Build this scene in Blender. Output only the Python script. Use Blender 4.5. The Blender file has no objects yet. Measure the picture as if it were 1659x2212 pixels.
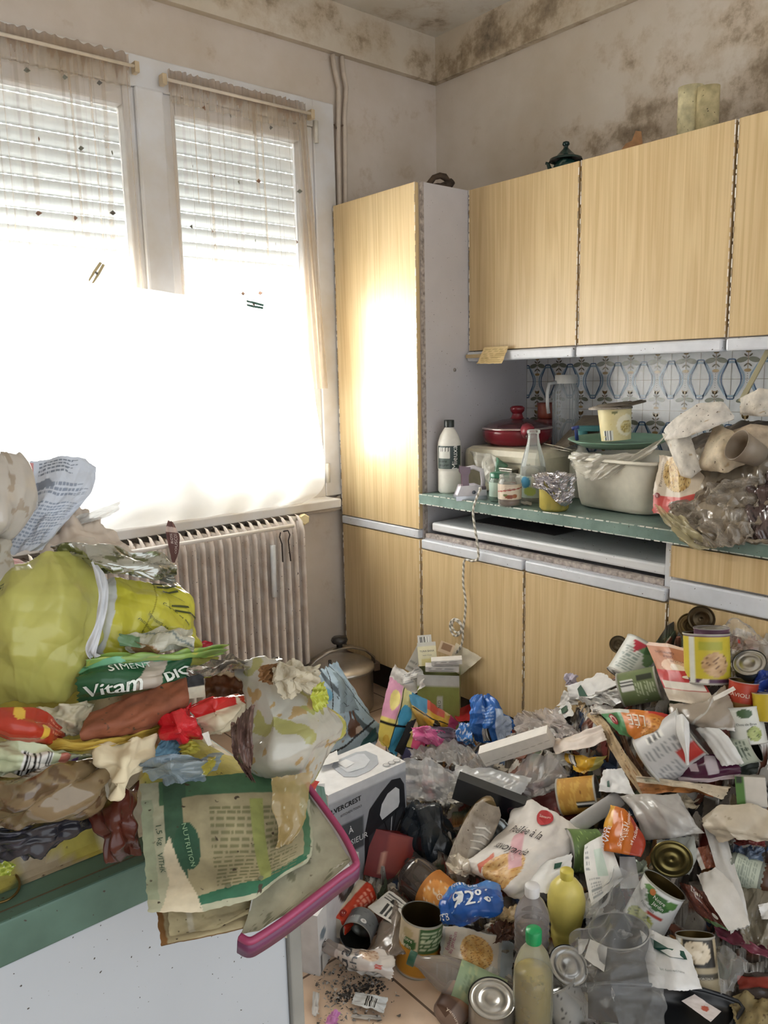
import bpy, math, random
import numpy as np
from mathutils import Vector, Matrix

# ---------------------------------------------------------------- camera, world, light, exposure
CAM_H = 1.32
YAW, PITCH, ROLL, FPX = 0.698047, 0.170227, -0.0221686, 1693.36
WIN_LIGHT, SKY_FILL, SKY_OUT, EXPOSURE = 330.0, 1.15, 8.0, 0.5
SC = bpy.context.scene
COL = SC.collection
fw = np.array([math.sin(YAW)*math.cos(PITCH), math.cos(YAW)*math.cos(PITCH), -math.sin(PITCH)])
r0 = np.cross(fw, [0, 0, 1.]); r0 /= np.linalg.norm(r0); u0 = np.cross(r0, fw)
RT = math.cos(ROLL)*r0 + math.sin(ROLL)*u0
UP = -math.sin(ROLL)*r0 + math.cos(ROLL)*u0
ORG = np.array([0, 0, CAM_H])
cd = bpy.data.cameras.new('camera'); cam = bpy.data.objects.new('camera', cd); COL.objects.link(cam)
cam.matrix_world = Matrix([[RT[i], UP[i], -fw[i], ORG[i]] for i in range(3)] + [[0, 0, 0, 1]])
cd.sensor_fit = 'HORIZONTAL'; cd.sensor_width = 36.0; cd.lens = 36.0*FPX/1659; cd.clip_start = 0.02
SC.camera = cam
vs = SC.view_settings
SC.display_settings.display_device = 'sRGB'
vs.view_transform = 'Standard'; vs.look = 'None'; vs.gamma = 1; vs.exposure = EXPOSURE; vs.use_curve_mapping = False
SC.cycles.use_denoising = True
SC.cycles.max_bounces = 9; SC.cycles.transparent_max_bounces = 24; SC.cycles.transmission_bounces = 6
SC.cycles.sample_clamp_indirect = 4.0
SC.cycles.caustics_reflective = False; SC.cycles.caustics_refractive = False
wd = bpy.data.worlds.new('daylight'); SC.world = wd; wd.use_nodes = True
wn = wd.node_tree; bg = wn.nodes['Background']
tc = wn.nodes.new('ShaderNodeTexCoord'); sp = wn.nodes.new('ShaderNodeSeparateXYZ'); mr = wn.nodes.new('ShaderNodeMapRange')
wn.links.new(tc.outputs['Generated'], sp.inputs[0]); wn.links.new(sp.outputs['Y'], mr.inputs['Value'])
mr.inputs['From Min'].default_value = 0.1; mr.inputs['From Max'].default_value = 0.5
mr.inputs['To Min'].default_value = SKY_FILL; mr.inputs['To Max'].default_value = SKY_OUT
wn.links.new(mr.outputs[0], bg.inputs['Strength']); bg.inputs['Color'].default_value = (0.97, 1.0, 1.02, 1)
ld = bpy.data.lights.new('window_daylight', 'AREA'); lo = bpy.data.objects.new('window_daylight', ld); COL.objects.link(lo)
ld.shape = 'RECTANGLE'; ld.size = 2.0; ld.size_y = 1.9; ld.energy = WIN_LIGHT; ld.color = (1.0, 0.99, 0.97)
lo.location = (1.15, 3.25, 1.6); lo.rotation_euler = (math.radians(90), 0, 0)
lo.rotation_euler = (-math.radians(90), 0, 0)

# ---------------------------------------------------------------- helpers
def lin(h):
    h = h.lstrip('#'); o = []
    for i in (0, 2, 4):
        v = int(h[i:i+2], 16)/255; o.append(v/12.92 if v <= .04045 else ((v+.055)/1.055)**2.4)
    return o
def rgba(c, a=1.0):
    if isinstance(c, str): return np.array(lin(c)+[a])
    c = list(c); return np.array(c if len(c) == 4 else c+[a])
def ray(px, py):
    v = (px-829.5)*RT - (py-1106)*UP + FPX*fw
    return v/np.linalg.norm(v)
def on(px, py, **k):
    (ax, val), = k.items(); i = 'xyz'.index(ax); d = ray(px, py)
    return ORG + d*(val-ORG[i])/d[i]
def mpp(P): return float((np.asarray(P)-ORG) @ fw)/FPX      # metres per photo pixel at P
def Hf(x, y):                                                # height of the rubbish over the floor
    b = 1/(1+math.exp(-(x-1.08-0.25*max(0, y-.95))/.07)) * 1/(1+math.exp(-(1.95-y)/.1))
    return .11*b + .56*math.exp(-((x-2.02)/.33)**2-(abs(y-.85)/.5)**3) + .06*math.exp(-((x-1.7)/.3)**2-((y-1.4)/.4)**2)
def Hc(x, y):                                                # height of the rubbish over the left counter
    return .885+.35*max(0, min(1, (y-.62)/.26))
def march(H):
    def f(px, py, lift=0.0):
        d = ray(px, py); t = .35; P = ORG
        while t < 6:
            P = ORG+d*t
            if P[2] <= max(H(P[0], P[1]), .004) or P[0] > 1.955: break
            t += .006
        return ORG + d*(t-lift)
    return f
heap = march(Hf)
def flat(**k): return lambda px, py, lift=0.0: (lambda P: P-ray(px, py)*lift)(on(px, py, **k))
def plane(p0, n):
    p0 = np.array(p0, float); n = np.array(n, float)
    def f(px, py, lift=0.0):
        d = ray(px, py); t = ((p0-ORG)@n)/(d@n); return ORG+d*(t-lift)
    return f

# ---------------------------------------------------------------- materials
MATS = {}
def nodes(name):
    m = bpy.data.materials.new(name); m.use_nodes = True; nt = m.node_tree
    return m, nt, nt.nodes['Principled BSDF'], nt.nodes['Material Output']
def N(nt, t, **k):
    n = nt.nodes.new(t)
    for a, b in k.items(): setattr(n, a, b)
    return n
def vmat(kind='paper'):
    if kind in MATS: return MATS[kind]
    m, nt, b, out = nodes(kind); L = nt.links
    vc = N(nt, 'ShaderNodeVertexColor', layer_name='Col')
    no = N(nt, 'ShaderNodeTexNoise'); no.inputs['Scale'].default_value = 38; no.inputs['Detail'].default_value = 5
    tcn = N(nt, 'ShaderNodeTexCoord'); L.new(tcn.outputs['Object'], no.inputs['Vector'])
    mr = N(nt, 'ShaderNodeMapRange'); L.new(no.outputs[0], mr.inputs['Value'])
    mr.inputs['From Min'].default_value = .3; mr.inputs['From Max'].default_value = .75
    g = {'dirty': .55, 'grime': .3}.get(kind, .86); mr.inputs['To Min'].default_value = 1.0; mr.inputs['To Max'].default_value = g
    mx = N(nt, 'ShaderNodeMix', data_type='RGBA', blend_type='MULTIPLY'); mx.inputs[0].default_value = 1
    L.new(vc.outputs['Color'], mx.inputs[6]); L.new(mr.outputs[0], mx.inputs[7])
    L.new(mx.outputs[2], b.inputs['Base Color'])
    R = {'paper': .62, 'dirty': .7, 'grime': .8, 'gloss': .22, 'satin': .4, 'metal': .3, 'foil': .22, 'film': .12, 'net': .8, 'plastic': .3, 'glass': .04, 'liquid': .08, 'cloth': .9, 'chrome': .16}[kind]
    b.inputs['Roughness'].default_value = R
    if kind in ('metal', 'foil', 'chrome'):
        b.inputs['Metallic'].default_value = .85 if kind != 'chrome' else 1
    if kind in ('dirty', 'grime', 'paper', 'foil'):
        bp = N(nt, 'ShaderNodeBump'); bp.inputs['Strength'].default_value = .25 if kind != 'foil' else .6; bp.inputs['Distance'].default_value = .004
        n2 = N(nt, 'ShaderNodeTexNoise'); n2.inputs['Scale'].default_value = 90 if kind != 'foil' else 60; L.new(tcn.outputs['Object'], n2.inputs['Vector'])
        L.new(n2.outputs[0], bp.inputs['Height']); L.new(bp.outputs[0], b.inputs['Normal'])
    if kind == 'dirty':
        n3 = N(nt, 'ShaderNodeTexNoise'); n3.inputs['Scale'].default_value = 130; n3.inputs['Detail'].default_value = 2
        r3 = N(nt, 'ShaderNodeMapRange'); r3.inputs['From Min'].default_value = .68; r3.inputs['From Max'].default_value = .74
        L.new(tcn.outputs['Object'], n3.inputs['Vector']); L.new(n3.outputs[0], r3.inputs['Value'])
        m2 = N(nt, 'ShaderNodeMix', data_type='RGBA'); L.new(r3.outputs[0], m2.inputs[0]); L.new(mx.outputs[2], m2.inputs[6])
        m2.inputs[7].default_value = (.05, .035, .02, 1); L.new(m2.outputs[2], b.inputs['Base Color'])
    if kind in ('film', 'net', 'glass', 'liquid'):
        # thin see-through skin: alpha of the colour layer says how much of it one sees
        tr = N(nt, 'ShaderNodeBsdfTransparent')
        ms = N(nt, 'ShaderNodeMixShader')
        lw = N(nt, 'ShaderNodeLayerWeight'); lw.inputs['Blend'].default_value = .35 if kind != 'net' else .05
        ad = N(nt, 'ShaderNodeMath', operation='MULTIPLY_ADD'); ad.use_clamp = True
        L.new(lw.outputs['Fresnel' if kind != 'net' else 'Facing'], ad.inputs[0]); ad.inputs[1].default_value = .9 if kind != 'net' else .3
        L.new(vc.outputs['Alpha'], ad.inputs[2]); L.new(ad.outputs[0], ms.inputs[0])
        L.new(tr.outputs[0], ms.inputs[1])
        if kind in ('film', 'glass', 'liquid'):
            bp = N(nt, 'ShaderNodeBump'); bp.inputs['Strength'].default_value = .3 if kind == 'film' else .05; bp.inputs['Distance'].default_value = .006
            n2 = N(nt, 'ShaderNodeTexNoise'); n2.inputs['Scale'].default_value = 30; L.new(tcn.outputs['Object'], n2.inputs['Vector'])
            L.new(n2.outputs[0], bp.inputs['Height']); L.new(bp.outputs[0], b.inputs['Normal'])
            b.inputs['Specular IOR Level'].default_value = .9
            L.new(b.outputs[0], ms.inputs[2])
        else:
            tl = N(nt, 'ShaderNodeBsdfTranslucent'); L.new(mx.outputs[2], tl.inputs[0])
            m3 = N(nt, 'ShaderNodeMixShader'); m3.inputs[0].default_value = .5; L.new(b.outputs[0], m3.inputs[1]); L.new(tl.outputs[0], m3.inputs[2])
            L.new(m3.outputs[0], ms.inputs[2])
        L.new(ms.outputs[0], out.inputs[0])
    MATS[kind] = m; return m
def plain(name, c, rough=.5, metal=0, grime=.15, scale=12, speck=0, bump=0, trans=0, stain=None, light=0):
    m, nt, b, out = nodes(name); L = nt.links
    tcn = N(nt, 'ShaderNodeTexCoord'); no = N(nt, 'ShaderNodeTexNoise'); no.inputs['Scale'].default_value = scale; no.inputs['Detail'].default_value = 7
    L.new(tcn.outputs['Object'], no.inputs['Vector'])
    mr = N(nt, 'ShaderNodeMapRange'); mr.inputs['From Min'].default_value = .35; mr.inputs['From Max'].default_value = .7
    L.new(no.outputs[0], mr.inputs['Value'])
    mx = N(nt, 'ShaderNodeMix', data_type='RGBA'); L.new(mr.outputs[0], mx.inputs[0]); c = rgba(c)
    mx.inputs[6].default_value = c; d = rgba(stain) if stain else c*(1-grime); d[3] = 1; mx.inputs[7].default_value = d
    last = mx.outputs[2]
    if speck:
        n3 = N(nt, 'ShaderNodeTexNoise'); n3.inputs['Scale'].default_value = speck; n3.inputs['Detail'].default_value = 1
        L.new(tcn.outputs['Object'], n3.inputs['Vector'])
        r3 = N(nt, 'ShaderNodeMapRange'); r3.inputs['From Min'].default_value = .73; r3.inputs['From Max'].default_value = .76
        L.new(n3.outputs[0], r3.inputs['Value']); m2 = N(nt, 'ShaderNodeMix', data_type='RGBA')
        L.new(r3.outputs[0], m2.inputs[0]); L.new(last, m2.inputs[6]); m2.inputs[7].default_value = (.04, .03, .02, 1); last = m2.outputs[2]
    L.new(last, b.inputs['Base Color'])
    b.inputs['Roughness'].default_value = rough; b.inputs['Metallic'].default_value = metal
    if bump:
        bp = N(nt, 'ShaderNodeBump'); bp.inputs['Strength'].default_value = bump; bp.inputs['Distance'].default_value = .01
        L.new(no.outputs[0], bp.inputs['Height']); L.new(bp.outputs[0], b.inputs['Normal'])
    if trans:
        tl = N(nt, 'ShaderNodeBsdfTranslucent'); L.new(last, tl.inputs[0]); ms = N(nt, 'ShaderNodeMixShader'); ms.inputs[0].default_value = trans
        L.new(b.outputs[0], ms.inputs[1]); L.new(tl.outputs[0], ms.inputs[2]); L.new(ms.outputs[0], out.inputs[0])
    return m
def wall_mat(name, base, moulds, amount=.25):
    """Dirty plaster; MOULDS: (centre, radius, strength) of the patches where mildew has grown."""
    m, nt, b, out = nodes(name); L = nt.links
    geo = N(nt, 'ShaderNodeNewGeometry')
    n1 = N(nt, 'ShaderNodeTexNoise'); n1.inputs['Scale'].default_value = 2.2; n1.inputs['Detail'].default_value = 8; n1.inputs['Roughness'].default_value = .6
    n2 = N(nt, 'ShaderNodeTexNoise'); n2.inputs['Scale'].default_value = 7.5; n2.inputs['Detail'].default_value = 10; n2.inputs['Roughness'].default_value = .68
    for n in (n1, n2): L.new(geo.outputs['Position'], n.inputs['Vector'])
    mx = N(nt, 'ShaderNodeMix', data_type='RGBA'); r = N(nt, 'ShaderNodeMapRange'); r.inputs['From Min'].default_value = .35; r.inputs['From Max'].default_value = .7
    L.new(n1.outputs[0], r.inputs['Value']); L.new(r.outputs[0], mx.inputs[0]); mx.inputs[6].default_value = rgba(base)
    mx.inputs[7].default_value = rgba(base)*np.array([.82, .78, .70, 1])
    acc = None
    for c, rad, s in moulds:
        vm = N(nt, 'ShaderNodeMapping', vector_type='POINT')
        vm.inputs['Location'].default_value = [-c[i]/rad[i] for i in range(3)]; vm.inputs['Scale'].default_value = [1/q for q in rad]
        L.new(geo.outputs['Position'], vm.inputs['Vector']); ln = N(nt, 'ShaderNodeVectorMath', operation='LENGTH'); L.new(vm.outputs[0], ln.inputs[0])
        q = N(nt, 'ShaderNodeMapRange'); q.interpolation_type = 'SMOOTHSTEP'; q.inputs['From Min'].default_value = 1.1; q.inputs['From Max'].default_value = .25; q.inputs['To Max'].default_value = s
        L.new(ln.outputs['Value'], q.inputs['Value'])
        if acc is None: acc = q.outputs[0]
        else:
            a = N(nt, 'ShaderNodeMath', operation='MAXIMUM'); L.new(acc, a.inputs[0]); L.new(q.outputs[0], a.inputs[1]); acc = a.outputs[0]
    last = mx.outputs[2]
    ad = N(nt, 'ShaderNodeMath', operation='MULTIPLY_ADD'); ad.inputs[1].default_value = .5; L.new(acc, ad.inputs[0]); L.new(n2.outputs[0], ad.inputs[2])
    for lo_, hi, colr, am in ((.60, .78, (.36, .24, .11, 1), .55), (.70, .92, (.055, .042, .03, 1), .78)):
        q = N(nt, 'ShaderNodeMapRange'); q.inputs['From Min'].default_value = lo_; q.inputs['From Max'].default_value = hi; q.inputs['To Max'].default_value = am
        L.new(ad.outputs[0], q.inputs['Value']); m2 = N(nt, 'ShaderNodeMix', data_type='RGBA'); L.new(q.outputs[0], m2.inputs[0])
        L.new(last, m2.inputs[6]); m2.inputs[7].default_value = colr; last = m2.outputs[2]
    L.new(last, b.inputs['Base Color']); b.inputs['Roughness'].default_value = .85
    bp = N(nt, 'ShaderNodeBump'); bp.inputs['Strength'].default_value = .15; bp.inputs['Distance'].default_value = .01; L.new(n2.outputs[0], bp.inputs['Height']); L.new(bp.outputs[0], b.inputs['Normal'])
    return m
def wood_mat():
    m, nt, b, out = nodes('oak_laminate'); L = nt.links
    g = N(nt, 'ShaderNodeTexCoord'); mp = N(nt, 'ShaderNodeMapping'); mp.inputs['Scale'].default_value = (14, 14, .55)
    L.new(g.outputs['Object'], mp.inputs['Vector'])
    n1 = N(nt, 'ShaderNodeTexNoise'); n1.inputs['Scale'].default_value = 1.3; n1.inputs['Detail'].default_value = 3; n1.inputs['Distortion'].default_value = .6
    mp2 = N(nt, 'ShaderNodeMapping'); mp2.inputs['Scale'].default_value = (160, 160, 2.2); L.new(g.outputs['Object'], mp2.inputs['Vector'])
    n2 = N(nt, 'ShaderNodeTexNoise'); n2.inputs['Scale'].default_value = 1; n2.inputs['Detail'].default_value = 4
    L.new(mp.outputs[0], n1.inputs['Vector']); L.new(mp2.outputs[0], n2.inputs['Vector'])
    w = N(nt, 'ShaderNodeMath', operation='MULTIPLY'); w.inputs[1].default_value = 34; L.new(n1.outputs[0], w.inputs[0])
    s = N(nt, 'ShaderNodeMath', operation='SINE'); L.new(w.outputs[0], s.inputs[0])
    a = N(nt, 'ShaderNodeMath', operation='MULTIPLY_ADD'); a.inputs[1].default_value = .13; L.new(s.outputs[0], a.inputs[0]); L.new(n2.outputs[0], a.inputs[2])
    cr = N(nt, 'ShaderNodeValToRGB'); cr.color_ramp.elements[0].position = .2; cr.color_ramp.elements[0].color = rgba('#bfa478')
    cr.color_ramp.elements[1].position = .72; cr.color_ramp.elements[1].color = rgba('#d3bb90')
    L.new(a.outputs[0], cr.inputs[0]); L.new(cr.outputs[0], b.inputs['Base Color']); b.inputs['Roughness'].default_value = .33
    b.inputs['Specular IOR Level'].default_value = .5
    return m

# ---------------------------------------------------------------- mesh builder
class MB:
    def __init__(s): s.v, s.f, s.c, s.n = [], [], [], 0
    def add(s, vv, ff, col='#ffffff', a=1.0):
        vv = np.asarray(vv, float).reshape(-1, 3); c = np.asarray(col if not isinstance(col, str) else rgba(col, a))
        if c.ndim == 1: c = np.tile(rgba(c), (len(vv), 1))
        s.v.append(vv); s.c.append(c); s.f += [tuple(i+s.n for i in q) for q in ff]; s.n += len(vv); return s
    def grid(s, P, C='#ffffff', wrap=False, a=1.0):
        nv, nu = P.shape[:2]
        if not isinstance(C, str): C = C.reshape(-1, 4)
        idx = np.arange(nv*nu).reshape(nv, nu)
        if wrap: idx = np.concatenate([idx, idx[:, :1]], 1)
        A, B, Cc, D = idx[:-1, :-1].ravel(), idx[:-1, 1:].ravel(), idx[1:, 1:].ravel(), idx[1:, :-1].ravel()
        return s.add(P.reshape(-1, 3), list(zip(A.tolist(), B.tolist(), Cc.tolist(), D.tolist())), C, a)
    def box(s, x0, x1, y0, y1, z0, z1, col='#ffffff', M=None, a=1.0):
        vv = np.array([(x, y, z) for z in (z0, z1) for y in (y0, y1) for x in (x0, x1)], float)
        if M is not None: vv = vv@M[0].T+M[1]
        return s.add(vv, [(0, 2, 3, 1), (4, 5, 7, 6), (0, 1, 5, 4), (2, 6, 7, 3), (0, 4, 6, 2), (1, 3, 7, 5)], col, a)
    def tube(s, pts, r, col='#ffffff', n=8, a=1.0, cap=True):
        pts = np.array(pts, float); m = len(pts); rr = np.broadcast_to(np.array(r, float), (m,))
        T = np.gradient(pts, axis=0); T /= np.linalg.norm(T, axis=1)[:, None]+1e-9
        ref = np.array([0, 0, 1.]) if abs(T[0][2]) < .9 else np.array([1., 0, 0]); P = np.zeros((m, n, 3))
        for i in range(m):
            x = ref - T[i]*(ref@T[i]); x /= np.linalg.norm(x)+1e-9; ref = x; y = np.cross(T[i], x)
            for k in range(n): P[i, k] = pts[i]+rr[i]*(math.cos(2*math.pi*k/n)*x+math.sin(2*math.pi*k/n)*y)
        b = s.n; s.grid(P, col, True, a)
        if cap: s.f += [tuple(b+k for k in range(n))[::-1], tuple(b+(m-1)*n+k for k in range(n))]
        return s
    def build(s, name, mat, parent=None, smooth=True, bevel=0, solid=0, frame=None):
        me = bpy.data.meshes.new(name); v = np.concatenate(s.v)
        if frame is not None: v = v@np.asarray(frame[0]).T+frame[1]
        og = np.zeros(3)
        if parent is None: og = np.array([(v[:, 0].min()+v[:, 0].max())/2, (v[:, 1].min()+v[:, 1].max())/2, v[:, 2].min()])
        elif parent.type == 'EMPTY' or True: og = np.array(parent.get('_o', (0, 0, 0)))
        me.from_pydata((v-og).tolist(), [], s.f); me.validate()
        at = me.color_attributes.new('Col', 'FLOAT_COLOR', 'POINT'); at.data.foreach_set('color', np.concatenate(s.c).astype(np.float32).ravel())
        me.polygons.foreach_set('use_smooth', [smooth]*len(me.polygons))
        me.materials.append(vmat(mat) if isinstance(mat, str) else mat)
        o = bpy.data.objects.new(name, me); COL.objects.link(o)
        if parent is None: o.location = og; o['_o'] = list(og)
        else: o.parent = parent; o['_o'] = list(og)
        if bevel:
            bm = o.modifiers.new('b', 'BEVEL'); bm.width = bevel; bm.segments = 2; bm.limit_method = 'ANGLE'
        if solid:
            sm = o.modifiers.new('s', 'SOLIDIFY'); sm.thickness = solid; sm.offset = 0
        return o
def tag(o, label, cat, group=None):
    o['label'] = label; o['category'] = cat
    if group: o['group'] = group
    return o
def thing(name, label, cat, P=(0, 0, 0), group=None):
    o = bpy.data.objects.new(name, None); COL.objects.link(o); o.empty_display_size = .02
    o.location = P; o['_o'] = list(map(float, P)); return tag(o, label, cat, group)
def struct(o): o['kind'] = 'structure'; return o

# ---------------------------------------------------------------- printed surfaces
def seg(a, b): return lambda u, v: None
def fbm(u, v, sc, seed):
    r = np.random.RandomState(seed); o = np.zeros_like(u)
    for k in range(7):
        th = r.rand()*6.28; f = sc*(1+k*.7); o += np.sin(f*(u*math.cos(th)+v*math.sin(th))*6.28+r.rand()*6.28+1.3*np.sin(f*.6*(v*math.cos(th)-u*math.sin(th))*6.28))/(1+k*.45)
    return o/3.2
def crumple(u, v, seed, sc=3.0, n=9):
    r = np.random.RandomState(seed); o = np.zeros_like(u)
    for k in range(n):
        th = r.rand()*6.28; f = sc*(.5+r.rand()*1.6); t = f*(u*math.cos(th)+v*math.sin(th))+r.rand()*9+.25*np.sin(5*(v-u)+k)
        o += np.abs((t % 1)*2-1)/f
    return (o-o.mean())*sc*.5
def paint(u, v, base, L, seed=1):
    """Colour layers in (u, v): u to the right, v up, both 0..1."""
    C = np.zeros(u.shape+(4,)); C[...] = rgba(base) if isinstance(base, str) else rgba(base)
    for l in L:
        k, a = l[0], l[1:]
        if k == 'r': m = (u >= a[0]) & (u <= a[2]) & (v >= a[1]) & (v <= a[3]); c = a[4]
        elif k == 'e': m = ((u-a[0])/a[2])**2+((v-a[1])/a[3])**2 < 1; c = a[4]
        elif k == 'bar':                                     # barcode: x0 y0 x1 y1 [horizontal]
            m = (u >= a[0]) & (u <= a[2]) & (v >= a[1]) & (v <= a[3]); C[m] = rgba('#e9e9e4')
            t = (u-a[0])/(a[2]-a[0]) if not (len(a) > 4 and a[4]) else (v-a[1])/(a[3]-a[1]); m = m & (np.sin(t*61+2*np.sin(t*23)) > .1) & (t > .06) & (t < .94); c = '#22221f'
        elif k == 'ln':                                      # lines of small print: x0 y0 x1 y1 count colour
            t = (v-a[1])/(a[3]-a[1])*a[4]; w = np.sin(u*211+np.floor(t)*5.1)+np.sin(u*97+np.floor(t)*11)
            m = (u >= a[0]) & (u <= a[2]-.12*(np.floor(t*7.3) % 3)*(a[2]-a[0])) & (v >= a[1]) & (v <= a[3]) & ((t % 1) < .5) & (w > -.9); c = a[5]
        elif k == 'food':                                    # picture of food: ellipse of mottled lumps
            m = ((u-a[0])/a[2])**2+((v-a[1])/a[3])**2 < 1; n = fbm(u, v, 5.5, seed+3); n2 = fbm(u, v, 13, seed+8)
            c1, c2, c3 = rgba(a[4]), rgba(a[5]), rgba(a[6]); w = np.clip(n*.8+.5, 0, 1)[..., None]; q = c1*(1-w)+c2*w; q = np.where((n2 > .45)[..., None], c3, q); C[m] = q[m]; continue
        elif k == 'n':                                       # blotches: scale threshold colour
            m = fbm(u, v, a[0], seed+int(a[0]*7)) > a[1]; c = a[2]
        elif k == 'b':                                       # diagonal band  p0 p1 halfwidth colour
            x0, y0, x1, y1, w, c = a; d = np.abs((u-x0)*(y1-y0)-(v-y0)*(x1-x0))/math.hypot(x1-x0, y1-y0); m = d < w
        elif k == 'p':                                       # polygon
            m = np.zeros(u.shape, bool); q = a[0]; c = a[1]
            for i in range(len(q)):
                (x0, y0), (x1, y1) = q[i], q[(i+1) % len(q)]
                if y0 == y1: continue
                m ^= ((y0 > v) != (y1 > v)) & (u < (x1-x0)*(v-y0)/(y1-y0)+x0)
        elif k == 'g':                                       # gradient in print (v): colour1 colour2
            w = np.clip(v, 0, 1)[..., None]; C = rgba(a[0])*(1-w)+rgba(a[1])*w; continue
        C[m] = rgba(c)
    return C
class Patch:
    def __init__(s, P, closed=False):
        s.P, s.closed = P, closed
        s.Lu = np.linalg.norm(np.diff(P, axis=1), axis=2).sum(1).max(); s.Lv = np.linalg.norm(np.diff(P, axis=0), axis=2).sum(0).max()
        if closed: s.Lu *= P.shape[1]/(P.shape[1]-1)
        du = np.gradient(P, axis=1); dv = np.gradient(P, axis=0)
        if closed: du = (np.roll(P, -1, 1)-np.roll(P, 1, 1))/2
        n = np.cross(du, dv); s.Nn = n/(np.linalg.norm(n, axis=2)[..., None]+1e-12)
    def at(s, u, v, off=.0012):
        nv, nu = s.P.shape[:2]; u = np.asarray(u, float); v = np.clip(np.asarray(v, float), 0, 1)
        x = (u % 1)*nu if s.closed else np.clip(u, 0, 1)*(nu-1); y = v*(nv-1)
        i = np.minimum(x.astype(int), nu-1 if s.closed else nu-2); j = np.minimum(y.astype(int), nv-2); fx, fy = (x-i)[..., None], (y-j)[..., None]; i2 = (i+1) % nu
        G = lambda A: (A[j, i]*(1-fx)+A[j, i2]*fx)*(1-fy)+(A[j+1, i]*(1-fx)+A[j+1, i2]*fx)*fy
        return G(s.P)+G(s.Nn)*off
_TX = {}
def text_mesh(t):
    if t not in _TX:
        cu = bpy.data.curves.new('t', 'FONT'); cu.body = t; cu.align_x = 'CENTER'; cu.align_y = 'CENTER'; cu.resolution_u = 2; cu.fill_mode = 'FRONT'
        ob = bpy.data.objects.new('t', cu); me = ob.to_mesh(); vv = np.zeros(len(me.vertices)*3); me.vertices.foreach_get('co', vv)
        _TX[t] = (vv.reshape(-1, 3)[:, :2].copy(), [tuple(p.vertices) for p in me.polygons]); ob.to_mesh_clear(); bpy.data.objects.remove(ob)
    return _TX[t]
class Print:
    """Lettering and small marks lying on a patch."""
    def __init__(s, patch): s.p, s.m = patch, MB()
    def text(s, t, u, v, h, col='#111111', rot=0, off=.0018, wide=1.0, bold=False):
        V, Fc = text_mesh(t)
        if not len(V): return s
        k = h*s.p.Lv; a = math.radians(rot)
        for dx in ((0, .02, .04) if bold else (0,)):
            x, y = (V[:, 0]+dx)*k*wide, V[:, 1]*k; X, Y = x*math.cos(a)-y*math.sin(a), x*math.sin(a)+y*math.cos(a)
            s.m.add(s.p.at(u+X/s.p.Lu, v+Y/s.p.Lv, off+dx*.002), Fc, col)
        return s
    def poly(s, pts, col, off=.0008, dens=1):
        q = np.array(pts, float); s.m.add(s.p.at(q[:, 0], q[:, 1], off), [tuple(range(len(q)))], col); return s
    def ell(s, u, v, ru, rv, col, off=.0008, n=28, rot=0):
        t = np.linspace(0, 2*math.pi, n, endpoint=False); a = math.radians(rot); x, y = ru*np.cos(t), rv*np.sin(t)
        return s.poly(np.stack([u+x*math.cos(a)-y*math.sin(a), v+x*math.sin(a)+y*math.cos(a)], 1), col, off)
    def circ(s, u, v, rm, col, off=.0008): return s.ell(u, v, rm*s.p.Lv/s.p.Lu, rm, col, off)
    def rect(s, x0, y0, x1, y1, col, off=.0008, n=6):
        u, v = np.meshgrid(np.linspace(x0, x1, n), np.linspace(y0, y1, n)); s.m.grid(s.p.at(u, v, off), col); return s
    def done(s, parent, name='lettering', mat='satin', frame=None):
        return s.m.build(name, mat, parent, smooth=False, frame=frame) if s.m.n else None
def smooth_rows(A, n):
    """Catmull-Rom through the rows of A down to n rows."""
    m = len(A)
    if m == 2: t = np.linspace(0, 1, n)[:, None, None]; return A[0]*(1-t)+A[1]*t
    out = []
    for t in np.linspace(0, m-1, n):
        i = min(int(t), m-2); f = t-i; p0, p1, p2, p3 = A[max(i-1, 0)], A[i], A[i+1], A[min(i+2, m-1)]
        out.append(.5*((2*p1)+(-p0+p2)*f+(2*p0-5*p1+4*p2-p3)*f*f+(-p0+3*p1-3*p2+p3)*f**3))
    return np.array(out)
def loft(rows, base, nu=40, nv=40, amp=.006, seed=1, sc=3.0, bulge=0, sm=False, edge=0.0):
    """Rows of (px, py[, lift]) from the top row to the bottom row -> Patch in the room."""
    K = []
    for r in rows[::-1]:
        q = np.array([base(*(list(p)+[0])[:3]) for p in r]); l = np.r_[0, np.cumsum(np.linalg.norm(np.diff(q, axis=0), axis=1))]
        t = np.linspace(0, l[-1], nu); K.append(np.stack([np.interp(t, l, q[:, i]) for i in range(3)], 1))
    K = np.array(K); P = smooth_rows(K, nv)if len(K) > 2 else smooth_rows(K, nv)
    p = Patch(P); u, v = np.meshgrid(np.linspace(0, 1, nu), np.linspace(0, 1, nv))
    prof = (np.clip(1-(2*u-1)**4, 0, 1)*np.clip(1-(2*v-1)**4, 0, 1))**.6
    D = amp*crumple(u*max(.7, min(2.2, p.Lu/.2)), v*max(.7, min(2.2, p.Lv/.2)), seed, sc*.8, 8)+bulge*prof
    if edge:
        e = edge*fbm(u*0+u, v*3+2, 1.4, seed+5)*p.Lu; du = np.gradient(P, axis=1); du /= np.linalg.norm(du, axis=2)[..., None]+1e-9
        dv = np.gradient(P, axis=0); dv /= np.linalg.norm(dv, axis=2)[..., None]+1e-9
        P = P+du*(e*np.abs(2*u-1)**2)[..., None]+dv*(edge*p.Lv*fbm(u*3+1, v, 1.6, seed+9)*np.abs(2*v-1)**2)[..., None]
    q = Patch(P+p.Nn*D[..., None]); q.uv = (u, v); q.back = P-p.Nn*(D*0+bulge*prof*.8)[..., None]+p.Nn*(D-bulge*prof)[..., None]
    return q
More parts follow.
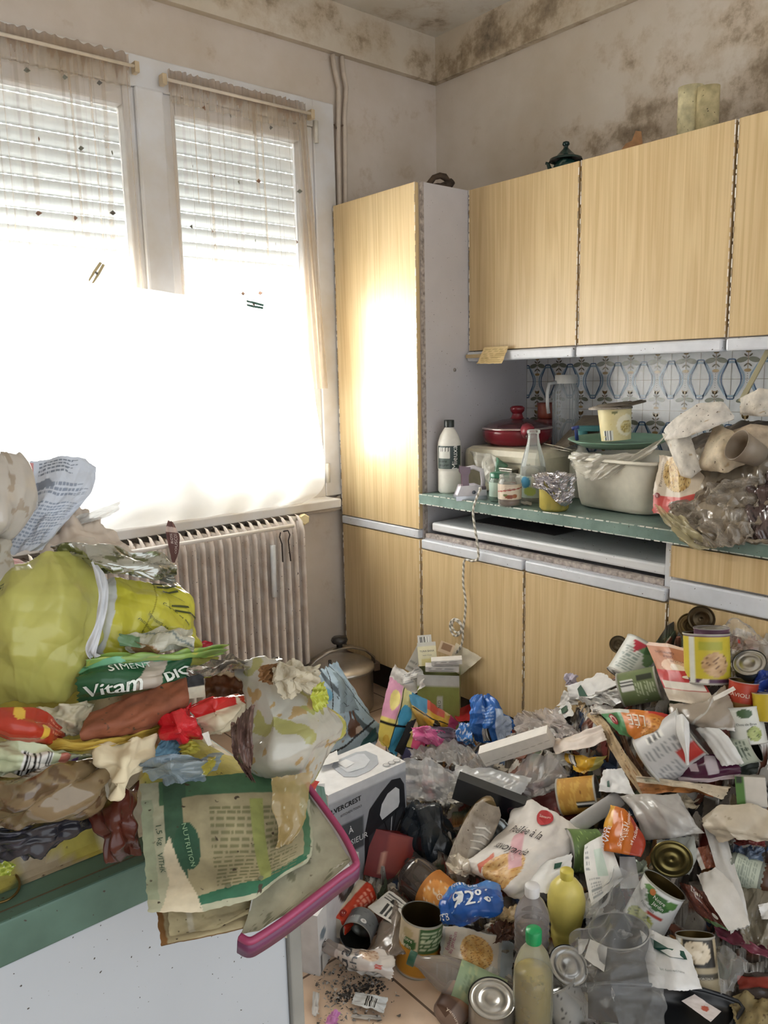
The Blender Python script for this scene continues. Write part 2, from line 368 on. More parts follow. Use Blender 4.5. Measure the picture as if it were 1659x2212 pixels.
def sheet(name, label, cat, rows, base, col='#dddddd', L=(), mat='paper', nu=40, nv=40, amp=.006, seed=1, sc=3.0, edge=.02, bulge=0, alpha=None, back=None, smooth=True, group=None, pr=None, parent=None):
    bulge *= .5; p = loft(rows, base, nu, nv, amp, seed, sc, bulge, edge=edge); u, v = p.uv; C = paint(u, v, col, L, seed)
    if alpha is not None:
        C[..., 3] = alpha if np.isscalar(alpha) else alpha(u, v)
    m = MB(); m.grid(p.P, C)
    if bulge:
        b = paint(u, v, back, []) if back else C
        if alpha is not None: b = b.copy(); b[..., 3] = C[..., 3]
        m.grid(p.back[:, ::-1], b[:, ::-1])
    o = m.build(name, mat, parent, smooth)
    if parent is None: tag(o, label, cat, group)
    if pr:
        k = Print(p); pr(k); k.done(o)
    return o
# solids of revolution; profile rows (r, z)
def lathe(prof, nu=40, sub=1, L=(), col='#cccccc', seed=1, ribs=0, sq=0):
    pr = []
    for (a, b) in zip(prof[:-1], prof[1:]):
        for k in range(sub): t = k/sub; pr.append((a[0]*(1-t)+b[0]*t, a[1]*(1-t)+b[1]*t))
    pr.append(prof[-1]); pr = np.array(pr); a = (np.arange(nu)/nu-.5)*2*math.pi
    w = 1+ribs*np.cos(a*24)
    if sq: w = w/((np.abs(np.cos(a))**sq+np.abs(np.sin(a))**sq)**(1/sq))
    P = np.zeros((len(pr), nu, 3)); P[..., 0] = pr[:, :1]*np.sin(a)*w; P[..., 1] = -pr[:, :1]*np.cos(a)*w; P[..., 2] = pr[:, 1:]
    p = Patch(P, True); z0, z1 = pr[:, 1].min(), pr[:, 1].max()
    u, v = np.meshgrid(np.arange(nu)/nu, (pr[:, 1]-z0)/(z1-z0)); p.uv = (u, v); p.C = paint(u, v, col, L, seed); return p
def frame(P, ang=90, tilt=0, spin=0):
    """Rotation whose z axis points along image angle ANG, leaning TILT degrees towards the viewer; -y faces the viewer."""
    P = np.asarray(P, float); d = P-ORG; d /= np.linalg.norm(d); r = np.cross(d, UP); r /= np.linalg.norm(r); u = np.cross(r, d)
    a, t = math.radians(ang), math.radians(tilt); z = math.cos(t)*(math.cos(a)*r+math.sin(a)*u)-math.sin(t)*d
    y = d-z*(d@z)
    if np.linalg.norm(y) < .05: y = u-z*(u@z)
    y /= np.linalg.norm(y); x = np.cross(y, z); s = math.radians(spin); x2 = x*math.cos(s)+y*math.sin(s); y2 = -x*math.sin(s)+y*math.cos(s)
    return (np.stack([x2, y2, z], 1), P)
def upright(P, spin=0, face=True):
    P = np.asarray(P, float); a = math.atan2(P[1], P[0])-math.pi/2+math.radians(spin) if face else math.radians(spin)
    return (np.array([[math.cos(a), -math.sin(a), 0], [math.sin(a), math.cos(a), 0], [0, 0, 1]]), P)
def disc(m, r, z, col, n=40, a=1.0, rings=()):
    """Flat or ringed disc, rings (r, dz)."""
    q = [(r, 0)]+list(rings)+[(1e-4, rings[-1][1] if rings else 0)]; t = (np.arange(n)/n-.5)*2*math.pi
    P = np.array([[(x*math.sin(k), -x*math.cos(k), z+dz) for k in t] for x, dz in q]); m.grid(P, col, True, a)
def can(label, F, r, h, col='#e8e8e4', L=(), lid='open', seed=1, pr=None, name='food_can', cat='tin can', inner='#6e5c34', lid_ang=100, dent=0, lidcol='#8b7a52', kind='satin', lid_dir=0):
    """Tin can; LID: open (no lid), hinged, closed, base (ringed end up)."""
    t = thing(name, label, cat, F[1]); prof = [(r*.93, 0), (r*1.02, .0), (r*1.03, .003), (r*.985, .006)]
    k = 26; mid = [(r*(1-.006*(i % 2)), .008+(h-.016)*i/k) for i in range(k+1)]; prof += mid+[(r*.985, h-.006), (r*1.03, h-.003), (r*1.02, h)]
    p = lathe(prof, 64, 1, L, col, seed); z = p.uv[1]; rim = (z < .035) | (z > .965); p.C[rim] = rgba('#a7a59c')
    if dent: p.P[..., 1] += dent*np.exp(-((p.P[..., 2]-h*.5)/(h*.25))**2)*(p.P[..., 1] < 0)*.4*r
    m = MB(); m.grid(p.P, p.C, True); m.build('can_body', kind, t, frame=F)
    m = MB(); rg = [(r*.9, -.002), (r*.86, .0), (r*.74, 0), (r*.71, -.002), (r*.55, -.002), (r*.52, 0), (r*.3, 0), (r*.28, -.001)]
    disc(m, r*.97, .003, '#9b998f'); m.build('base_disc', 'metal', t, frame=F); m = MB()
    if lid in ('open', 'hinged'):
        q = [(r*.97, h-.001)]+[(r*(.965-.012*(i % 2)), h-.01-(h-.016)*i/22) for i in range(23)]+[(1e-4, .006)]; pp = lathe(q[::-1], 48, 1, (), inner); m.grid(pp.P[:, ::-1], pp.C, True)
        m.build('inside', 'metal', t, frame=F)
    else:
        disc(m, r*.98, h-.002, '#c3c3c0', rings=rg); m.build('end_disc', 'metal', t, frame=F)
    if lid == 'hinged':
        m = MB(); disc(m, r*.97, 0, lidcol, rings=rg); v = m.v[0]; a = math.radians(lid_ang); v = v+np.array([0, -r, 0])
        R1 = np.array([[1, 0, 0], [0, math.cos(a), -math.sin(a)], [0, math.sin(a), math.cos(a)]]); v = v@R1.T+np.array([0, r, 0]); s = math.radians(lid_dir)
        R2 = np.array([[math.cos(s), -math.sin(s), 0], [math.sin(s), math.cos(s), 0], [0, 0, 1]]); m.v[0] = v@R2.T+np.array([0, 0, h]); m.build('lid', 'metal', t, frame=F, solid=.0006)
    if pr:
        K = Print(p); pr(K); K.done(t, frame=F)
    return t
def loose(label, F, r, col='#8b8b84', name='can_lid', cat='can lid', kind='metal'):
    m = MB(); disc(m, r, 0, col, rings=[(r*.93, 0), (r*.9, .002), (r*.75, .002), (r*.72, 0), (r*.5, 0), (r*.47, .002), (r*.2, .002)]); return tag(m.build(name, kind, frame=F, solid=.0008), label, cat)
def rbox(w, d, h, paints, n=24, open_top=False, col='#dddddd', seed=1):
    """Carton of six printed faces round the base centre; returns (MB, patches)."""
    m = MB(); fs = {'front': ((-w/2, -d/2, 0), (w, 0, 0), (0, 0, h)), 'back': ((w/2, d/2, 0), (-w, 0, 0), (0, 0, h)), 'left': ((-w/2, d/2, 0), (0, -d, 0), (0, 0, h)),
                    'right': ((w/2, -d/2, 0), (0, d, 0), (0, 0, h)), 'top': ((-w/2, -d/2, h), (w, 0, 0), (0, d, 0)), 'bottom': ((-w/2, d/2, 0), (w, 0, 0), (0, -d, 0))}
    out = {}
    for k, (o, a, b) in fs.items():
        if k == 'top' and open_top: continue
        nn = n if k in paints else 2; u, v = np.meshgrid(np.linspace(0, 1, nn), np.linspace(0, 1, nn))
        P = np.array(o)+u[..., None]*np.array(a)+v[..., None]*np.array(b); c, L = paints.get(k, (col, ())); m.grid(P, paint(u, v, c, L, seed)); out[k] = Patch(P)
    return m, out
def carton(label, F, w, d, h, paints, col='#dddddd', name='carton', cat='carton', mat='satin', open_top=False, prs=None, n=24, flaps=(), seed=1):
    m, pt = rbox(w, d, h, paints, n, open_top, col, seed)
    for (side, ln, ang, c) in flaps:                          # open flaps: side, length, opening angle
        a = math.radians(ang); dz, do = ln*math.cos(a), ln*math.sin(a)
        if side in 'fb': s = -1 if side == 'f' else 1; y = s*d/2; q = [(-w/2, y, h), (w/2, y, h), (w/2*.96, y+s*do, h+dz), (-w/2*.96, y+s*do, h+dz)]
        else: s = -1 if side == 'l' else 1; x = s*w/2; q = [(x, -d/2, h), (x, d/2, h), (x+s*do, d/2*.96, h+dz), (x+s*do, -d/2*.96, h+dz)]
        m.add(q, [(0, 1, 2, 3)], c)
    o = tag(m.build(name, mat, smooth=False, frame=F), label, cat)
    for k, fn in (prs or {}).items():
        K = Print(pt[k]); fn(K); K.done(o, frame=F)
    return o
def bottle(label, F, prof, col, mat='plastic', cap=None, capmat='plastic', L=(), name='bottle', cat='bottle', liquid=None, lab=None, pr=None, alpha=1.0, sub=3, sq=0, ribs=0, nu=48, seed=1):
    """PROF (r, z); CAP (r, z0, z1, colour); LIQUID (z top, colour, alpha); LAB (z0, z1, colour, layers): a paper band."""
    t = thing(name, label, cat, F[1]); p = lathe(prof, nu, sub, L, col, seed, ribs, sq); p.C[..., 3] = alpha
    m = MB(); m.grid(p.P, p.C, True); m.build('bottle_body', mat, t, frame=F)
    if cap:
        r, a, b, c = cap; q = [(1e-4, a), (r, a), (r, a+.001), (r, b-.0015), (r*.93, b), (1e-4, b)]; P = lathe(q, 40, 1, (), c, ribs=.012); m = MB(); m.grid(P.P, P.C, True); m.build('cap', capmat, t, frame=F)
    if liquid:
        zt, c, al = liquid; q = [(1e-4, .003)]+[(max(r-.0025, .001), max(z, .003)) for r, z in prof if z < zt]
        i = [k for k in range(1, len(prof)) if prof[k][1] >= zt > prof[k-1][1]]
        if i: (r1, z1), (r2, z2) = prof[i[0]-1], prof[i[0]]; q.append((r1+(r2-r1)*(zt-z1)/(z2-z1)-.0025, zt))
        q.append((1e-4, zt)); P = lathe(q, 40, 1, (), c, sq=sq); P.C[..., 3] = al; m = MB(); m.grid(P.P, P.C, True); m.build('liquid', 'liquid', t, frame=F)
    if lab:
        z0, z1, c, LL = lab; rr = [np.interp(z, [q[1] for q in prof], [q[0] for q in prof])+.0009 for z in np.linspace(z0, z1, 24)]
        P = lathe(list(zip(rr, np.linspace(z0, z1, 24))), 72, 1, LL, c, seed, ribs*0, sq); m = MB(); m.grid(P.P, P.C, True); lb = m.build('label', 'satin', t, frame=F)
        if pr: K = Print(P); pr(K); K.done(lb, frame=F)
    elif pr: K = Print(p); pr(K); K.done(t, frame=F)
    return t

# ================================================================ THE ROOM
YW, XW, ZC, XF, XU = 2.68, 2.60, 2.76, 2.00, 2.263
def bx(name, dims, mat, parent=None, bevel=0, smooth=False):
    return MB().box(*dims).build(name, mat, parent, smooth, bevel)
M_wall = wall_mat('plaster_window_wall', '#d6ccc2', [((2.3, YW, 2.1), (.5, 1, .6), .14), ((1.9, YW, 2.65), (.9, 1, .16), .15)])
M_wallr = wall_mat('plaster_cabinet_wall', '#dad1c6', [(tuple(on(a, b, x=XW)), (1, ry, rz), s_) for a, b, ry, rz, s_ in ((1270, 300, .30, .12, .40), (1400, 265, .30, .14, .46), (1560, 240, .26, .16, .52), (1650, 230, .25, .3, .55), (1490, 120, .28, .12, .42), (1330, 130, .3, .1, .25), (1600, 40, .3, .2, .35))])
M_beam = wall_mat('plaster_beam', '#d6ccbc', [((XW, 2.2, 2.66), (1, .6, .2), .48), ((XW, 2.65, 2.62), (.3, .5, .16), .5), ((XW, 1.5, 2.7), (1, .8, .2), .5), ((1.9, YW, 2.66), (.9, .5, .14), .36), ((1.0, YW, 2.66), (.8, .5, .14), .28)])
M_ceil = wall_mat('plaster_ceiling', '#dedad2', [((2.5, 2.6, ZC), (.7, .6, 1), .2), ((2.6, 1.6, ZC), (.4, 1.2, 1), .3)])
# floor of pale square tiles
fm, nt, b, out = nodes('floor_tiles'); L = nt.links
g = N(nt, 'ShaderNodeNewGeometry'); br = N(nt, 'ShaderNodeTexBrick'); br.offset = 0; br.inputs['Scale'].default_value = 1
br.inputs['Brick Width'].default_value = .33; br.inputs['Row Height'].default_value = .33; br.inputs['Mortar Size'].default_value = .003
br.inputs['Color1'].default_value = rgba('#dcc3aa'); br.inputs['Color2'].default_value = rgba('#d6bba1'); br.inputs['Mortar'].default_value = rgba('#6d5748')
L.new(g.outputs['Position'], br.inputs['Vector']); no = N(nt, 'ShaderNodeTexNoise'); no.inputs['Scale'].default_value = 9; no.inputs['Detail'].default_value = 8; L.new(g.outputs['Position'], no.inputs['Vector'])
r = N(nt, 'ShaderNodeMapRange'); r.inputs['From Min'].default_value = .56; r.inputs['From Max'].default_value = 1.0; L.new(no.outputs[0], r.inputs['Value'])
mx = N(nt, 'ShaderNodeMix', data_type='RGBA'); L.new(r.outputs[0], mx.inputs[0]); L.new(br.outputs['Color'], mx.inputs[6]); mx.inputs[7].default_value = rgba('#7d6350')
L.new(mx.outputs[2], b.inputs['Base Color']); b.inputs['Roughness'].default_value = .45
struct(bx('floor', (-1.6, XW+.1, -1.4, YW+.1, -.05, 0), fm))
struct(bx('ceiling', (-1.6, XW+.1, -1.4, YW+.1, ZC, ZC+.06), M_ceil))
struct(bx('wall_right', (XW, XW+.1, -1.4, YW+.1, 0, ZC), M_wallr))
wx0, wx1, wz0, wz1 = on(-40, 45, y=YW)[0]-.0, 2.005-.06, .832+.05, 2.384-.05
wx0 = .33
m = MB(); m.box(-1.6, wx0, YW, YW+.12, 0, ZC).box(wx1, XW, YW, YW+.12, 0, ZC).box(wx0, wx1, YW, YW+.12, 0, wz0).box(wx0, wx1, YW, YW+.12, wz1, ZC)
struct(m.build('wall_back', M_wall, smooth=False))
struct(bx('wall_left', (-1.7, -1.6, -1.4, YW+.1, 0, ZC), M_wall))
struct(MB().box(-1.6, XW-.03, YW-.03, YW, 2.58, ZC).build('trim_1', M_beam, smooth=False))
struct(MB().box(XW-.03, XW, -1.4, YW, 2.58, ZC).build('trim_2', M_beam, smooth=False))

# ---- window: casing, two casements, glass, roller shutter behind
M_pvc = plain('white_window_frame', '#dedfe2', .35, grime=.12, scale=5, stain='#c9c1b4')
win = struct(bpy.data.objects.new('window_1', None)); COL.objects.link(win); win.location = (1.17, YW, .832); win['_o'] = [1.17, YW, .832]
X = lambda px, py, y=YW-.02: on(px, py, y=y)
cx0, cx1, cz0, cz1 = .36, 2.005, .832, 2.384
w = .10; m = MB()                                            # flat casing boards round the opening
m.box(cx1-w, cx1, YW-.035, YW, cz0, cz1).box(cx0, cx0+w, YW-.035, YW, cz0, cz1).box(cx0+w, cx1-w, YW-.035, YW, cz1-w, cz1).box(cx0+w, cx1-w, YW-.035, YW, cz0, cz0+w)
m.build('casing', M_pvc, win, False, .004)
ix0, ix1, iz0, iz1 = cx0+w, cx1-w, cz0+w, cz1-w
mxc = X(325, 300)[0]
def casement(x0, x1):
    s = .062; m = MB(); y0, y1 = YW-.028, YW+.03
    for q in ((x0, x0+s, iz0, iz1), (x1-s, x1, iz0, iz1), (x0+s, x1-s, iz0, iz0+s), (x0+s, x1-s, iz1-s, iz1)): m.box(q[0], q[1], y0, y1, q[2], q[3])
    o = m.build('casement', M_pvc, win, False, .006)
    k = MB().box(x0+s, x1-s, YW+.008, YW+.012, iz0+s, iz1-s, '#f4f8f8', a=.04).build('glass', 'glass', o, False)
    return o
c1 = casement(ix0, mxc-.03); c2 = casement(mxc+.03, ix1)
MB().box(mxc-.055, mxc+.045, YW-.05, YW-.028, iz0, iz1).build('mullion', M_pvc, win, False, .008)
for z in (X(682, 290)[2], X(706, 1020)[2]):
    MB().tube([(ix1+.005, YW-.045, z-.04), (ix1+.005, YW-.045, z+.04)], .009, '#d9d4c8', 10).build('hinge', 'plastic', win)
bx('sill', (cx0, cx1-.1, YW-.14, YW-.0, .80, .834), M_pvc, win, .004)
# roller shutter, lowered half way, daylight between the slats
M_sh = plain('shutter_slats', '#bfc3c2', .5, grime=.1, trans=.007)
sh = thing('roller_shutter', 'white plastic roller shutter lowered halfway outside the window panes', 'shutter', (1.17, YW+.14, 1.7))
ztop = X(500, 262, YW+.135)[2]; zb = X(500, 618, YW+.135)[2]; n = 12; pitch = (ztop-zb-.0)/n
MB().box(cx0+.02, cx1-.02, YW+.122, YW+.18, ztop+.01, ztop+.22).build('top_box', M_pvc, sh, False, .004)
m = MB(); m2 = MB()
for k in range(n):
    z0 = ztop-(k+1)*pitch; prof = [(0, z0+.002), (-.006, z0+.012), (-.0085, z0+pitch*.5), (-.006, z0+pitch-.006), (0, z0+pitch-.001)]
    P = np.array([[(x, YW+.14+y, z) for x in (cx0+.03, cx1-.03)] for y, z in prof]); m.grid(P)
    x = cx0+.03
    while x < cx1-.05: m.box(x, x+.022, YW+.1405, YW+.142, z0-.004, z0+.006); x += .030
m.build('slat', M_sh, sh, True)
for zz in (zb-.0,): MB().box(cx0+.03, cx1-.03, YW+.132, YW+.148, zz-.02, zz, '#cfd2d2').build('end_bar', 'satin', sh, False)

# ---- net curtains on their rods
def curtain(label, x0, x1, zt, zb_, seed, flare=0.0):
    t = thing('net_curtain', label, 'curtain', ((x0+x1)/2, YW-.06, zb_), 'net curtains in the window')
    nu, nv = 260, 90; u, v = np.meshgrid(np.linspace(0, 1, nu), np.linspace(0, 1, nv)); r = np.random.RandomState(seed)
    fo = .010*np.sin(u*150+3*np.sin(u*9+seed))+.008*np.sin(u*61+seed); fo = fo*(.55+.45*(1-v))
    x = x0+(x1-x0)*u+flare*(1-v)*np.clip(u-.6, 0, 1)*1.6; P = np.stack([x, YW-.062+fo, zb_+(zt-zb_)*v+.006*np.abs(np.sin(u*70))*(v > .97)], 2)
    C = np.zeros(u.shape+(4,)); C[...] = rgba('#dccbb4', .17); 
    for k in range(26):
        c = r.rand(); wd = .002+.006*r.rand(); a = .12+.35*r.rand(); top = .25+.75*r.rand()
        mk = (np.abs(u-c-.01*(1-v)*r.randn()) < wd) & (v > 1-top); C[mk, 3] = np.maximum(C[mk, 3], a); C[mk, :3] = rgba('#cdb393')[:3]
    st = v > .955+.03*fbm(u*6, v*0, 2, seed); C[st] = rgba('#b39a80', .62); C[v > .90, 3] = np.maximum(C[v > .90, 3], .42)
    if flare: C[(u > .93), 3] = .5
    m = MB().grid(P, C); m.build('net', 'net', t)
    z = zt-.035; MB().tube([(x0-.02, YW-.075, z), (x1+.02, YW-.075, z)], .0055, '#ded2c0', 10).build('curtain_rod', 'plastic', t)
    for xx in (x0-.018, x1+.018): MB().box(xx-.008, xx+.008, YW-.082, YW-.05, z-.018, z+.016, '#cbb898').build('rod_bracket', 'plastic', t, False, .002)
    m = MB(); p = Patch(P)
    for j in range(5):
        for i in range(6):
            uu, vv = (i+.5+.3*(r.rand()-.5)+.25*(j % 2))/6.4, .9-j*.19+.03*(r.rand()-.5)
            q = [(uu-.009, vv), (uu, vv-.0075*1), (uu+.009, vv), (uu, vv+.0075)]
            m.add(p.at([a for a, _ in q], [b for _, b in q], .004), [(0, 1, 2, 3)], ['#6f6d68', '#8a6a58', '#7c7f76'][r.randint(3)])
    m.build('woven_dot', 'paper', t, False)
curtain('beige stained net curtain on the short rod beside the tall cabinet', mxc+.055, ix1-.05, X(500, 215)[2]+.03, 1.28, 5, .10)
curtain('beige stained net curtain on the rod away from the cabinets', ix0-.04, mxc-.075, X(200, 140, YW-.06)[2]+.055, 1.3, 8)
# white sheet pegged in front of the lower half
def sheetpt(px, py, lift=0): P = on(px, py, y=YW-.12); return P-ray(px, py)*lift
M_cloth = plain('white_cotton', '#f4f2ee', .8, grime=.04, trans=.7)
p = loft([[(-160, 548, .0), (-40, 575, 0), (110, 583, 0), (208, 590, 0), (300, 622, 0), (372, 634, 0), (460, 640, 0), (548, 648, 0), (640, 676, 0), (655, 684, 0)],
          [(-200, 800), (0, 800), (200, 810), (400, 815), (560, 830), (676, 845)], [(-230, 1010), (0, 1030), (200, 1040), (400, 1050), (600, 1045), (700, 1036)],
          [(-240, 1165), (0, 1165), (200, 1155), (400, 1135), (560, 1112), (652, 1088)]], sheetpt, 160, 60, .005, 4, 1.5)
uu, vv = p.uv; p.P[..., 1] += .008*np.sin(uu*46+2*np.sin(uu*8))
sh_ = MB().grid(p.P, '#ffffff').build('bed_sheet', M_cloth); tag(sh_, 'thin white sheet pegged over the lower half of the window', 'sheet')
def peg(px, py, ang, col, label):
    P = on(px, py, y=YW-.14); F = frame(P, ang); t = thing('clothes_peg', label, 'clothes peg', P)
    for s in (1, -1):
        a = math.radians(11*s); q = [(-.036, 0), (-.03, .006*s), (.0, .011*s), (.036, .013*s), (.036, .005*s), (-.0, .002*s)]
        vv = [(y*math.cos(a*.6)-x*math.sin(a*.6)*1, d, x) for d in (-.005, .005) for x, y in q]; n = 6
        MB().add(vv, [tuple(range(n)), tuple(range(n, 2*n))[::-1]]+[(i, (i+1) % n, n+(i+1) % n, n+i) for i in range(n)], col).build('jaw', 'plastic', t, False, frame=F)
    MB().tube([(0, -.006, 0), (0, .006, 0)], .005, '#8a8a85').build('spring', 'metal', t, frame=F)
peg(208, 590, 60, '#b9a878', 'beige clothes peg holding the white sheet on the window')
peg(548, 658, -10, '#2f5a4c', 'dark green clothes peg holding the white sheet near the tall cabinet')

# ---- radiator
M_rad = plain('radiator_paint', '#ddd5cd', .45, grime=.2, scale=18, speck=120, stain='#c6b6a8')
rad = thing('radiator', 'cast iron column radiator in chipped cream paint under the window', 'radiator', (1.2, YW-.13, .15))
yf = YW-.20; zt = .80; x = 1.665; k = 0
while x > .66:
    for d, name in ((0, 'section'),):
        m = MB(); q = []
        for s in np.linspace(0, math.pi, 9): q.append((math.cos(s), math.sin(s)))
        hw = .0082; P = []
        for (zz, rr, yo) in [(.16, .2, .012), (.175, 1, 0), (.2, 1, 0)]+[(z, 1, 0) for z in np.linspace(.3, .7, 5)]+[(zt-.06, 1, .0), (zt-.02, .95, .012), (zt, .5, .03), (zt+.004, .05, .05)]:
            P.append([(x-hw*a*rr, yf+yo-.018*b*rr, zz) for a, b in q])
        m.grid(np.array(P)); m.box(x-hw*.7, x+hw*.7, yf+.0, yf+.12, .17, zt-.02); m.box(x-.02, x+.02, yf+.07, yf+.13, .16, zt-.05)
        m.build('section', M_rad, rad, True)
    x -= .0352; k += 1
MB().box(.66, 1.66, yf+.075, yf+.12, .17, zt-.06).build('back_panel', plain('radiator_back', '#877a70', .6, grime=.3), rad, False)
rl = [on(150, 1201, y=yf-.03), on(291, 1182, y=yf-.03), on(629, 1136, y=yf-.03)]
rl = MB().tube([(rl[0][0], yf-.03, rl[2][2]), (rl[2][0]+.01, yf-.03, rl[2][2])], .0075, '#e2ddd6', 10).build('towel_rail', 'plastic', rad)
t = thing('radiator_valve', 'yellowed six-sided radiator valve below the pipes', 'valve', on(655, 1120, y=yf+.03))
F = frame(on(655, 1122, y=yf+.02), 0, 70); MB().tube([(0, 0, -.022), (0, 0, .012), (0, 0, .02)], [.021, .023, .018], '#d8c795', 6).build('knob', 'plastic', t, False, frame=F)
a = on(655, 1122, y=yf+.04); MB().tube([a+[-.06, .0, .01], a], .011, '#d3c9b8').build('stem', 'plastic', t)
def pipe(label, pts, r=.010, group=None): return tag(MB().tube(pts, r, '#cfc2b3', 10).build('heating_pipe', 'satin'), label, 'pipe')
yp = YW-.022
pc = lambda *q: [tuple(on(a, b, y=yp)) for a, b in q]
pipe('cream heating pipe running down between window and tall cabinet, nearer the window', pc((718, 118), (723, 150), (732, 190), (731, 250), (730, 300), (733, 450), (736, 620)))
pipe('cream heating pipe running down behind the tall cabinet edge', pc((738, 122), (742, 160), (748, 190), (744, 250), (745, 320), (746, 440), (752, 620)))
for q in ((728, 272), (742, 273)):
    pass
t = tag(MB().tube(pc((722, 268), (728, 280), (736, 272), (746, 270)), .004, '#6b5a4c').build('pipe_clip', 'satin'), 'rusty wire clip holding the two vertical pipes', 'clip')
a, b_ = pc((628, 1104), (655, 1094), (700, 1084), (728, 1078), (740, 1066)), pc((632, 1120), (665, 1108), (700, 1104), (748, 1096))
pipe('cream pipe bending up below the window corner', a, .0095); pipe('thin cream pipe leading to the radiator valve', b_, .0075)
pipe('upright cream pipe squeezed between window frame and tall cabinet', pc((742, 1062), (740, 960), (734, 800), (726, 640)), .008)
tb = tag(MB().tube([tuple(on(589, 1178, y=yf-.02)), tuple(on(593, 1289, y=yf-.02))], .0105, '#dfe2e4', 12).build('humidifier_tube', 'plastic'), 'narrow white humidifier tube hung on the radiator', 'humidifier')
for q, lab in (([(606, 1150), (604, 1160), (609, 1175), (610, 1195), (611, 1214)], 'black bent wire hook over the radiator beside the white tube'), ([(612, 1148), (622, 1146), (626, 1155), (623, 1168), (628, 1212)], 'black bent wire hook on the end section of the radiator')):
    tag(MB().tube([tuple(on(a, b, y=yf-.035)) for a, b in q], .0028, '#2b211c', 6).build('wire_hook', 'satin'), lab, 'hook')

# ---- cabinets
M_wood = wood_mat()
M_grey = plain('grey_melamine', '#c3c0c3', .5, grime=.1, scale=6, speck=150)
M_strip = plain('worn_white_handle', '#dfe3ea', .3, grime=.12, scale=20, speck=90)
M_edge = plain('chipped_edge', '#b9aea6', .7, grime=.45, scale=60, stain='#6c6460')
M_dark = plain('dark_plinth', '#2a221f', .6)
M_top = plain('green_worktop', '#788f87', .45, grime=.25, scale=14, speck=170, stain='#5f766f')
M_hole = plain('cabinet_interior', '#8b8683', .7, grime=.5, scale=9)
def unit(name, label, x0, x1, y0, y1, z0, z1, body=M_grey):
    t = thing(name, label, 'cabinet', ((x0+x1)/2, (y0+y1)/2, z0)); MB().box(x0, x1, y0, y1, z0, z1).build('body', body, t, False); return t
def door(t, x, y0, y1, z0, z1, gap=.004, name='door'):
    d = MB().box(x-.019, x, y0+gap, y1-gap, z0, z1).build(name, M_wood, t, False, .0015)
    rr = random.Random(int(y0*1000)+int(z0*99))
    for yy in (y0+gap, y1-gap):                              # chipped pale edge banding
        z = z0; m = MB()
        while z < z1-.01:
            l = rr.uniform(.006, .03); m.box(x-.0205, x-.0188, yy-.0016, yy+.0016, z, min(z+l, z1), rr.choice(['#efe8dc', '#d5c9b8', '#a09078'])); z += l+rr.uniform(.001, .016)
        m.build('edge_band', 'satin', d, False)
    return d
tall = unit('tall_cabinet', 'tall wood-front cupboard standing beside the window', XF, XW-.004, 2.146, 2.64, .14, 2.0)
door(tall, XF, 2.15, 2.64, .748, 1.998, .004); door(tall, XF, 2.15, 2.64, .142, .708, .004)
MB().box(XF-.024, XF, 2.155, 2.635, .712, .744).build('handle', M_strip, tall, False, .004)
MB().box(XF+.05, XW-.01, 2.16, 2.63, 0, .14).build('plinth', M_dark, tall, False)
m = MB(); m.box(XF-.002, XF+.016, 2.1445, 2.1475, .14, 2.0); m.build('panel_edge', M_edge, tall, False)
m = MB(); P = on(982, 799, y=2.1455); m.tube([P+[0, -.002, 0], P+[0, .003, 0]], .007, '#a39a91', 14); m.build('screw_cap', 'plastic', tall)
ys = [2.146, 1.643, 1.125, .60, .08, -.44]
dn = ['next to the tall cupboard', 'in the middle of the base row', 'behind the tin heap', 'beyond the tin heap', 'at the near end of the row']
for i in range(5):
    y1, y0 = ys[i], ys[i+1]
    if i < 2:
        t = unit('base_cabinet', ['wood-front base cabinet beside the tall cupboard, below the hob slot', 'wood-front base cabinet in the middle, half hidden by the tin heap'][i], XF, XW-.004, y0, y1, .14, .715)
        door(t, XF, y0, y1, .142, .672); MB().box(XF-.024, XF, y0+.006, y1-.006, .676, .712).build('handle', M_strip, t, False, .005)
    else:
        t = unit('base_cabinet', ['wood-front base cabinet with a drawer above the tin heap', 'wood-front base cabinet beyond the drawer unit', 'last wood-front base cabinet of the row'][i-2], XF, XW-.004, y0, y1, .14, .846)
        door(t, XF, y0, y1, .752, .842, name='drawer'); door(t, XF, y0, y1, .142, .684)
        MB().box(XF-.024, XF, y0+.006, y1-.006, .69, .745).build('handle', M_strip, t, False, .005)
    MB().box(XF+.05, XW-.01, y0+.002, y1-.006, 0, .14).build('plinth', M_dark, t, False)
# open slot with the hob tray pushed under the worktop
hb = thing('hob_tray', 'white enamel hob slab pushed into the open slot under the green worktop', 'hob', (2.25, 1.64, .74))
MB().box(XF+.012, 2.5, 1.15, 2.12, .742, .775).build('tray', plain('white_enamel', '#e7e9ec', .25, grime=.08, speck=80), hb, False, .008)
a = MB().box(XF+.12, 2.45, 1.63, 2.02, .776, .778).build('dark_plate', plain('hob_dark', '#4a4748', .4, grime=.3), hb, False)
sl = thing('hob_recess', 'dark grimy recess between the worktop and the two base cabinets', 'recess', (2.3, 1.63, .715))
m = MB(); m.box(2.52, 2.56, 1.13, 2.144, .716, .845); m.build('back_panel', M_hole, sl, False)
MB().box(XF, 2.52, 1.127, 1.147, .716, .845).build('side_panel', M_strip, sl, False); MB().box(XF, XF+.02, 1.15, 2.14, .716, .732).build('front_rail', M_edge, sl, False)
wt = thing('worktop', 'green laminate worktop with chipped edges on the base cabinets', 'worktop', (2.28, .9, .848))
MB().box(XF-.03, XW-.002, -.44, 2.143, .850, .886).build('slab', M_top, wt, False, .002)
rr = random.Random(3)
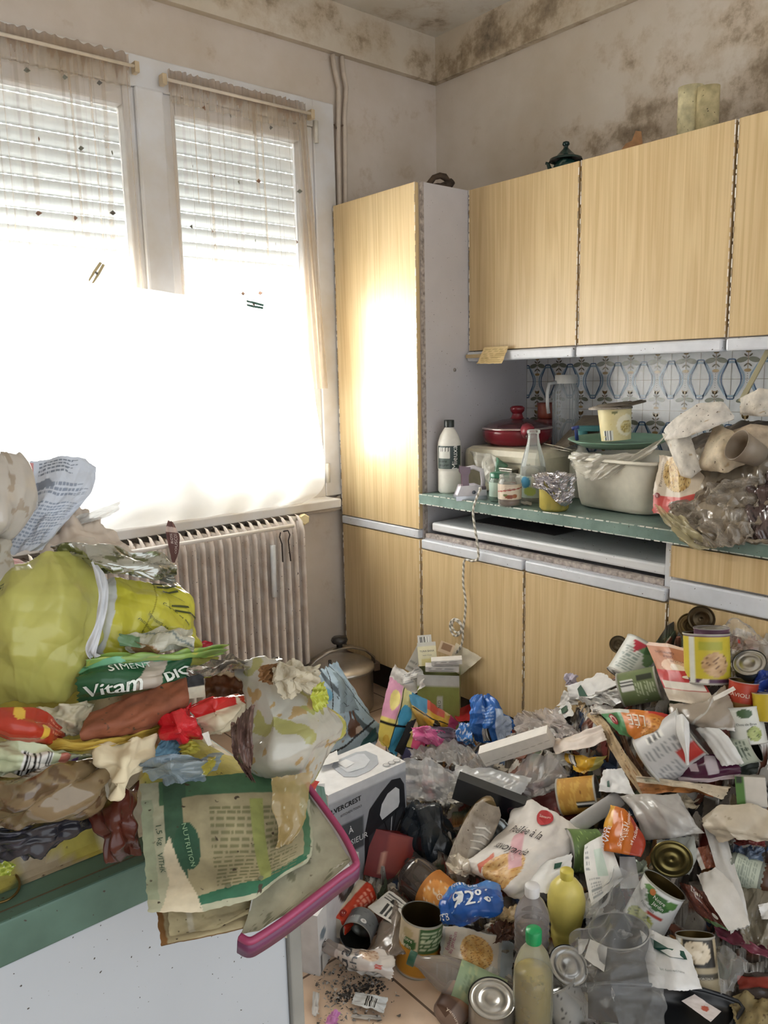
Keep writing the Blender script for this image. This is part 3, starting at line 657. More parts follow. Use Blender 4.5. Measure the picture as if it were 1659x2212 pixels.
for z in (.8855, .8505):
    y = -.44; m = MB()
    while y < 2.14: l = rr.uniform(.004, .03); m.box(XF-.0312, XF-.0285, y, min(y+l, 2.143), z-.0016, z+.0016, rr.choice(['#e9ece6', '#f2efe6', '#b9c3ba'])); y += l+rr.uniform(0, .012)
    m.build('chipped_edge', 'satin', wt, False)
# wall cabinets
ul = ['wood-front wall cabinet next to the tall cupboard, oval sticker on its door', 'wide wood-front wall cabinet under the green teapot and pale vase', 'wood-front wall cabinet at the end of the row above the sticks']
for i in range(3):
    y1, y0 = ys[i], ys[i+1]-(.0 if i < 2 else .5)
    t = unit('wall_cabinet', ul[i], XU, XW-.004, y0+.001, y1, 1.405, 2.004)
    door(t, XU, y0, y1, 1.412, 2.0, .005)
    MB().box(XU-.034, XU+.02, y0+.006, y1-.006, 1.372, 1.408).build('handle', M_strip, t, False, .006)
# ---- tiled splashback
m = MB(); r_ = np.random.RandomState(2); T = .1085
m.box(XW-.008, XW-.0005, -.5, 2.144, .886, 1.40, '#e6e8ea'); tl = struct(m.build('wall_right_tiles', 'gloss', smooth=False))
m = MB(); px_ = lambda y, z, o=.0012: (XW-.008-o, y, z)
def pl(pts, c, o=.0012): m.add([px_(y, z, o) for y, z in pts], [tuple(range(len(pts)))], c)
z = 1.405-T
j = 0
zz = [1.397-T*k for k in range(6)]
for a in zz: pl([(-.5, a-.001), (2.144, a-.001), (2.144, a+.001), (-.5, a+.001)], '#a9a49c')
def ell(cy, cz, ry, rz, rot, c, o=.0013):
    t = np.linspace(0, 6.283, 14, endpoint=False); R = math.radians(rot); pl([(cy+ry*math.cos(k)*math.cos(R)-rz*math.sin(k)*math.sin(R), cz+ry*math.cos(k)*math.sin(R)+rz*math.sin(k)*math.cos(R)) for k in t], c, o)
def line(pts, w, c, o=.0013):
    for (a, b), (p_, q) in zip(pts[:-1], pts[1:]):
        dx, dy = p_-a, q-b; l = math.hypot(dx, dy); nx, ny = -dy/l*w/2, dx/l*w/2; pl([(a+nx, b+ny), (p_+nx, q+ny), (p_-nx, q-ny), (a-nx, b-ny)], c, o)
y = 2.144-T/2
def sprig(y, cc, k=1.0):
    g_, o_ = '#77796a', '#8a7350'
    line([(y, cc-.028*k), (y, cc+.03*k)], .0022, o_)
    for s in (1, -1):
        ell(y+s*.022*k, cc+.002, .021*k, .0095*k, s*-12, g_); ell(y+s*.009*k, cc+.018*k, .008*k, .003*k, s*40, '#5f5a4c'); ell(y+s*.008*k, cc-.016*k, .009*k, .003*k, s*-40, '#5f5a4c'); ell(y+s*.0085*k, cc+.036*k, .004*k, .009*k, s*-25, o_)
    ell(y, cc+.034*k, .011*k, .007*k, 0, '#a98f63'); ell(y, cc-.035*k, .013*k, .006*k, 0, '#a98f63')
while y > .2:
    pl([(y+T/2-.001, .886), (y+T/2+.001, .886), (y+T/2+.001, 1.397), (y+T/2-.001, 1.397)], '#a9a49c')
    for r2 in (0, 2):
        zc = 1.397-T*(r2+1)
        sprig(y, zc+T*.56, .92); sprig(y, zc-T*.66, .8)
        for k in range(7): ell(y, zc+.018-k*.0075, .0014, .0014, 0, '#6a6050')
        for s in (1, -1):                                    # blue ogee lines crossing the joint
            for off, w, c in ((0, .0075, '#8fa6ba'), (.0095, .0045, '#3a5a80')):
                h = T*.52
                line([(y+s*(T*.5), zc+h+off), (y+s*(T*.36+off*.4), zc+h+off-.001), (y+s*(T*.31+off*.7), zc+h*.86+off*.5), (y+s*(T*.12+off), zc+h*.30), (y+s*(T*.10+off), zc+h*.12), (y+s*(T*.10+off), zc-h*.12), (y+s*(T*.12+off), zc-h*.30), (y+s*(T*.31+off*.7), zc-h*.86-off*.5), (y+s*(T*.36+off*.4), zc-h-off+.001), (y+s*(T*.5), zc-h-off)], w, c)
    y -= T
o = m.build('tile_pattern', 'gloss', tl, smooth=False)

# ================================================================ ON THE WALL CABINETS
def cyl(m, r, z0, z1, c, n=24, r2=None): P = lathe([(1e-4, z0), (r, z0), (r2 or r, z1), (1e-4, z1)], n, 1, (), c); m.grid(P.P, P.C, True); return m
def torus_arc(F, r, R, a0, a1, col, name, mat, parent, n=14, cz=0, cy=0, sx=1):
    pts = [(sx*R*math.cos(a), cy, cz+R*math.sin(a)) for a in np.linspace(math.radians(a0), math.radians(a1), n)]
    return MB().tube(pts, r, col, 8).build(name, mat, parent, frame=F)
P = on(1222, 352, x=2.40); P[2] = 2.006; s = mpp(P); F = upright(P, -4)
t = thing('teapot', 'small dark green glazed teapot with a pagoda lid on the wall cabinet', 'teapot', P)
q = lathe([(.02, 0), (.03, .004), (.044, .03), (.04, .045), (.03, .055)], 36, 2, [('n', 4, .5, '#6c7f76')], '#20413b'); MB().grid(q.P, q.C, True).build('pot_body', 'gloss', t, frame=F)
q = lathe([(.058, .053), (.056, .06), (.035, .068), (.018, .085), (.009, .094), (.007, .1), (.013, .107), (.011, .115), (1e-4, .119)], 36, 2, (), '#1c3532'); MB().grid(q.P, q.C, True).build('lid', 'gloss', t, frame=F)
MB().tube([(-.038, 0, .022), (-.055, 0, .03), (-.062, 0, .05), (-.07, 0, .052)], [.011, .008, .006, .005], '#1f3a34').build('spout', 'gloss', t, frame=F)
torus_arc(F, .005, .022, -80, 80, '#233d37', 'handle', 'gloss', t, cz=.028, sx=1.0).location.x += 0
P = on(1250, 352, x=2.36); P[2] = 2.006
m = MB()
for k in range(5): a = k*1.25; m.tube([P, P+[.012*math.cos(a), .02*math.sin(a), .006], P+[.03*math.cos(a), .03*math.sin(a), .004]], [.009, .007, .003], '#6b5a4a', 6)
tag(m.build('shell_ornament', 'dirty'), 'little brown knobbly ornament beside the green teapot', 'ornament')
# old flat iron / jug with a loop handle on the tall cabinet
P = on(944, 391, x=2.25); P[2] = 2.002; F = upright(P, 10); t = thing('clay_jug', 'brown clay jug with a loop handle lying on the tall cupboard', 'jug', P)
q = lathe([(.02, 0), (.05, .004), (.062, .02), (.052, .038), (.03, .05), (.012, .055)], 30, 2, (), '#58483a'); q.P[..., 0] *= 1.05; MB().grid(q.P, q.C, True).build('jug_body', 'grime', t, frame=F)
MB().tube([(-.045, 0, .02), (-.035, 0, .05), (-.012, 0, .078), (.012, 0, .085), (.03, 0, .08), (.045, 0, .065)], [.014, .012, .011, .012, .014, .010], '#5c4a3a').build('handle', 'grime', t, frame=F)
MB().tube([(.02, 0, .035), (.045, 0, .05), (.062, 0, .066)], [.024, .018, .013], '#4d3f33').build('spout', 'grime', t, frame=F)
P = on(1352, 318, x=2.4); P[2] = 2.005
m = MB(); s_ = upright(P, 0); q = [(-.06, 0), (.05, 0), (.05, .05), (.045, .085), (.03, .088), (.02, .06), (.0, .052), (-.012, .036), (-.03, .02)]; n = len(q)
m.add([(a, d, b) for d in (-.012, .012) for a, b in q], [tuple(range(n)), tuple(range(n, 2*n))[::-1]]+[(i, (i+1) % n, n+(i+1) % n, n+i) for i in range(n)], '#b98a5e')
tag(m.build('broken_board', 'dirty', smooth=False, frame=s_, bevel=.002), 'broken stepped piece of light brown wood behind the middle wall cabinet top', 'wood')
for (a, b, c, w, lab) in ((1489, 1.36, '#ddd3a9', .034, 'cream paper roll standing on the wall cabinet, its edge torn'), (1527, 1.29, '#cdbf92', .03, 'duller beige paper roll standing close behind the cream one')):
    P = on(a, 262, x=2.43); P[2] = 2.005; h = on(a, 190, x=2.43)[2]-2.005
    m = MB(); th = np.linspace(.25, 6.6, 40); r = w*(1+.05*np.sin(th*3)); PP = np.array([[(rr*math.cos(k), rr*math.sin(k), z) for k, rr in zip(th, r+.004*np.linspace(0, 1, 40))] for z in np.linspace(0, h, 8)])
    C = paint(*np.meshgrid(np.linspace(0, 1, 40), np.linspace(0, 1, 8)), c, [('r', .9, 0, 1, 1, '#8b6f4e')]); m.grid(PP, C)
    tag(m.build('paper_roll', 'dirty', frame=upright(P, 60), solid=.0015), lab, 'roll')
# sticker and note
F = (np.array([[0, 0, -1.], [-1, 0, 0], [0, 1, 0]]), on(1131, 725, x=XU-.001)); 
a_ = MB(); f = lambda px, py, o=.0012: on(px, py, x=XU-.0008-o)
def wallpoly(name, label, cat, pts, col, x, mat='paper'): m = MB(); m.add([on(a, b, x=x) for a, b in pts], [tuple(range(len(pts)))], col); return tag(m.build(name, mat, smooth=False, solid=.0006), label, cat)
q = [(1130+15*math.cos(t_), 728-21*math.sin(t_)) for t_ in np.linspace(-.5, math.pi+.5, 20)]+[(1116, 740), (1116, 745), (1146, 742), (1145, 738)]
st = wallpoly('oval_sticker', 'oval white printed sticker at the bottom of the wall cabinet door', 'sticker', q, '#e4e0d6', XU-.002)
K = Print(Patch(np.array([[on(1115, 745, x=XU-.003), on(1146, 743, x=XU-.003)], [on(1115, 706, x=XU-.003), on(1146, 704, x=XU-.003)]])))
for i in range(3): K.ell(.5, .42+.12*i, .05, .05, '#7d7a72')
K.text('QUALITE', .5, .8, .1, '#77736a').text('N F', .5, .3, .14, '#8d887c'); K.done(st)
nt_ = sheet('paper_note', 'yellowed paper note hanging under the first wall cabinet', 'note', [[(1046, 750, .0), (1098, 748, .0)], [(1030, 786, .03), (1084, 785, .03)]], flat(x=XU-.04), '#d9c08c', [('ln', .1, .1, .95, .9, 9, '#b39a68')], amp=.003, nu=20, nv=20)
tag(MB().box(XU-.045, XU-.03, 2.05, 2.135, 1.385, 1.398, '#c9b48a').build('wood_strip', 'paper', smooth=False), 'short beige strip of wood under the first wall cabinet behind the note', 'wood')

# ================================================================ ON THE WORKTOP
ZT = .8865
def top(px, py, z=ZT): return on(px, py, z=z)
P = np.array([2.075, 2.085, ZT]); F = upright(P, 0)
bottle('white bleach bottle with a dark cap beside the tall cupboard', F, [(1e-4, 0), (.038, 0), (.043, .008), (.043, .08), (.0415, .085), (.043, .09), (.043, .165), (.042, .19), (.034, .215), (.022, .236), (.0165, .243), (.0165, .262)], '#ebe9e0', 'satin', (.019, .245, .272, '#2d3330'),
       lab=(.093, .178, '#31423f', [('r', .33, .45, .5, .95, '#dedfd8'), ('bar', .36, .75, .5, .93), ('r', .33, 0, .5, .42, '#56635f'), ('r', 0, 0, .3, 1, '#ebe9e0'), ('r', .7, 0, 1, 1, '#ebe9e0'), ('ln', .34, .05, .49, .4, 6, '#2f3a38')]),
       pr=lambda K: K.text('Mieuxa', .575, .5, .36, '#f4f4f0', 90).text('2L', .66, .1, .16, '#f0f0f0'), name='bleach_bottle')
# travel iron and its cord
P = np.array([2.02, 1.925, ZT]); F = upright(P, 12); t = thing('travel_iron', 'little white iron with a mauve handle on the worktop edge', 'iron', P)
def prism(q, d0, d1, col, m=None, ax=1):
    m = m or MB(); n = len(q); m.add([(a, d, b) if ax == 1 else (a, b, d) for d in (d0, d1) for a, b in q], [tuple(range(n)), tuple(range(n, 2*n))[::-1]]+[(i, (i+1) % n, n+(i+1) % n, n+i) for i in range(n)], col); return m
prism([(-.055, .0), (.05, 0), (.05, .01), (-.055, .01)], -.035, .03, '#b9bcc2').build('soleplate', 'metal', t, False, .003, frame=F)
prism([(-.05, .01), (.048, .01), (.048, .032), (.02, .046), (-.036, .044)], -.03, .026, '#dedbe2').build('iron_body', 'plastic', t, False, .005, frame=F)
prism([(-.03, .03), (-.008, .03), (-.012, .06), (-.012, .085), (-.006, .096), (-.006, .11), (-.036, .112), (-.036, .098), (-.028, .088), (-.027, .05)], -.012, .008, '#7b6573').build('handle', 'plastic', t, False, .004, frame=F)
MB().tube([(-.03, -.004, .104), (.01, -.004, .112), (.04, -.004, .10), (.046, -.004, .06), (.044, -.004, .03)], [.007, .008, .009, .008, .008], '#d7d3da').build('handle_arch', 'plastic', t, frame=F)
MB().tube([(.006, -.032, .026), (.006, -.036, .026)], .0065, '#5b6272', 14).build('dial', 'plastic', t, frame=F)
MB().box(.034, .05, -.034, -.02, .034, .046, '#6d5f68').build('cord_socket', 'plastic', t, False, .002, frame=F)
def rope(name, label, pts, r, c1, c2, cat='cord'):
    pts = np.array(pts); l = np.r_[0, np.cumsum(np.linalg.norm(np.diff(pts, axis=0), axis=1))]; n = int(l[-1]/.0035); s = np.linspace(0, l[-1], n)
    A = smooth_rows(pts[:, None, :], len(pts)*8)[:, 0]; l = np.r_[0, np.cumsum(np.linalg.norm(np.diff(A, axis=0), axis=1))]; s = np.linspace(0, l[-1], n)
    B = np.stack([np.interp(s, l, A[:, i]) for i in range(3)], 1); m = MB(); m.tube(B, r*(1+.12*np.sin(s*900)), '#ffffff', 8); k = np.arange(n)[:, None]+np.arange(8)[None, :]*.75
    C = np.where(((k % 6) < 3)[..., None], rgba(c1), rgba(c2)); m.c[0] = C.reshape(-1, 4); return tag(m.build(name, 'cloth'), label, cat)
g = lambda q, x=1.962: [tuple(on(a, b, x=x)) for a, b in q]
rope('braided_cord', 'braided white and grey cord hanging from the iron over the cabinet front', [tuple(P+np.array([.0, -.045, .04]))]+g([(1037, 1058), (1029, 1078), (1022, 1105), (1026, 1140), (1032, 1180), (1033, 1206), (1020, 1212), (1004, 1210), (1001, 1235), (1001, 1265), (1006, 1300), (1003, 1340), (998, 1362), (984, 1374), (974, 1362), (973, 1345), (983, 1337), (995, 1345), (996, 1362), (985, 1366), (976, 1352), (982, 1340), (996, 1350), (1000, 1372), (996, 1395), (984, 1412)]), .0042, '#efeae0', '#8d8676')
# cream bread bin, sauté pan on it
x0, x1, y0, y1, zb = 2.16, 2.41, 1.72, 2.10, 1.055
t = thing('bread_bin', 'cream enamel bread bin carrying the red pan', 'bread bin', (2.3, 1.9, ZT))
MB().box(x0, x1, y0, y1, ZT, zb, '#d9d3bb').build('bin_body', 'plastic', t, False, .028); MB().box(x0-.004, x0+.01, y0+.05, y1-.14, ZT+.115, ZT+.122, '#8f8a76').build('hinge_line', 'plastic', t, False, .001)
P = np.array([2.32, 1.965, zb]); s_ = 1.0; F = upright(P, 0); t = thing('saute_pan', 'dark red sauté pan under a domed lid on the bread bin', 'pan', P)
q = lathe([(1e-4, 0), (.098, 0), (.122, .014), (.130, .036), (.131, .062), (.128, .062)], 56, 2, (), '#78202b'); MB().grid(q.P, q.C, True).build('pan_body', 'gloss', t, frame=F)
q = lathe([(.133, .062), (.134, .066), (.128, .069)], 56, 1, (), '#c9b7b4'); MB().grid(q.P, q.C, True).build('lid_rim', 'metal', t, frame=F)
q = lathe([(.129, .068), (.10, .084), (.06, .095), (.025, .10)], 56, 2, (), '#4a3034'); MB().grid(q.P, q.C, True).build('lid', 'gloss', t, frame=F)
q = lathe([(.028, .099), (.022, .106), (.018, .118), (.026, .128), (.028, .14), (.02, .147), (1e-4, .149)], 32, 2, (), '#6f1c26'); MB().grid(q.P, q.C, True).build('lid_knob', 'gloss', t, frame=F)
m = MB().tube([(.03, -.13, .058), (.035, -.165, .07), (.04, -.20, .06), (.042, -.21, .05)], [.016, .024, .027, .02], '#7a2530'); m.build('handle', 'plastic', t, frame=F)
MB().tube([(.04, -.222, .048), (.04, -.235, .047)], [.010, .009], '#47181c', 12).build('handle_tip', 'plastic', t, frame=F)
for z0, lab, c, zz in ((ZT, 'dark red glass jar with a small label beside the carafe', '#5f1f24', 0), (ZT+.26, 'red-brown lidded pot balanced on the dark red jar', '#86402f', 1)):
    P = np.array([2.50, 1.965, z0]); F = upright(P)
    if zz: bottle(lab, F, [(1e-4, 0), (.034, 0), (.038, .006), (.038, .05)], c, 'satin', (.04, .05, .062, '#7d3a2c'), name='lidded_pot', cat='pot')
    else: bottle(lab, F, [(1e-4, 0), (.036, 0), (.039, .01), (.039, .2), (.037, .235), (.035, .244)], c, 'gloss', (.037, .243, .259, '#7b3230'), lab=(.14, .222, c, [('r', .42, .62, .62, .9, '#d4c6bb'), ('r', .46, .1, .56, .45, '#a86a4c')]), pr=lambda K: K.text('COR', .52, .76, .2, '#3a1512', bold=True), name='glass_jar', cat='jar')
P = np.array([2.47, 1.855, ZT]); F = upright(P); t = bottle('ribbed clear glass carafe standing against the tiles', F, [(1e-4, 0), (.044, 0), (.047, .01), (.048, .36), (.046, .372), (.04, .384), (.038, .392), (.038, .418)], '#c9cfd2', 'glass', (.041, .395, .428, '#d6d6d2'), name='carafe', cat='carafe', alpha=.30, ribs=.035, nu=96)
MB().tube([(-.035, -.02, .40), (-.062, -.03, .395), (-.068, -.035, .36), (-.066, -.035, .31), (-.062, -.032, .285)], .007, '#dfe2e2', a=.6).build('handle', 'glass', t, frame=F)
# milk bottle, two jars, foil pot
P = top(1152, 1072); s_ = mpp(P); P[0] = min(P[0], 2.12); P = np.array([2.11, 1.715, ZT]); F = upright(P)
bottle('empty clear glass milk bottle with a pale printed label', F, [(1e-4, 0), (.039, 0), (.043, .006), (.044, .1), (.041, .13), (.032, .165), (.022, .2), (.0185, .222), (.0185, .232), (.0225, .236), (.0225, .244), (.019, .247)], '#d5d9d4', 'glass', alpha=.24, liquid=(.12, '#dcdccb', .25),
       lab=(.018, .092, '#c3d2c6', [('e', .40, .72, .07, .26, '#4a93b9'), ('e', .46, .3, .08, .2, '#b7c96a'), ('r', .48, .5, .7, 1, '#dcd8c6'), ('r', .6, .12, .7, .3, '#3b6da0')]), pr=lambda K: K.text('POIRE', .56, .62, .2, '#5b5340').text('soja', .55, .85, .13, '#5b5340'), name='milk_bottle', ribs=.004)
P = top(1075, 1083); P = np.array([2.035, 1.80, ZT]); F = upright(P, 5)
bottle('green-tinted pickle jar with a green lid beside the jam jar', F, [(1e-4, 0), (.031, 0), (.035, .006), (.036, .07), (.033, .082), (.030, .086)], '#a9c4b4', 'glass', (.0335, .085, .101, '#2c6a50'), alpha=.3, liquid=(.028, '#1f7d62', .75),
       lab=(.02, .07, '#8fa79a', [('r', 0, 0, .46, 1, '#9fb3a6'), ('ln', .5, .1, .66, .95, 6, '#3f4a46')]), name='pickle_jar', cat='jar')
P = np.array([1.995, 1.72, ZT]); F = upright(P)
bottle('open jam jar with a red-brown rest and a peeling fruit label', F, [(1e-4, 0), (.034, 0), (.038, .006), (.039, .075), (.035, .088), (.0335, .092), (.035, .095), (.035, .104), (.033, .105)], '#cfd0c6', 'glass', alpha=.28, liquid=(.024, '#7a2a1c', .95),
       lab=(.024, .075, '#d9c9b5', [('p', [(.36, .2), (.42, .8), (.64, .95), (.66, .1), (.5, .02)], '#e3d6c2'), ('r', 0, 0, .34, 1, '#bcb3a3'), ('e', .5, .2, .07, .14, '#8c4a32'), ('e', .57, .24, .04, .13, '#a3603c'), ('e', .44, .3, .03, .08, '#6d7a4a'), ('b', .38, .55, .6, .7, .03, '#a5493d')]),
       pr=lambda K: K.text('Confiture', .5, .7, .17, '#8c3a32', 8), name='jam_jar', cat='jar')
P = np.array([2.02, 1.555, ZT]); F = upright(P); t = thing('foil_pot', 'mustard yellow pot covered with crumpled kitchen foil', 'pot', P)
q = lathe([(1e-4, 0), (.04, 0), (.047, .01), (.048, .08), (.046, .1)], 40, 2, [('n', 3, .4, '#8f8a45')], '#a99b4e'); MB().grid(q.P, q.C, True).build('pot_body', 'gloss', t, frame=F)
u, v = np.meshgrid(np.linspace(0, 1, 90, endpoint=False), np.linspace(0, 1, 46)); a = (u-.5)*2*np.pi; hem = .06-.03*np.sin(a*1.0+.6)-.012*np.sin(a*3); rr = np.where(v < .7, .054+.006*(.7-v), .054*(1-(v-.7)/.3)**.6); zz = np.where(v < .7, hem+(.112-hem)*v/.7, .112+.006*(v-.7))
cr = .006*crumple(u*5, v*2.2, 3, 3)*2; rr = np.maximum(rr+cr*(rr > .02), 1e-3); PP = np.stack([rr*np.sin(a), -rr*np.cos(a), zz+cr*.6], 2); MB().grid(PP, '#d3d0d2', True).build('foil_cover', 'foil', t, False, frame=F)
sheet('crumpled_bag', 'crumpled clear bag with a green corner behind the green-lidded jar', 'bag', [[(1018, 976, 0), (1060, 980, .02), (1098, 1003, 0)], [(1030, 1010, .03), (1060, 1018, .05), (1088, 1020, .03)], [(1050, 1040, .02), (1065, 1044, .03), (1075, 1040, .0)]], flat(x=2.13), '#d8d6ca', [('r', .72, .3, 1, 1, '#3f7f60')], 'film', alpha=.55, amp=.012, seed=4, smooth=False, bulge=.012, pr=lambda K: K.text('6', .52, .7, .14, '#555555'))
tag(MB().box(2.10, 2.135, 1.80, 1.86, ZT, ZT+.10, '#6c6a63').box(2.098, 2.137, 1.798, 1.862, ZT+.1, ZT+.108, '#9b978b').build('spice_tin', 'metal', smooth=False, bevel=.003), 'small grey spice tin behind the jam jar', 'tin')
sheet('paper_scrap', 'small folded white paper tag lying before the milk bottle', 'paper', [[(1128, 1072, .01), (1150, 1074, .0)], [(1120, 1086, 0), (1148, 1092, 0)]], flat(z=ZT+.003), '#dad6cc', amp=.004, nu=12, nv=12)
# teal spray bottle behind the basin
P = np.array([2.30, 1.655, ZT]); F = upright(P); t = bottle('white spray bottle with a teal neck squeezed behind the basin', F, [(1e-4, 0), (.035, 0), (.04, .01), (.04, .12), (.03, .15), (.015, .17), (.014, .19)], '#dfe0da', 'satin', (.019, .185, .235, '#3f7f86'), name='spray_bottle'); MB().box(-.015, .06, -.012, .012, .232, .252, '#3f7f86').build('nozzle', 'plastic', t, False, .003, frame=F)
# basin
P = np.array([2.255, 1.395, ZT]); F = upright(P, -6, False); t = thing('dish_basin', 'white square washing-up basin with rounded corners on the worktop', 'basin', P)
prf = [(1e-4, .0), (.125, .0), (.14, .006), (.147, .03), (.158, .13), (.163, .16), (.172, .163), (.176, .158), (.174, .168), (.162, .168), (.15, .13), (.13, .012), (1e-4, .01)]
q = lathe(prf, 72, 2, (), '#e2ddcd', sq=6); q.P[..., :2] *= 1.03; MB().grid(q.P, q.C, True).build('basin_body', 'plastic', t, frame=F)
P = on(1326, 957, x=2.2)+[.03, 0, -.012]; F = frame(P, 89, 9); q = lathe([(1e-4, 0), (.115, .002), (.155, .022), (.163, .026), (.155, .027), (.11, .008), (1e-4, .007)], 60, 2, [('n', 3, .9, '#5d6a58')], '#7fa38f'); q.P[..., 1] *= .8
tag(MB().grid(q.P, q.C, True).build('green_tray', 'satin', frame=F), 'pale green oval tray resting on the washing-up basin', 'tray')
P = on(1331, 950, x=2.2); F = frame(P, 93, 4); t = thing('yoghurt_tub', 'cream yoghurt tub with a small picture on the pale green tray', 'tub', P)
q = lathe([(1e-4, 0), (.046, 0), (.053, .105), (.058, .106)], 72, 1, (), '#e9e2c8'); 
q = lathe([(.046+.007*k/30, .105*k/30) for k in range(31)], 90, 1, [('bar', .36, .02, .47, .3), ('e', .62, .45, .11, .32, '#efe9cf'), ('food', .63, .4, .08, .2, '#c2a95c', '#e3d9a6', '#7d6b3a'), ('n', 4, .7, '#d2c07c'), ('e', .5, .85, .03, .05, '#7b7a4a')], '#e0d3a0', 3); MB().grid(q.P, q.C, True).build('tub_body', 'satin', t, frame=F)
for dx, dz, r, tl, c in ((-.012, .104, .068, 3, '#9a9184'), (.0, .112, .066, -2, '#6f6557'), (.036, .108, .062, -8, '#5d5345')):
    a = math.radians(tl); FF = (F[0]@np.array([[math.cos(a), 0, math.sin(a)], [0, 1, 0], [-math.sin(a), 0, math.cos(a)]]), F[1]+F[0]@np.array([dx, 0, dz])); q = lathe([(1e-4, .006), (r*.8, .006), (r*.86, .003), (r, .002), (r, -.004)], 40, 2, [('n', 5, .5, '#3d352a')], c); tag(MB().grid(q.P, q.C, True).build('tub_lid', 'dirty', frame=FF), {3: 'mouldy pale plastic lid lying directly on the yoghurt tub', -2: 'brown crusted lid on top of the tub lids', -8: 'dark dirty lid sticking out sideways over the yoghurt tub'}[tl], 'lid')
P = on(1246, 945, x=2.16); t = thing('blue_pen', 'dark blue clip standing on the green tray edge', 'clip', P); F = frame(P, 95); MB().tube([(0, 0, -.01), (0, 0, .025), (-.004, 0, .036)], [.006, .006, .005], '#20306a').tube([(-.014, 0, .03), (.01, 0, .034)], .006, '#27397c').build('clip_body', 'plastic', t, frame=F)
m = MB(); q = [on(1180, 985, x=2.3), on(1262, 900, x=2.45), on(1300, 900, x=2.45), on(1290, 945, x=2.3), on(1230, 960, x=2.25)]
tag(m.add(q, [(0, 1, 2, 3, 4)], '#6f6455').build('cutting_board', 'dirty', smooth=False, solid=.012), 'grimy brown board leaning behind the basin and carafe', 'board')
tag(MB().tube([on(1175, 958, x=2.28), on(1200, 963, x=2.26), on(1235, 972, x=2.2)], .0016, '#cfcabb', 6).tube([on(1190, 968, x=2.28), on(1230, 975, x=2.2)], .0015, '#cfcabb', 6).build('white_cable', 'plastic'), 'thin whitish cable lying behind the milk bottle', 'cable')
BB = flat(x=2.085)
sheet('plastic_film', 'dusty clear film draped over the rim of the basin', 'film', [[(1232, 975, .0), (1290, 982, 0), (1380, 978, .0), (1440, 938, 0)], [(1236, 1000, .005), (1285, 1006, .01), (1350, 1000, .01), (1400, 985, 0)], [(1252, 1022, 0), (1282, 1038, .01), (1312, 1032, .01), (1345, 1012, 0)]], BB, '#e3ddcf', [], 'film', alpha=.42, amp=.010, seed=8, nu=60, nv=40, edge=.03, smooth=False)
# the rubbish at the near end of the worktop
WB = plane((2.10, 1.1, .95), (-1, 0, .30))
def wsheet(name, label, cat, rows, *a, **k): return sheet(name, label, cat, rows, WB, *a, **k)
MB_ = wsheet('crumpled_film', 'large grey-brown crumple of greasy cling film at the near end of the worktop', 'film', [[(1440, 1010, -.04), (1540, 960, -.03), (1700, 950, -.02)], [(1425, 1080, .0), (1530, 1050, .04), (1700, 1040, .03)], [(1440, 1115, .03), (1530, 1130, .10), (1700, 1130, .09)], [(1480, 1150, .08), (1550, 1172, .14), (1700, 1170, .13)]], '#8f8371', [('n', 3, .5, '#5d4f40'), ('n', 4, .7, '#b5a894')], 'film', alpha=.86, amp=.022, seed=6, sc=2.5, nu=110, nv=80, smooth=False, back='#5d5142', bulge=.03)
wsheet('clear_bag', 'shiny clear plastic bag bulging over the worktop edge', 'bag', [[(1452, 1090, .04), (1560, 1040, .08), (1640, 1030, .06)], [(1440, 1130, .07), (1540, 1110, .1), (1640, 1085, .08)], [(1490, 1178, .14), (1560, 1184, .16), (1625, 1155, .14)]], '#b9ae9e', [], 'film', alpha=.4, amp=.022, seed=16, sc=4.5, nu=80, nv=60, smooth=False, bulge=.02)
wsheet('yellowed_film', 'yellowed film hanging down from the worktop edge below the red tray', 'film', [[(1412, 1085, .10), (1450, 1110, .12), (1480, 1120, .12)], [(1435, 1125, .13), (1480, 1150, .15), (1530, 1170, .15)], [(1470, 1165, .14), (1500, 1188, .15), (1545, 1184, .15)]], '#cfc49a', [], 'film', alpha=.5, amp=.015, seed=19, sc=4, nu=50, nv=40, smooth=False)
wsheet('meal_tray_sleeve', 'ready-meal sleeve with a picture of food and a red panel, by the basin', 'packaging', [[(1424, 982, .05), (1470, 988, .05), (1500, 1000, .04)], [(1414, 1060, .05), (1470, 1066, .06), (1534, 1050, .05)], [(1410, 1108, .05), (1470, 1112, .06), (1532, 1090, .05)]], '#cfc2ae', [('r', 0, 0, 1, .42, '#b9463f'), ('food', .45, .75, .3, .24, '#b08a4c', '#d9c189', '#5d4426'), ('ln', .3, .08, .6, .36, 6, '#e8b9b0'), ('r', .84, .05, .94, .2, '#e0b0a8')], 'satin', amp=.005, seed=3, nu=80, nv=80,
       pr=lambda K: K.text('Parmentier', .13, .72, .07, '#6d5f50', 90).circ(.08, .42, .05, '#7c2a2a').text('5', .08, .42, .06, '#f0dcd6', 180).text('013613', .1, .12, .07, '#e9d8d0', 90))
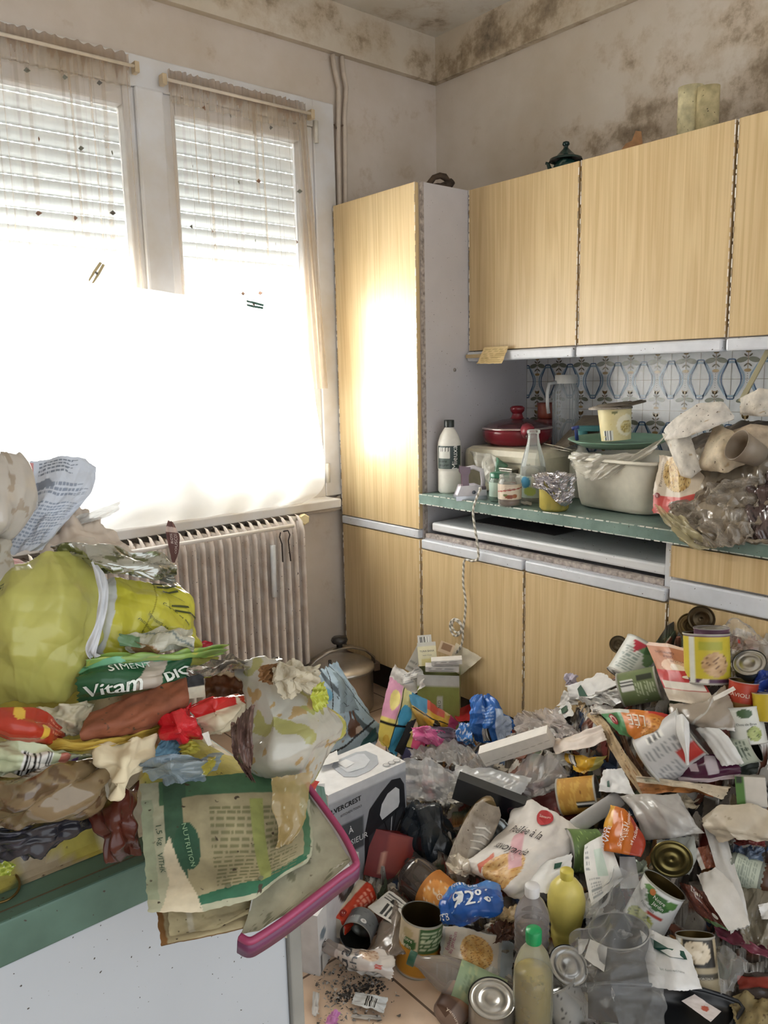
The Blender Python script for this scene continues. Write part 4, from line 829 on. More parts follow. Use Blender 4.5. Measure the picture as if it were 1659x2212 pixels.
for rows, lab, sd in (([[(1436, 925, .06), (1510, 870, .08), (1560, 868, .07), (1587, 898, .05)], [(1434, 950, .08), (1480, 945, .12), (1540, 925, .1), (1585, 905, .06)]], 'big white paper cone lying across the rubbish on the worktop', 1),
                      ([[(1430, 935, .05), (1460, 945, .09), (1492, 940, .07)], [(1455, 990, .06), (1480, 990, .1), (1505, 985, .07)], [(1474, 1030, .05), (1492, 1034, .09), (1519, 1012, .06)]], 'white rolled sheet standing on end above the red sleeve', 2),
                      ([[(1542, 915, .03), (1560, 920, .05), (1580, 940, .03)], [(1510, 1000, .06), (1560, 985, .1), (1640, 950, .05)], [(1520, 1010, .04), (1570, 1020, .07), (1650, 985, .04)]], 'stained cream paper wedge folded beside the rolled sheet', 3),
                      ([[(1600, 860, .0), (1640, 838, .04), (1700, 850, 0)], [(1598, 895, .0), (1640, 900, .04), (1700, 900, 0)]], 'white paper with brown stains at the splashback by the stick', 4),
                      ([[(1580, 930, .02), (1620, 915, .06), (1700, 925, .02)], [(1560, 975, .05), (1620, 985, .09), (1700, 960, .04)]], 'soft beige wrapper with wavy edge behind the cup', 5)):
    wsheet('rolled_paper', lab, 'paper', rows, ['#e6e0d6', '#e2dcd0', '#cfc0a6', '#e0d9cc', '#bfae98'][sd-1], [('n', 2, .75, '#b9a17c')], 'dirty', amp=.005, seed=20+sd, nu=40, nv=30, bulge=.02, edge=.01, sc=2)
P = WB(1640, 985, .08); F = frame(P, 150, 35); q = lathe([(1e-4, 0), (.03, 0), (.042, .075), (.04, .075), (.028, .003), (1e-4, .003)], 40, 2, (), '#8d8070'); t = tag(MB().grid(q.P, q.C, True).build('plastic_cup', 'satin', frame=F), 'empty grey-brown cup tipped over on the worktop rubbish', 'cup')
MB().tube([WB(1580, 1020, .1), WB(1540, 975, .08)], .001, '#ffffff').build('x', 'paper') if 0 else None
wsheet('dark_bag', 'dark purple-grey crumpled bag at the near end of the worktop', 'bag', [[(1620, 1040, .04), (1700, 1000, .05)], [(1600, 1090, .07), (1700, 1080, .08)], [(1625, 1165, .13), (1700, 1168, .13)]], '#5a4a48', [('n', 3, .4, '#3c3335')], 'film', alpha=.9, amp=.02, seed=33, nu=40, nv=50, smooth=False, bulge=.02)
wsheet('dark_tray', 'dark food tray pushed to the back behind the white paper cones', 'tray', [[(1480, 955, -.12), (1560, 915, -.14), (1700, 905, -.14)], [(1470, 1005, -.04), (1560, 975, -.04), (1700, 945, -.04)]], '#4e463d', [('n', 3, .4, '#6f6455')], 'dirty', amp=.01, seed=34)
m = MB(); a, b_ = on(1600, 868, x=2.3), on(1690, 700, x=2.3); d = (b_-a)/np.linalg.norm(b_-a); F = (np.stack([np.array([1., 0, 0]), np.cross(d, [1., 0, 0]), d], 1), a); m.box(-.003, .003, -.0075, .0075, 0, np.linalg.norm(b_-a), '#a39b78'); tag(m.build('wooden_stick', 'satin', smooth=False, frame=F, bevel=.001), 'flat olive-grey stick leaning against the tiled splashback', 'stick')
# brown wrapper on the radiator rail
sheet('couscous_wrapper', 'dark brown wrapper tucked over the radiator rail', 'wrapper', [[(364, 1124, 0), (375, 1128, 0)], [(357, 1145, .01), (384, 1148, .01)], [(359, 1158, .01), (388, 1160, .01)], [(366, 1190, .01), (386, 1192, .01)], [(372, 1214, 0), (378, 1216, 0)]], flat(y=2.43), '#6b4a48', [('r', 0, .68, 1, .84, '#cdbcb8')], 'paper', amp=.003, seed=3, nu=30, nv=50, pr=lambda K: K.text('COUSCOUS', .68, .42, .1, '#e9e0dc', 90, wide=.8).text('ROYAL', .38, .5, .1, '#e9e0dc', 90, wide=.8))
sheet('red_plastic_tab', 'red diamond-shaped plastic tab caught on the radiator foot', 'plastic piece', [[(430, 1390, 0), (441, 1383, 0), (460, 1388, 0)], [(432, 1393, 0), (445, 1404, 0), (460, 1391, 0)]], flat(y=2.455), '#b3283c', mat='gloss', amp=.003)

# ================================================================ RUBBISH ON THE FLOOR
def voronoi_mound(name, H, x0, x1, y0, y1, nx, ny, cols, seed, lift=-.03, tilt=.5, keep=None, sites=900):
    """The jumbled layer of scraps under the separate things: many small tilted facets."""
    r = np.random.RandomState(seed); X, Y = np.meshgrid(np.linspace(x0, x1, nx), np.linspace(y0, y1, ny)); S = np.stack([r.uniform(x0, x1, sites), r.uniform(y0, y1, sites)], 1)
    an = r.uniform(0, 3.14, sites); asp = r.uniform(1, 2.6, sites); G = r.randn(sites, 2)*tilt; off = r.uniform(-.012, .016, sites); ci = r.choice(len(cols), sites)
    C = np.array([rgba(c) for c in cols]); Z = np.zeros_like(X); K = np.zeros(X.shape+(4,))
    for j in range(ny):
        dx = X[j][:, None]-S[:, 0]; dy = Y[j][:, None]-S[:, 1]; a = dx*np.cos(an)+dy*np.sin(an); b = -dx*np.sin(an)+dy*np.cos(an)
        k = np.argmin((a/asp)**2+(b*asp)**2, 1); i = np.arange(nx); h = np.array([H(x, Y[j][0]) for x in X[j]])
        Z[j] = h+lift*(h > .02)+off[k]+np.clip(dx[i, k]*G[k, 0]+dy[i, k]*G[k, 1], -.03, .03); K[j] = C[ci[k]]
        Z[j] = np.where(h < .035, -.01, Z[j])
    m = MB(); m.grid(np.stack([X, Y, np.maximum(Z, -.01)], 2), K); o = m.build(name, 'dirty', smooth=False); o['kind'] = 'stuff'; return o
tc_ = ['#c9c5bd', '#b6b0a6', '#8d8478', '#6f655a', '#4b433c', '#2f2a27', '#d8d5cf', '#7d4a35', '#9a8a6c', '#5d6a52', '#8a3b33', '#3d5478', '#a99f90', '#e2e0db', '#57504a', '#a3713f']
o = voronoi_mound('rubbish_layer', Hf, .98, 1.985, .05, 2.0, 330, 560, tc_, 5, sites=2600); tag(o, 'jumbled layer of torn packaging filling the gaps of the floor heap', 'rubbish')
def cc(label, px, py, ang, tilt, rp, hp, lift=0.0, P=None, base=heap, **k):
    """Can whose middle shows at (px, py), radius and length in photo pixels."""
    Pc = base(px, py, lift) if P is None else np.array(P, float); s = mpp(Pc); F = frame(Pc, ang, tilt, k.pop('spin', 0)); h = hp*s; return can(label, (F[0], Pc-F[0][:, 2]*h/2), rp*s, h, **k)
def hs(name, label, cat, rows, *a, **k): return sheet(name, label, cat, rows, k.pop('base', heap), *a, **k)

# --- beside the radiator: pressure cooker
P = np.array([1.79, 2.43, 0.0]); F = upright(P); t = thing('pressure_cooker', 'steel pressure cooker with a black knob standing by the radiator', 'pressure cooker', P)
q = lathe([(1e-4, 0), (.125, 0), (.132, .01), (.132, .165), (.138, .168)], 60, 2, (), '#b5aea6'); MB().grid(q.P, q.C, True).build('pot_body', 'metal', t, frame=F)
q = lathe([(.137, .168), (.137, .178), (.12, .19), (.06, .202), (1e-4, .205)], 60, 2, (), '#cfcac4'); MB().grid(q.P, q.C, True).build('lid', 'metal', t, frame=F)
FB = upright(P, 25); pts = [(-.155, 0, .15), (-.15, 0, .19), (-.11, 0, .222), (-.05, 0, .245), (0, 0, .25), (.05, 0, .245), (.11, 0, .222), (.15, 0, .185), (.155, 0, .15)]
PP = np.array([[(x, y, z+dz) for (y, dz) in ((-.016, 0), (-.013, .006), (.013, .006), (.016, 0))] for x, _, z in pts]); MB().grid(PP, '#a39a90').build('clamp_bar', 'metal', t, frame=FB, solid=.004)
q = lathe([(1e-4, .25), (.012, .25), (.012, .27), (.03, .275), (.034, .285), (.03, .296), (1e-4, .299)], 8, 1, (), '#2d2b2c'); MB().grid(q.P, q.C, True).build('screw_knob', 'plastic', t, True, frame=F)
for a in (-1, 1): MB().box(a*.158-.014, a*.158+.014, -.022, .022, .13, .165, '#8b8178').build('side_lug', 'metal', t, False, .003, frame=FB)
MB().tube([(-.04, -.06, .195), (-.04, -.06, .225)], .006, '#4c4846').build('valve', 'metal', t, frame=F)
P = np.array([2.02, 2.50, 0]); 
m = MB(); a_ = np.linspace(0, 2*math.pi, 40); Pm = on(745, 1412, z=.12); m.tube([Pm+np.array([.075*math.cos(k), .085*math.sin(k), .0]) for k in a_], .004, '#cdbfae', 8, cap=False)
tag(m.build('wire_ring', 'metal'), 'thin pale wire ring leaning between pressure cooker and cupboard', 'ring').location.z = .12
# --- comic-print paper bag lying open
BG = plane((1.62, 2.0, .1), (-.45, -.8, .25))
o = hs('gift_bag', 'pale blue paper bag printed with drawings of animals and houses', 'gift bag', [[(686, 1450, .0), (706, 1440, .0), (728, 1428, 0)], [(690, 1500, .02), (730, 1480, .03), (772, 1500, 0)], [(695, 1545, .02), (740, 1540, .04), (802, 1545, 0)], [(690, 1600, .0), (740, 1605, .03), (822, 1572, .0)], [(690, 1660, .0), (740, 1640, .0), (812, 1608, .0)]], '#b3cad8',
   [('b', .1, 1, .75, .35, .04, '#5f6c74'), ('n', 3.2, .75, '#8f8176'), ('p', [(.35, .5), (.5, .9), (.8, .85), (.75, .55)], '#8fa2ab'), ('e', .55, .36, .12, .09, '#6b4a38'), ('e', .63, .33, .06, .05, '#cdb9a6'), ('r', .5, .42, .54, .52, '#6b4a38'), ('r', .58, .43, .62, .53, '#6b4a38'), ('p', [(.6, .02), (.98, .1), (.9, .3), (.7, .2)], '#3f6f72'), ('n', 6, 1.0, '#e6e3dc'), ('b', .05, .1, .5, .25, .012, '#2d2f33'), ('b', .2, .5, .4, .95, .010, '#33363a'), ('b', .6, .95, .95, .5, .010, '#2d2f33'), ('e', .18, .7, .1, .07, '#79b6d6')], 'satin', 80, 90, .006, 5, base=BG, bulge=.015)
K = Print(loft([[(725, 1480, .05), (765, 1490, .04)], [(700, 1590, .06), (790, 1590, .05)]], BG, 30, 30, 0)); r_ = np.random.RandomState(4)
for i in range(26): a, b = r_.rand(), r_.rand(); th = r_.rand()*3; K.poly([(a, b), (a+.12*math.cos(th), b+.12*math.sin(th)), (a+.12*math.cos(th)+.01, b+.12*math.sin(th)+.012), (a+.01, b+.014)], '#2c3034', .004)
K.done(o, 'drawn_line')
hs('bag_lining', 'black inside edge of the pale blue paper bag mouth', 'paper', [[(686, 1448, .0), (728, 1428, 0)], [(688, 1462, .02), (732, 1440, .02)]], '#1d2025', base=BG, amp=.002, nu=10, nv=6) if 0 else None
hs('striped_tag', 'small black and white striped label sticking up behind the appliance box', 'label', [[(722, 1612, .0), (755, 1598, 0), (772, 1612, 0)], [(712, 1640, 0), (745, 1640, 0), (768, 1640, 0)]], '#e6e2da', [('bar', .3, .3, .85, .9)], base=BG, nu=40, nv=30, amp=.002)
hs('blue_card', 'light blue glossy card between the paper bag and the appliance box', 'card', [[(672, 1635, .02), (710, 1615, .02)], [(672, 1668, .02), (712, 1650, .02)]], '#8fb9d1', base=BG, nu=12, nv=12, amp=.003)
# --- colourful patterned gift bag, plain blobs instead of figures
BP = plane((1.70, 1.75, .12), (-.6, -.7, .25))
Lc = [('r', 0, .55, .45, 1, '#e6a7c3'), ('r', .45, .5, 1, 1, '#e8e2a0'), ('r', 0, 0, .5, .5, '#e5d268'), ('r', .5, 0, 1, .5, '#4fa7cf'), ('e', .3, .75, .14, .12, '#f0e08c'), ('e', .68, .62, .18, .14, '#58b3da'), ('e', .3, .25, .16, .14, '#d7b44c'), ('r', 0, .49, 1, .51, '#1c1c1e'), ('r', .47, 0, .5, 1, '#1c1c1e'), ('n', 5, 1.15, '#222222')]
hs('patterned_gift_bag', 'crumpled gift bag with yellow, pink and blue blotches near the green carton', 'gift bag', [[(842, 1462, .0), (866, 1478, .01), (905, 1510, 0)], [(828, 1520, .0), (860, 1530, .03), (900, 1550, .0)], [(818, 1590, .0), (846, 1600, .02), (872, 1590, .0)], [(822, 1606, .0), (840, 1622, .0), (856, 1632, .0)]], '#e8d77a', Lc, 'gloss', 70, 80, .006, 7, base=BP)
hs('patterned_gift_bag', 'torn flap of gift bag with red, blue and gold blotches under the green carton', 'gift bag', [[(882, 1492, .0), (930, 1515, .02), (992, 1560, 0)], [(890, 1530, .03), (935, 1560, .04), (985, 1575, .0)], [(905, 1565, .0), (940, 1580, .03), (975, 1582, .0)]], '#c9a44a', [('r', 0, .6, .35, 1, '#4a87a8'), ('r', .35, .75, .7, 1, '#c4553f'), ('e', .55, .35, .3, .4, '#d1a63c'), ('e', .55, .4, .08, .2, '#2a211c'), ('b', 0, .55, 1, .62, .02, '#1d1d1f'), ('r', .8, 0, 1, 1, '#c9527b')], 'gloss', 60, 50, .006, 9, base=BP)
hs('patterned_gift_bag', 'lower part of a gift bag with pink, yellow and violet patches by the appliance box', 'gift bag', [[(880, 1580, .03), (915, 1572, .05), (950, 1590, .03)], [(870, 1612, .03), (905, 1620, .05), (955, 1625, .03)], [(862, 1640, .0), (905, 1648, .02), (925, 1655, .0)]], '#e0cf72', [('r', .2, .5, .6, 1, '#d4517d'), ('r', 0, 0, .35, .5, '#7f86b8'), ('r', .55, .1, .8, .6, '#d84f7a'), ('e', .7, .5, .12, .25, '#e9dd77'), ('b', 0, .5, 1, .4, .02, '#1d1d1f'), ('b', .5, 0, .6, 1, .018, '#1d1d1f')], 'gloss', 60, 50, .006, 10, base=BP)
hs('black_strap', 'black satin band folded between the gift bag pieces', 'band', [[(880, 1560, .04), (900, 1552, .04)], [(868, 1590, .04), (885, 1592, .04)], [(852, 1622, .03), (870, 1632, .03)]], '#19191b', base=BP, nu=12, nv=24, amp=.003)
hs('white_bag', 'torn white paper bag in front of the green carton', 'bag', [[(852, 1434, .0), (876, 1452, .0), (905, 1438, 0)], [(844, 1462, .0), (872, 1474, .03), (912, 1462, 0)], [(868, 1485, .0), (890, 1502, .03), (918, 1482, 0)]], '#eceae6', [('ln', .4, .4, .95, .9, 6, '#b3b5b6')], amp=.014, seed=9, base=flat(x=1.80))
# green carton full of small boxes
a, b = on(902, 1542, z=0.02), on(993, 1530, z=0.02); w = 94*mpp(a); P = np.array([1.86, 1.93, 0.0])
P = (on(906, 1560, z=0)+on(994, 1560, z=0))/2; P = np.array([P[0]*.95, P[1]*.95, 0]); sc_ = mpp(P); h = on(948, 1445, x=P[0])[2]; F = upright(P, -4)
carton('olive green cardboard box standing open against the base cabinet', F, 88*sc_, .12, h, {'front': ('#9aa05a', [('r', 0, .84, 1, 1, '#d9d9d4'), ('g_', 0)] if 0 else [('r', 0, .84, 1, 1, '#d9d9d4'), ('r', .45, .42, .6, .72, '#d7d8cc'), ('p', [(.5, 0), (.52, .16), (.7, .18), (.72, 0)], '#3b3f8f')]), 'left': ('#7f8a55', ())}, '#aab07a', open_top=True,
       prs={'front': lambda K: K.text('Ci Nous', .52, .56, .055, '#4a5a35', -90).text('Be', .6, .07, .1, '#f0f0f4', -90, bold=True)}, n=30)
def small(label, px, py, w, hh, ang, tilt, c, dz, fr=None, L=(), prs=None, dd=.03, name='small_carton', lift=0, x=None, n=16, spin=0):
    P = on(px, py, x=x) if x else heap(px, py, lift); s = mpp(P); F = frame(P, ang, tilt, spin); return carton(label, (F[0], P), w*s, dd, hh*s, {'front': (c, L)}, c, name, 'box', prs=prs, n=n)
bx_ = P[0]
small('tall grey-white medicine box leaning out of the green carton', 884, 1450, 22, 62, 62, 0, '#dcdcd8', 0, x=bx_, L=[('ln', .1, .1, .9, .9, 12, '#9a9a98')])
small('pale yellow tuna box standing in the green carton', 925, 1438, 40, 50, 95, 0, '#f2ecc9', 0, x=bx_-.02, L=[('r', 0, .85, 1, 1, '#dcdad0'), ('r', .2, .0, .7, .3, '#e6dc9a')], prs={'front': lambda K: K.text('TUNA BANA', .5, .62, .11, '#4c4a44').text('twist 12 pcs', .5, .45, .08, '#6b6a64')})
small('open top flap box with a barcode above the yellow tuna box', 918, 1392, 30, 20, 95, 0, '#d4d3cf', 0, x=bx_, L=[('bar', .1, .1, .8, .8)], n=30)
small('flat white box, upper of the two lying in the green carton', 965, 1432, 66, 11, 94, 30, '#e6e4e0', 0, x=bx_-.03, L=[('ln', .1, .1, .9, .9, 2, '#9c9a96')])
small('flat white box, lower of the two lying in the green carton', 955, 1447, 72, 12, 90, 30, '#dedcd8', 0, x=bx_-.04, L=[('ln', .1, .1, .9, .9, 2, '#9c9a96')])
small('small beige open box behind the flat white boxes', 960, 1412, 32, 24, 70, 0, '#cdb596', 0, x=bx_+.02, L=[('r', .2, .3, .8, .9, '#8c6a48')])
hs('cream_card', 'cream diamond-shaped card leaning on the cabinet behind the green carton', 'card', [[(985, 1388, .0), (1042, 1420, .0)], [(965, 1440, .0), (996, 1458, .0)]], '#efe6cf', base=flat(x=1.965), amp=.004, nu=14, nv=14)
hs('red_folder', 'dark red folded card lying behind the blue pack', 'card', [[(975, 1538, .0), (1024, 1518, .0)], [(990, 1560, .0), (1040, 1552, .0)]], '#b52d35', mat='gloss', amp=.003, base=flat(z=.12))
hs('blue_snack_pack', 'crumpled blue foil pack with a barcode standing before the cabinet', 'wrapper', [[(1026, 1502, .0), (1040, 1498, .02), (1055, 1502, 0), (1072, 1520, 0)], [(1018, 1540, .02), (1045, 1538, .05), (1080, 1535, .04), (1105, 1550, .0)], [(1018, 1575, .02), (1050, 1575, .06), (1085, 1572, .04), (1112, 1568, .0)], [(1028, 1602, .0), (1055, 1600, .02), (1085, 1590, .02), (1112, 1585, .0)]], '#2f66b4', [('r', .55, 0, .95, .7, '#b5c6e0'), ('bar', .24, .06, .42, .34), ('ln', .25, .45, .5, .8, 6, '#8fb0df'), ('n', 3, 1.0, '#7fa5da')], 'gloss', 70, 60, .014, 4, 4, .03, base=plane((1.72, 1.6, .15), (-.7, -.6, .3)), smooth=False)
hs('blue_snack_pack', 'smaller blue and white foil wrapper beside the big blue pack', 'wrapper', [[(990, 1560, .0), (1020, 1562, .02)], [(985, 1588, .02), (1022, 1600, .03)], [(1000, 1606, .0), (1030, 1606, .02)]], '#3f7cc4', [('n', 4, .3, '#dfe7ef')], 'gloss', 30, 30, .01, 5, base=plane((1.72, 1.6, .15), (-.7, -.6, .3)))
hs('pink_foil', 'shiny pink foil wrapper beside the gift bag', 'wrapper', [[(886, 1572, .06), (920, 1568, .08), (960, 1580, .06)], [(900, 1590, .07), (930, 1595, .1), (975, 1612, .06)], [(930, 1605, .06), (950, 1615, .07), (970, 1625, .05)]], '#d36a9c', [('n', 3, .5, '#e9a9c6'), ('n', 4, .9, '#a93c6c')], 'gloss', 60, 50, .014, 3, 4, .03, base=BP, smooth=False)
hs('purple_film', 'greyish purple film wrapper next to the pink foil', 'wrapper', [[(925, 1568, .05), (970, 1570, .07), (1010, 1590, .05)], [(960, 1600, .06), (990, 1610, .08), (1025, 1612, .05)]], '#7d6f80', [('n', 3, .6, '#b5a9b6')], 'gloss', 50, 40, .012, 8, 4, base=BP, smooth=False)
# --- sandwich-maker carton
P = np.array([1.185, 1.50+.078, 0]); 
Lg = [('r', 0, .35, .42, .66, '#4e5154')]
def sm_print(K):
    K.text('LVERCREST', .21, .83, .068, '#17181a', 3, bold=True).text('KITCHEN TOOLS', .27, .755, .032, '#3a3a3c', 3)
    K.text('REIL À', .16, .56, .085, '#e8e8e8', 2).text('E-MONSIEUR', .22, .44, .08, '#e8e8e8', 2)
    O = [(.42, .10), (.43, .46), (.50, .68), (.66, .80), (.80, .88), (.92, .86), (.97, .78), (.985, .5), (.985, .28), (.96, .16), (.5, .0), (.44, .02)]
    K.poly(O, '#232428', .0012); K.poly([(.63, .58), (.66, .68), (.74, .76), (.85, .79), (.90, .75), (.90, .62), (.88, .575), (.66, .52)], '#cfd0d2', .002)
    K.poly([(.47, .14), (.48, .42), (.94, .56), (.95, .26)], '#34363a', .002); K.poly([(.55, .16), (.94, .27), (.94, .24), (.57, .06)], '#3c3e42', .002)
    for a, b in (((.60, .40), (.72, .24)), ((.60, .14), (.72, .2)), ((.90, .42), (.80, .27)), ((.78, .5), (.76, .30))):
        dx, dy = b[0]-a[0], b[1]-a[1]; K.poly([a, b, (b[0]+.012, b[1]+.014), (a[0]+.014, a[1]+.014)], '#c4c6ca', .003)
    for a, b in (((.57, .44), (.76, .26)), ((.94, .5), (.76, .26)), ((.68, .5), (.76, .26)), ((.84, .53), (.76, .26))):
        K.poly([a, b, (b[0]+.008, b[1]+.0), (a[0]+.012, a[1]+.0)], '#15161a', .0026)
def sm_top(K):
    K.poly([(.33, .3), (.36, .72), (.44, .84), (.74, .86), (.84, .78), (.86, .5), (.76, .26), (.6, .16), (.42, .16)], '#a4abb5', .0012); K.poly([(.4, .36), (.42, .68), (.5, .76), (.72, .78), (.78, .7), (.74, .45), (.6, .3)], '#c6ccd4', .002)
    K.poly([(.44, .5), (.45, .74), (.56, .76), (.58, .54)], '#e2e5e8', .003)
    for x in (.80, .87, .94): K.circ(x, .12+.0*x, .07, '#a7a9ad', .0012).circ(x, .12, .05, '#d9dadc', .002)
carton('white sandwich-maker box with a black grill picture, its front painted grey as shade', (np.eye(3), P), .262, .155, .284, {'front': ('#9c9ea3', Lg+[('r', .0, .92, 1, 1, '#c6c8cb')]), 'right': ('#c9cacc', ()), 'top': ('#e9eaec', ())}, '#d5d6d8', 'appliance_box', 'box', prs={'front': sm_print, 'top': sm_top}, n=40)  # front greyer than the lit top: shade put into the face colour
sheet('box_flap', 'thick white rounded cardboard flap lying on the sandwich-maker box', 'card', [[(686, 1640, .01), (728, 1622, .01)], [(690, 1656, .01), (732, 1644, .01)]], flat(z=.292), '#eceded', amp=.002, nu=12, nv=8, edge=0)
P = np.array([1.04, 1.55, 0]); 
carton('white appliance carton lying lower, a black toaster picture on its front', (upright(np.array([1.03, 1.44, 0]), 30, False)[0], np.array([.955, 1.405, 0])), .25, .10, .15, {'front': ('#cfd0d2', [('e', .72, .8, .24, .3, '#1d1e22'), ('e', .66, .76, .1, .12, '#75787e'), ('r', 0, 0, .2, 1, '#e2e2e2'), ('bar', .03, .02, .17, .3), ('e', .1, .6, .06, .09, '#7f8c96')]), 'top': ('#dcdddf', ())}, '#c9cacc', 'appliance_box', 'box', prs={'front': lambda K: K.text('GS', .1, .42, .12, '#222222', bold=True)}, n=40)
small('dark red carton behind the brown bottle', 850, 1900, 130, 95, 78, 10, '#7a1c1a', 0, x=1.22, L=[('r', .3, .2, .65, .95, '#99392b'), ('b', .25, 0, .3, 1, .012, '#d9a08a')], dd=.06)
small('dark red carton with a pale window behind the black bag', 900, 1850, 70, 60, 80, 0, '#8a2a22', 0, x=1.36, L=[('r', .05, .1, .42, .8, '#d6c3b6'), ('r', .55, .1, .95, .8, '#e0d3c8')], dd=.05)
small('grey and white carton corner with a white flower drawing behind the pink tray', 694, 1800, 22, 100, 92, 0, '#3f5f55', 0, x=.93, L=[('r', 0, .7, 1, 1, '#dcdcda')], dd=.05)
# --- paper and shards on bare floor
FL = lambda z=.004: flat(z=z)
def fs(name, label, cat, rows, *a, **k): return sheet(name, label, cat, rows, k.pop('base', FL()), *a, **k)
fs('paper_scrap', 'torn white paper scrap printed with a barcode on the bare floor tiles', 'paper', [[(768, 2142, 0), (805, 2150, .01), (838, 2158, 0)], [(758, 2170, .0), (800, 2178, .01), (828, 2190, .0)]], '#dfe2e2', [('bar', .38, .15, .75, .85)], nu=60, nv=40, amp=.004, base=FL(.012))
fs('paper_scrap', 'torn grey-white paper scrap at the foot of the white cabinet panel', 'paper', [[(676, 2140, 0), (690, 2150, .0)], [(674, 2175, .01), (688, 2178, .0)], [(676, 2196, .0), (690, 2190, .0)]], '#d6d4d0', nu=14, nv=20, amp=.006, base=FL(.01))
fs('pink_scrap', 'small shiny pink wrapper at the bottom edge of the floor', 'wrapper', [[(712, 2190, 0), (724, 2182, .01), (732, 2192, 0)], [(700, 2212, .0), (718, 2214, .01), (730, 2212, .0)]], '#c983bb', mat='gloss', nu=14, nv=14, amp=.008, base=FL(.01))
fs('crumpled_tissue', 'crumpled white tissue under the pointed wafer bag', 'tissue', [[(752, 2078, 0), (790, 2090, .01), (840, 2098, 0)], [(750, 2095, .0), (795, 2104, .02), (835, 2110, .0)]], '#e2e0dc', nu=30, nv=16, amp=.012, sc=4, base=FL(.015))
fs('grey_receipt', 'long thin grey paper strip under the barcode scrap', 'paper', [[(760, 2190, 0), (822, 2195, 0)], [(758, 2199, .0), (825, 2204, .0)]], '#b9b4ad', nu=14, nv=8, amp=.002)
r_ = np.random.RandomState(12); m = MB()
for i in range(420):
    a = r_.randn(2)*[38, 34]+[[740, 2090], [790, 2130], [720, 2150], [760, 2175], [735, 2120]][r_.randint(5)]; P = on(a[0], a[1], z=.003)
    if a[0] < 678: continue
    s = r_.uniform(.0015, .0055); th = r_.rand(4)*6.28; q = [P+[s*math.cos(k), s*math.sin(k), r_.uniform(0, .004)] for k in np.sort(th)]; m.add(q, [(0, 1, 2, 3)], ['#8b8782', '#cfcbc6', '#4c4742', '#b3ada6', '#6b655e'][r_.randint(5)])
o = tag(m.build('floor_debris', 'dirty', smooth=False), 'grey flakes and crumbs of ash strewn on the bare tiles', 'debris'); o['kind'] = 'stuff'
m = MB(); r_ = np.random.RandomState(13)
for cx_, cy_, s in ((770, 2135, .02), (805, 2130, .014), (755, 2150, .012)):
    P = on(cx_, cy_, z=.0); 
    for i in range(60): a = r_.randn(2)*s; k = r_.uniform(.001, .0032); m.box(P[0]+a[0]-k, P[0]+a[0]+k, P[1]+a[1]-k*.6, P[1]+a[1]+k*.6, 0, k, ['#5a5450', '#77716c', '#45403c'][r_.randint(3)])
o = tag(m.build('ash_pile', 'grime', smooth=False), 'dark dust and ash heaped on the bare tiles', 'ash'); o['kind'] = 'stuff'
# --- things at the near edge of the heap
fs('wafer_bag', 'long pointed clear wafer bag printed in grey lying on the tiles', 'bag', [[(643, 2010, .03), (700, 2028, .03), (752, 2046, .05), (800, 2052, .06), (850, 2056, .05)], [(645, 2020, .03), (700, 2045, .05), (752, 2068, .08), (800, 2080, .1), (852, 2085, .08)], [(647, 2030, .02), (700, 2058, .03), (752, 2084, .04), (795, 2098, .05), (845, 2118, .04)]], '#d5cfca', [('r', 0, 0, .5, 1, '#cfc4c0'), ('food', .78, .7, .1, .2, '#c6a98f', '#dcc7b3', '#94684e'), ('r', .85, .3, .9, .5, '#b94b3a')], 'film', 90, 40, .006, 3, base=FL(.02), bulge=.012, alpha=lambda u, v: np.where(u > .47, .93, .38), pr=lambda K: K.text('Gau', .57, .5, .42, '#3b4249', 90).text('chev', .68, .5, .22, '#5b6268', 90))
P = on(752, 1965, z=.06)
def roll(name, label, cat, p0, p1, rp, c, L=(), base=heap, lifts=(0, 0), mat='satin', pr=None, squash=1, amp=0, cap='#d9d5cc', parent=None, seed=1):
    A, B = base(p0[0], p0[1], lifts[0]), base(p1[0], p1[1], lifts[1]); s = mpp((A+B)/2); z = B-A; l = np.linalg.norm(z); z /= l; d = (A+B)/2-ORG; y = d-z*(d@z); y /= np.linalg.norm(y); x = np.cross(y, z); F = (np.stack([x, y, z], 1), A)
    r = rp*s; q = lathe([(r*k, l*t_) for k, t_ in ((.93, 0), (1, .02), (1, .25), (1, .5), (1, .75), (1, .98), (.93, 1))], 60, 6, L, c, seed); q.P[..., 1] *= squash
    if amp: u, v = q.uv; n_ = amp*crumple(np.abs(u*2-1)*2, v*2, 7, 3); q.P[..., 0] *= 1+n_/r; q.P[..., 1] *= 1+n_/r
    m = MB().grid(q.P, q.C, True); b = m.n; m.add(np.r_[q.P[0], q.P[-1]], [tuple(range(60))[::-1], tuple(range(60, 120))], cap)
    o = tag(m.build(name, mat, frame=F), label, cat)
    if pr: K = Print(q); pr(K); K.done(o, frame=F)
    return o
roll('bread_wrapper', 'rolled cream and red bread wrapper leaning against the appliance carton', 'wrapper', (722, 2002), (790, 1925), 27, '#d9cdb8', [('r', .42, 0, .75, 1, '#c23a22'), ('ln', .5, .4, .68, .95, 5, '#e8a08a')], FL(.05), amp=.003, pr=lambda K: K.circ(.47, .25, .05, '#8c1f1c', .002).text('5', .47, .25, .06, '#f1e6dc', -60, off=.003), cap='#c9bfae')
cc('small open grey tin lying by the rolled bread wrapper', 776, 2008, 150+90, 50, 34, 55, base=FL(.05), col='#6b6f73', L=[('n', 4, .6, '#4c4f53'), ('r', .55, .5, .75, .9, '#9aa0a4')], inner='#4e4f4c', pr=lambda K: K.circ(.5, .75, .12, '#dcdcdc').text('0', .5, .75, .15, '#222222').text('TF', .62, .6, .18, '#dddddd'))
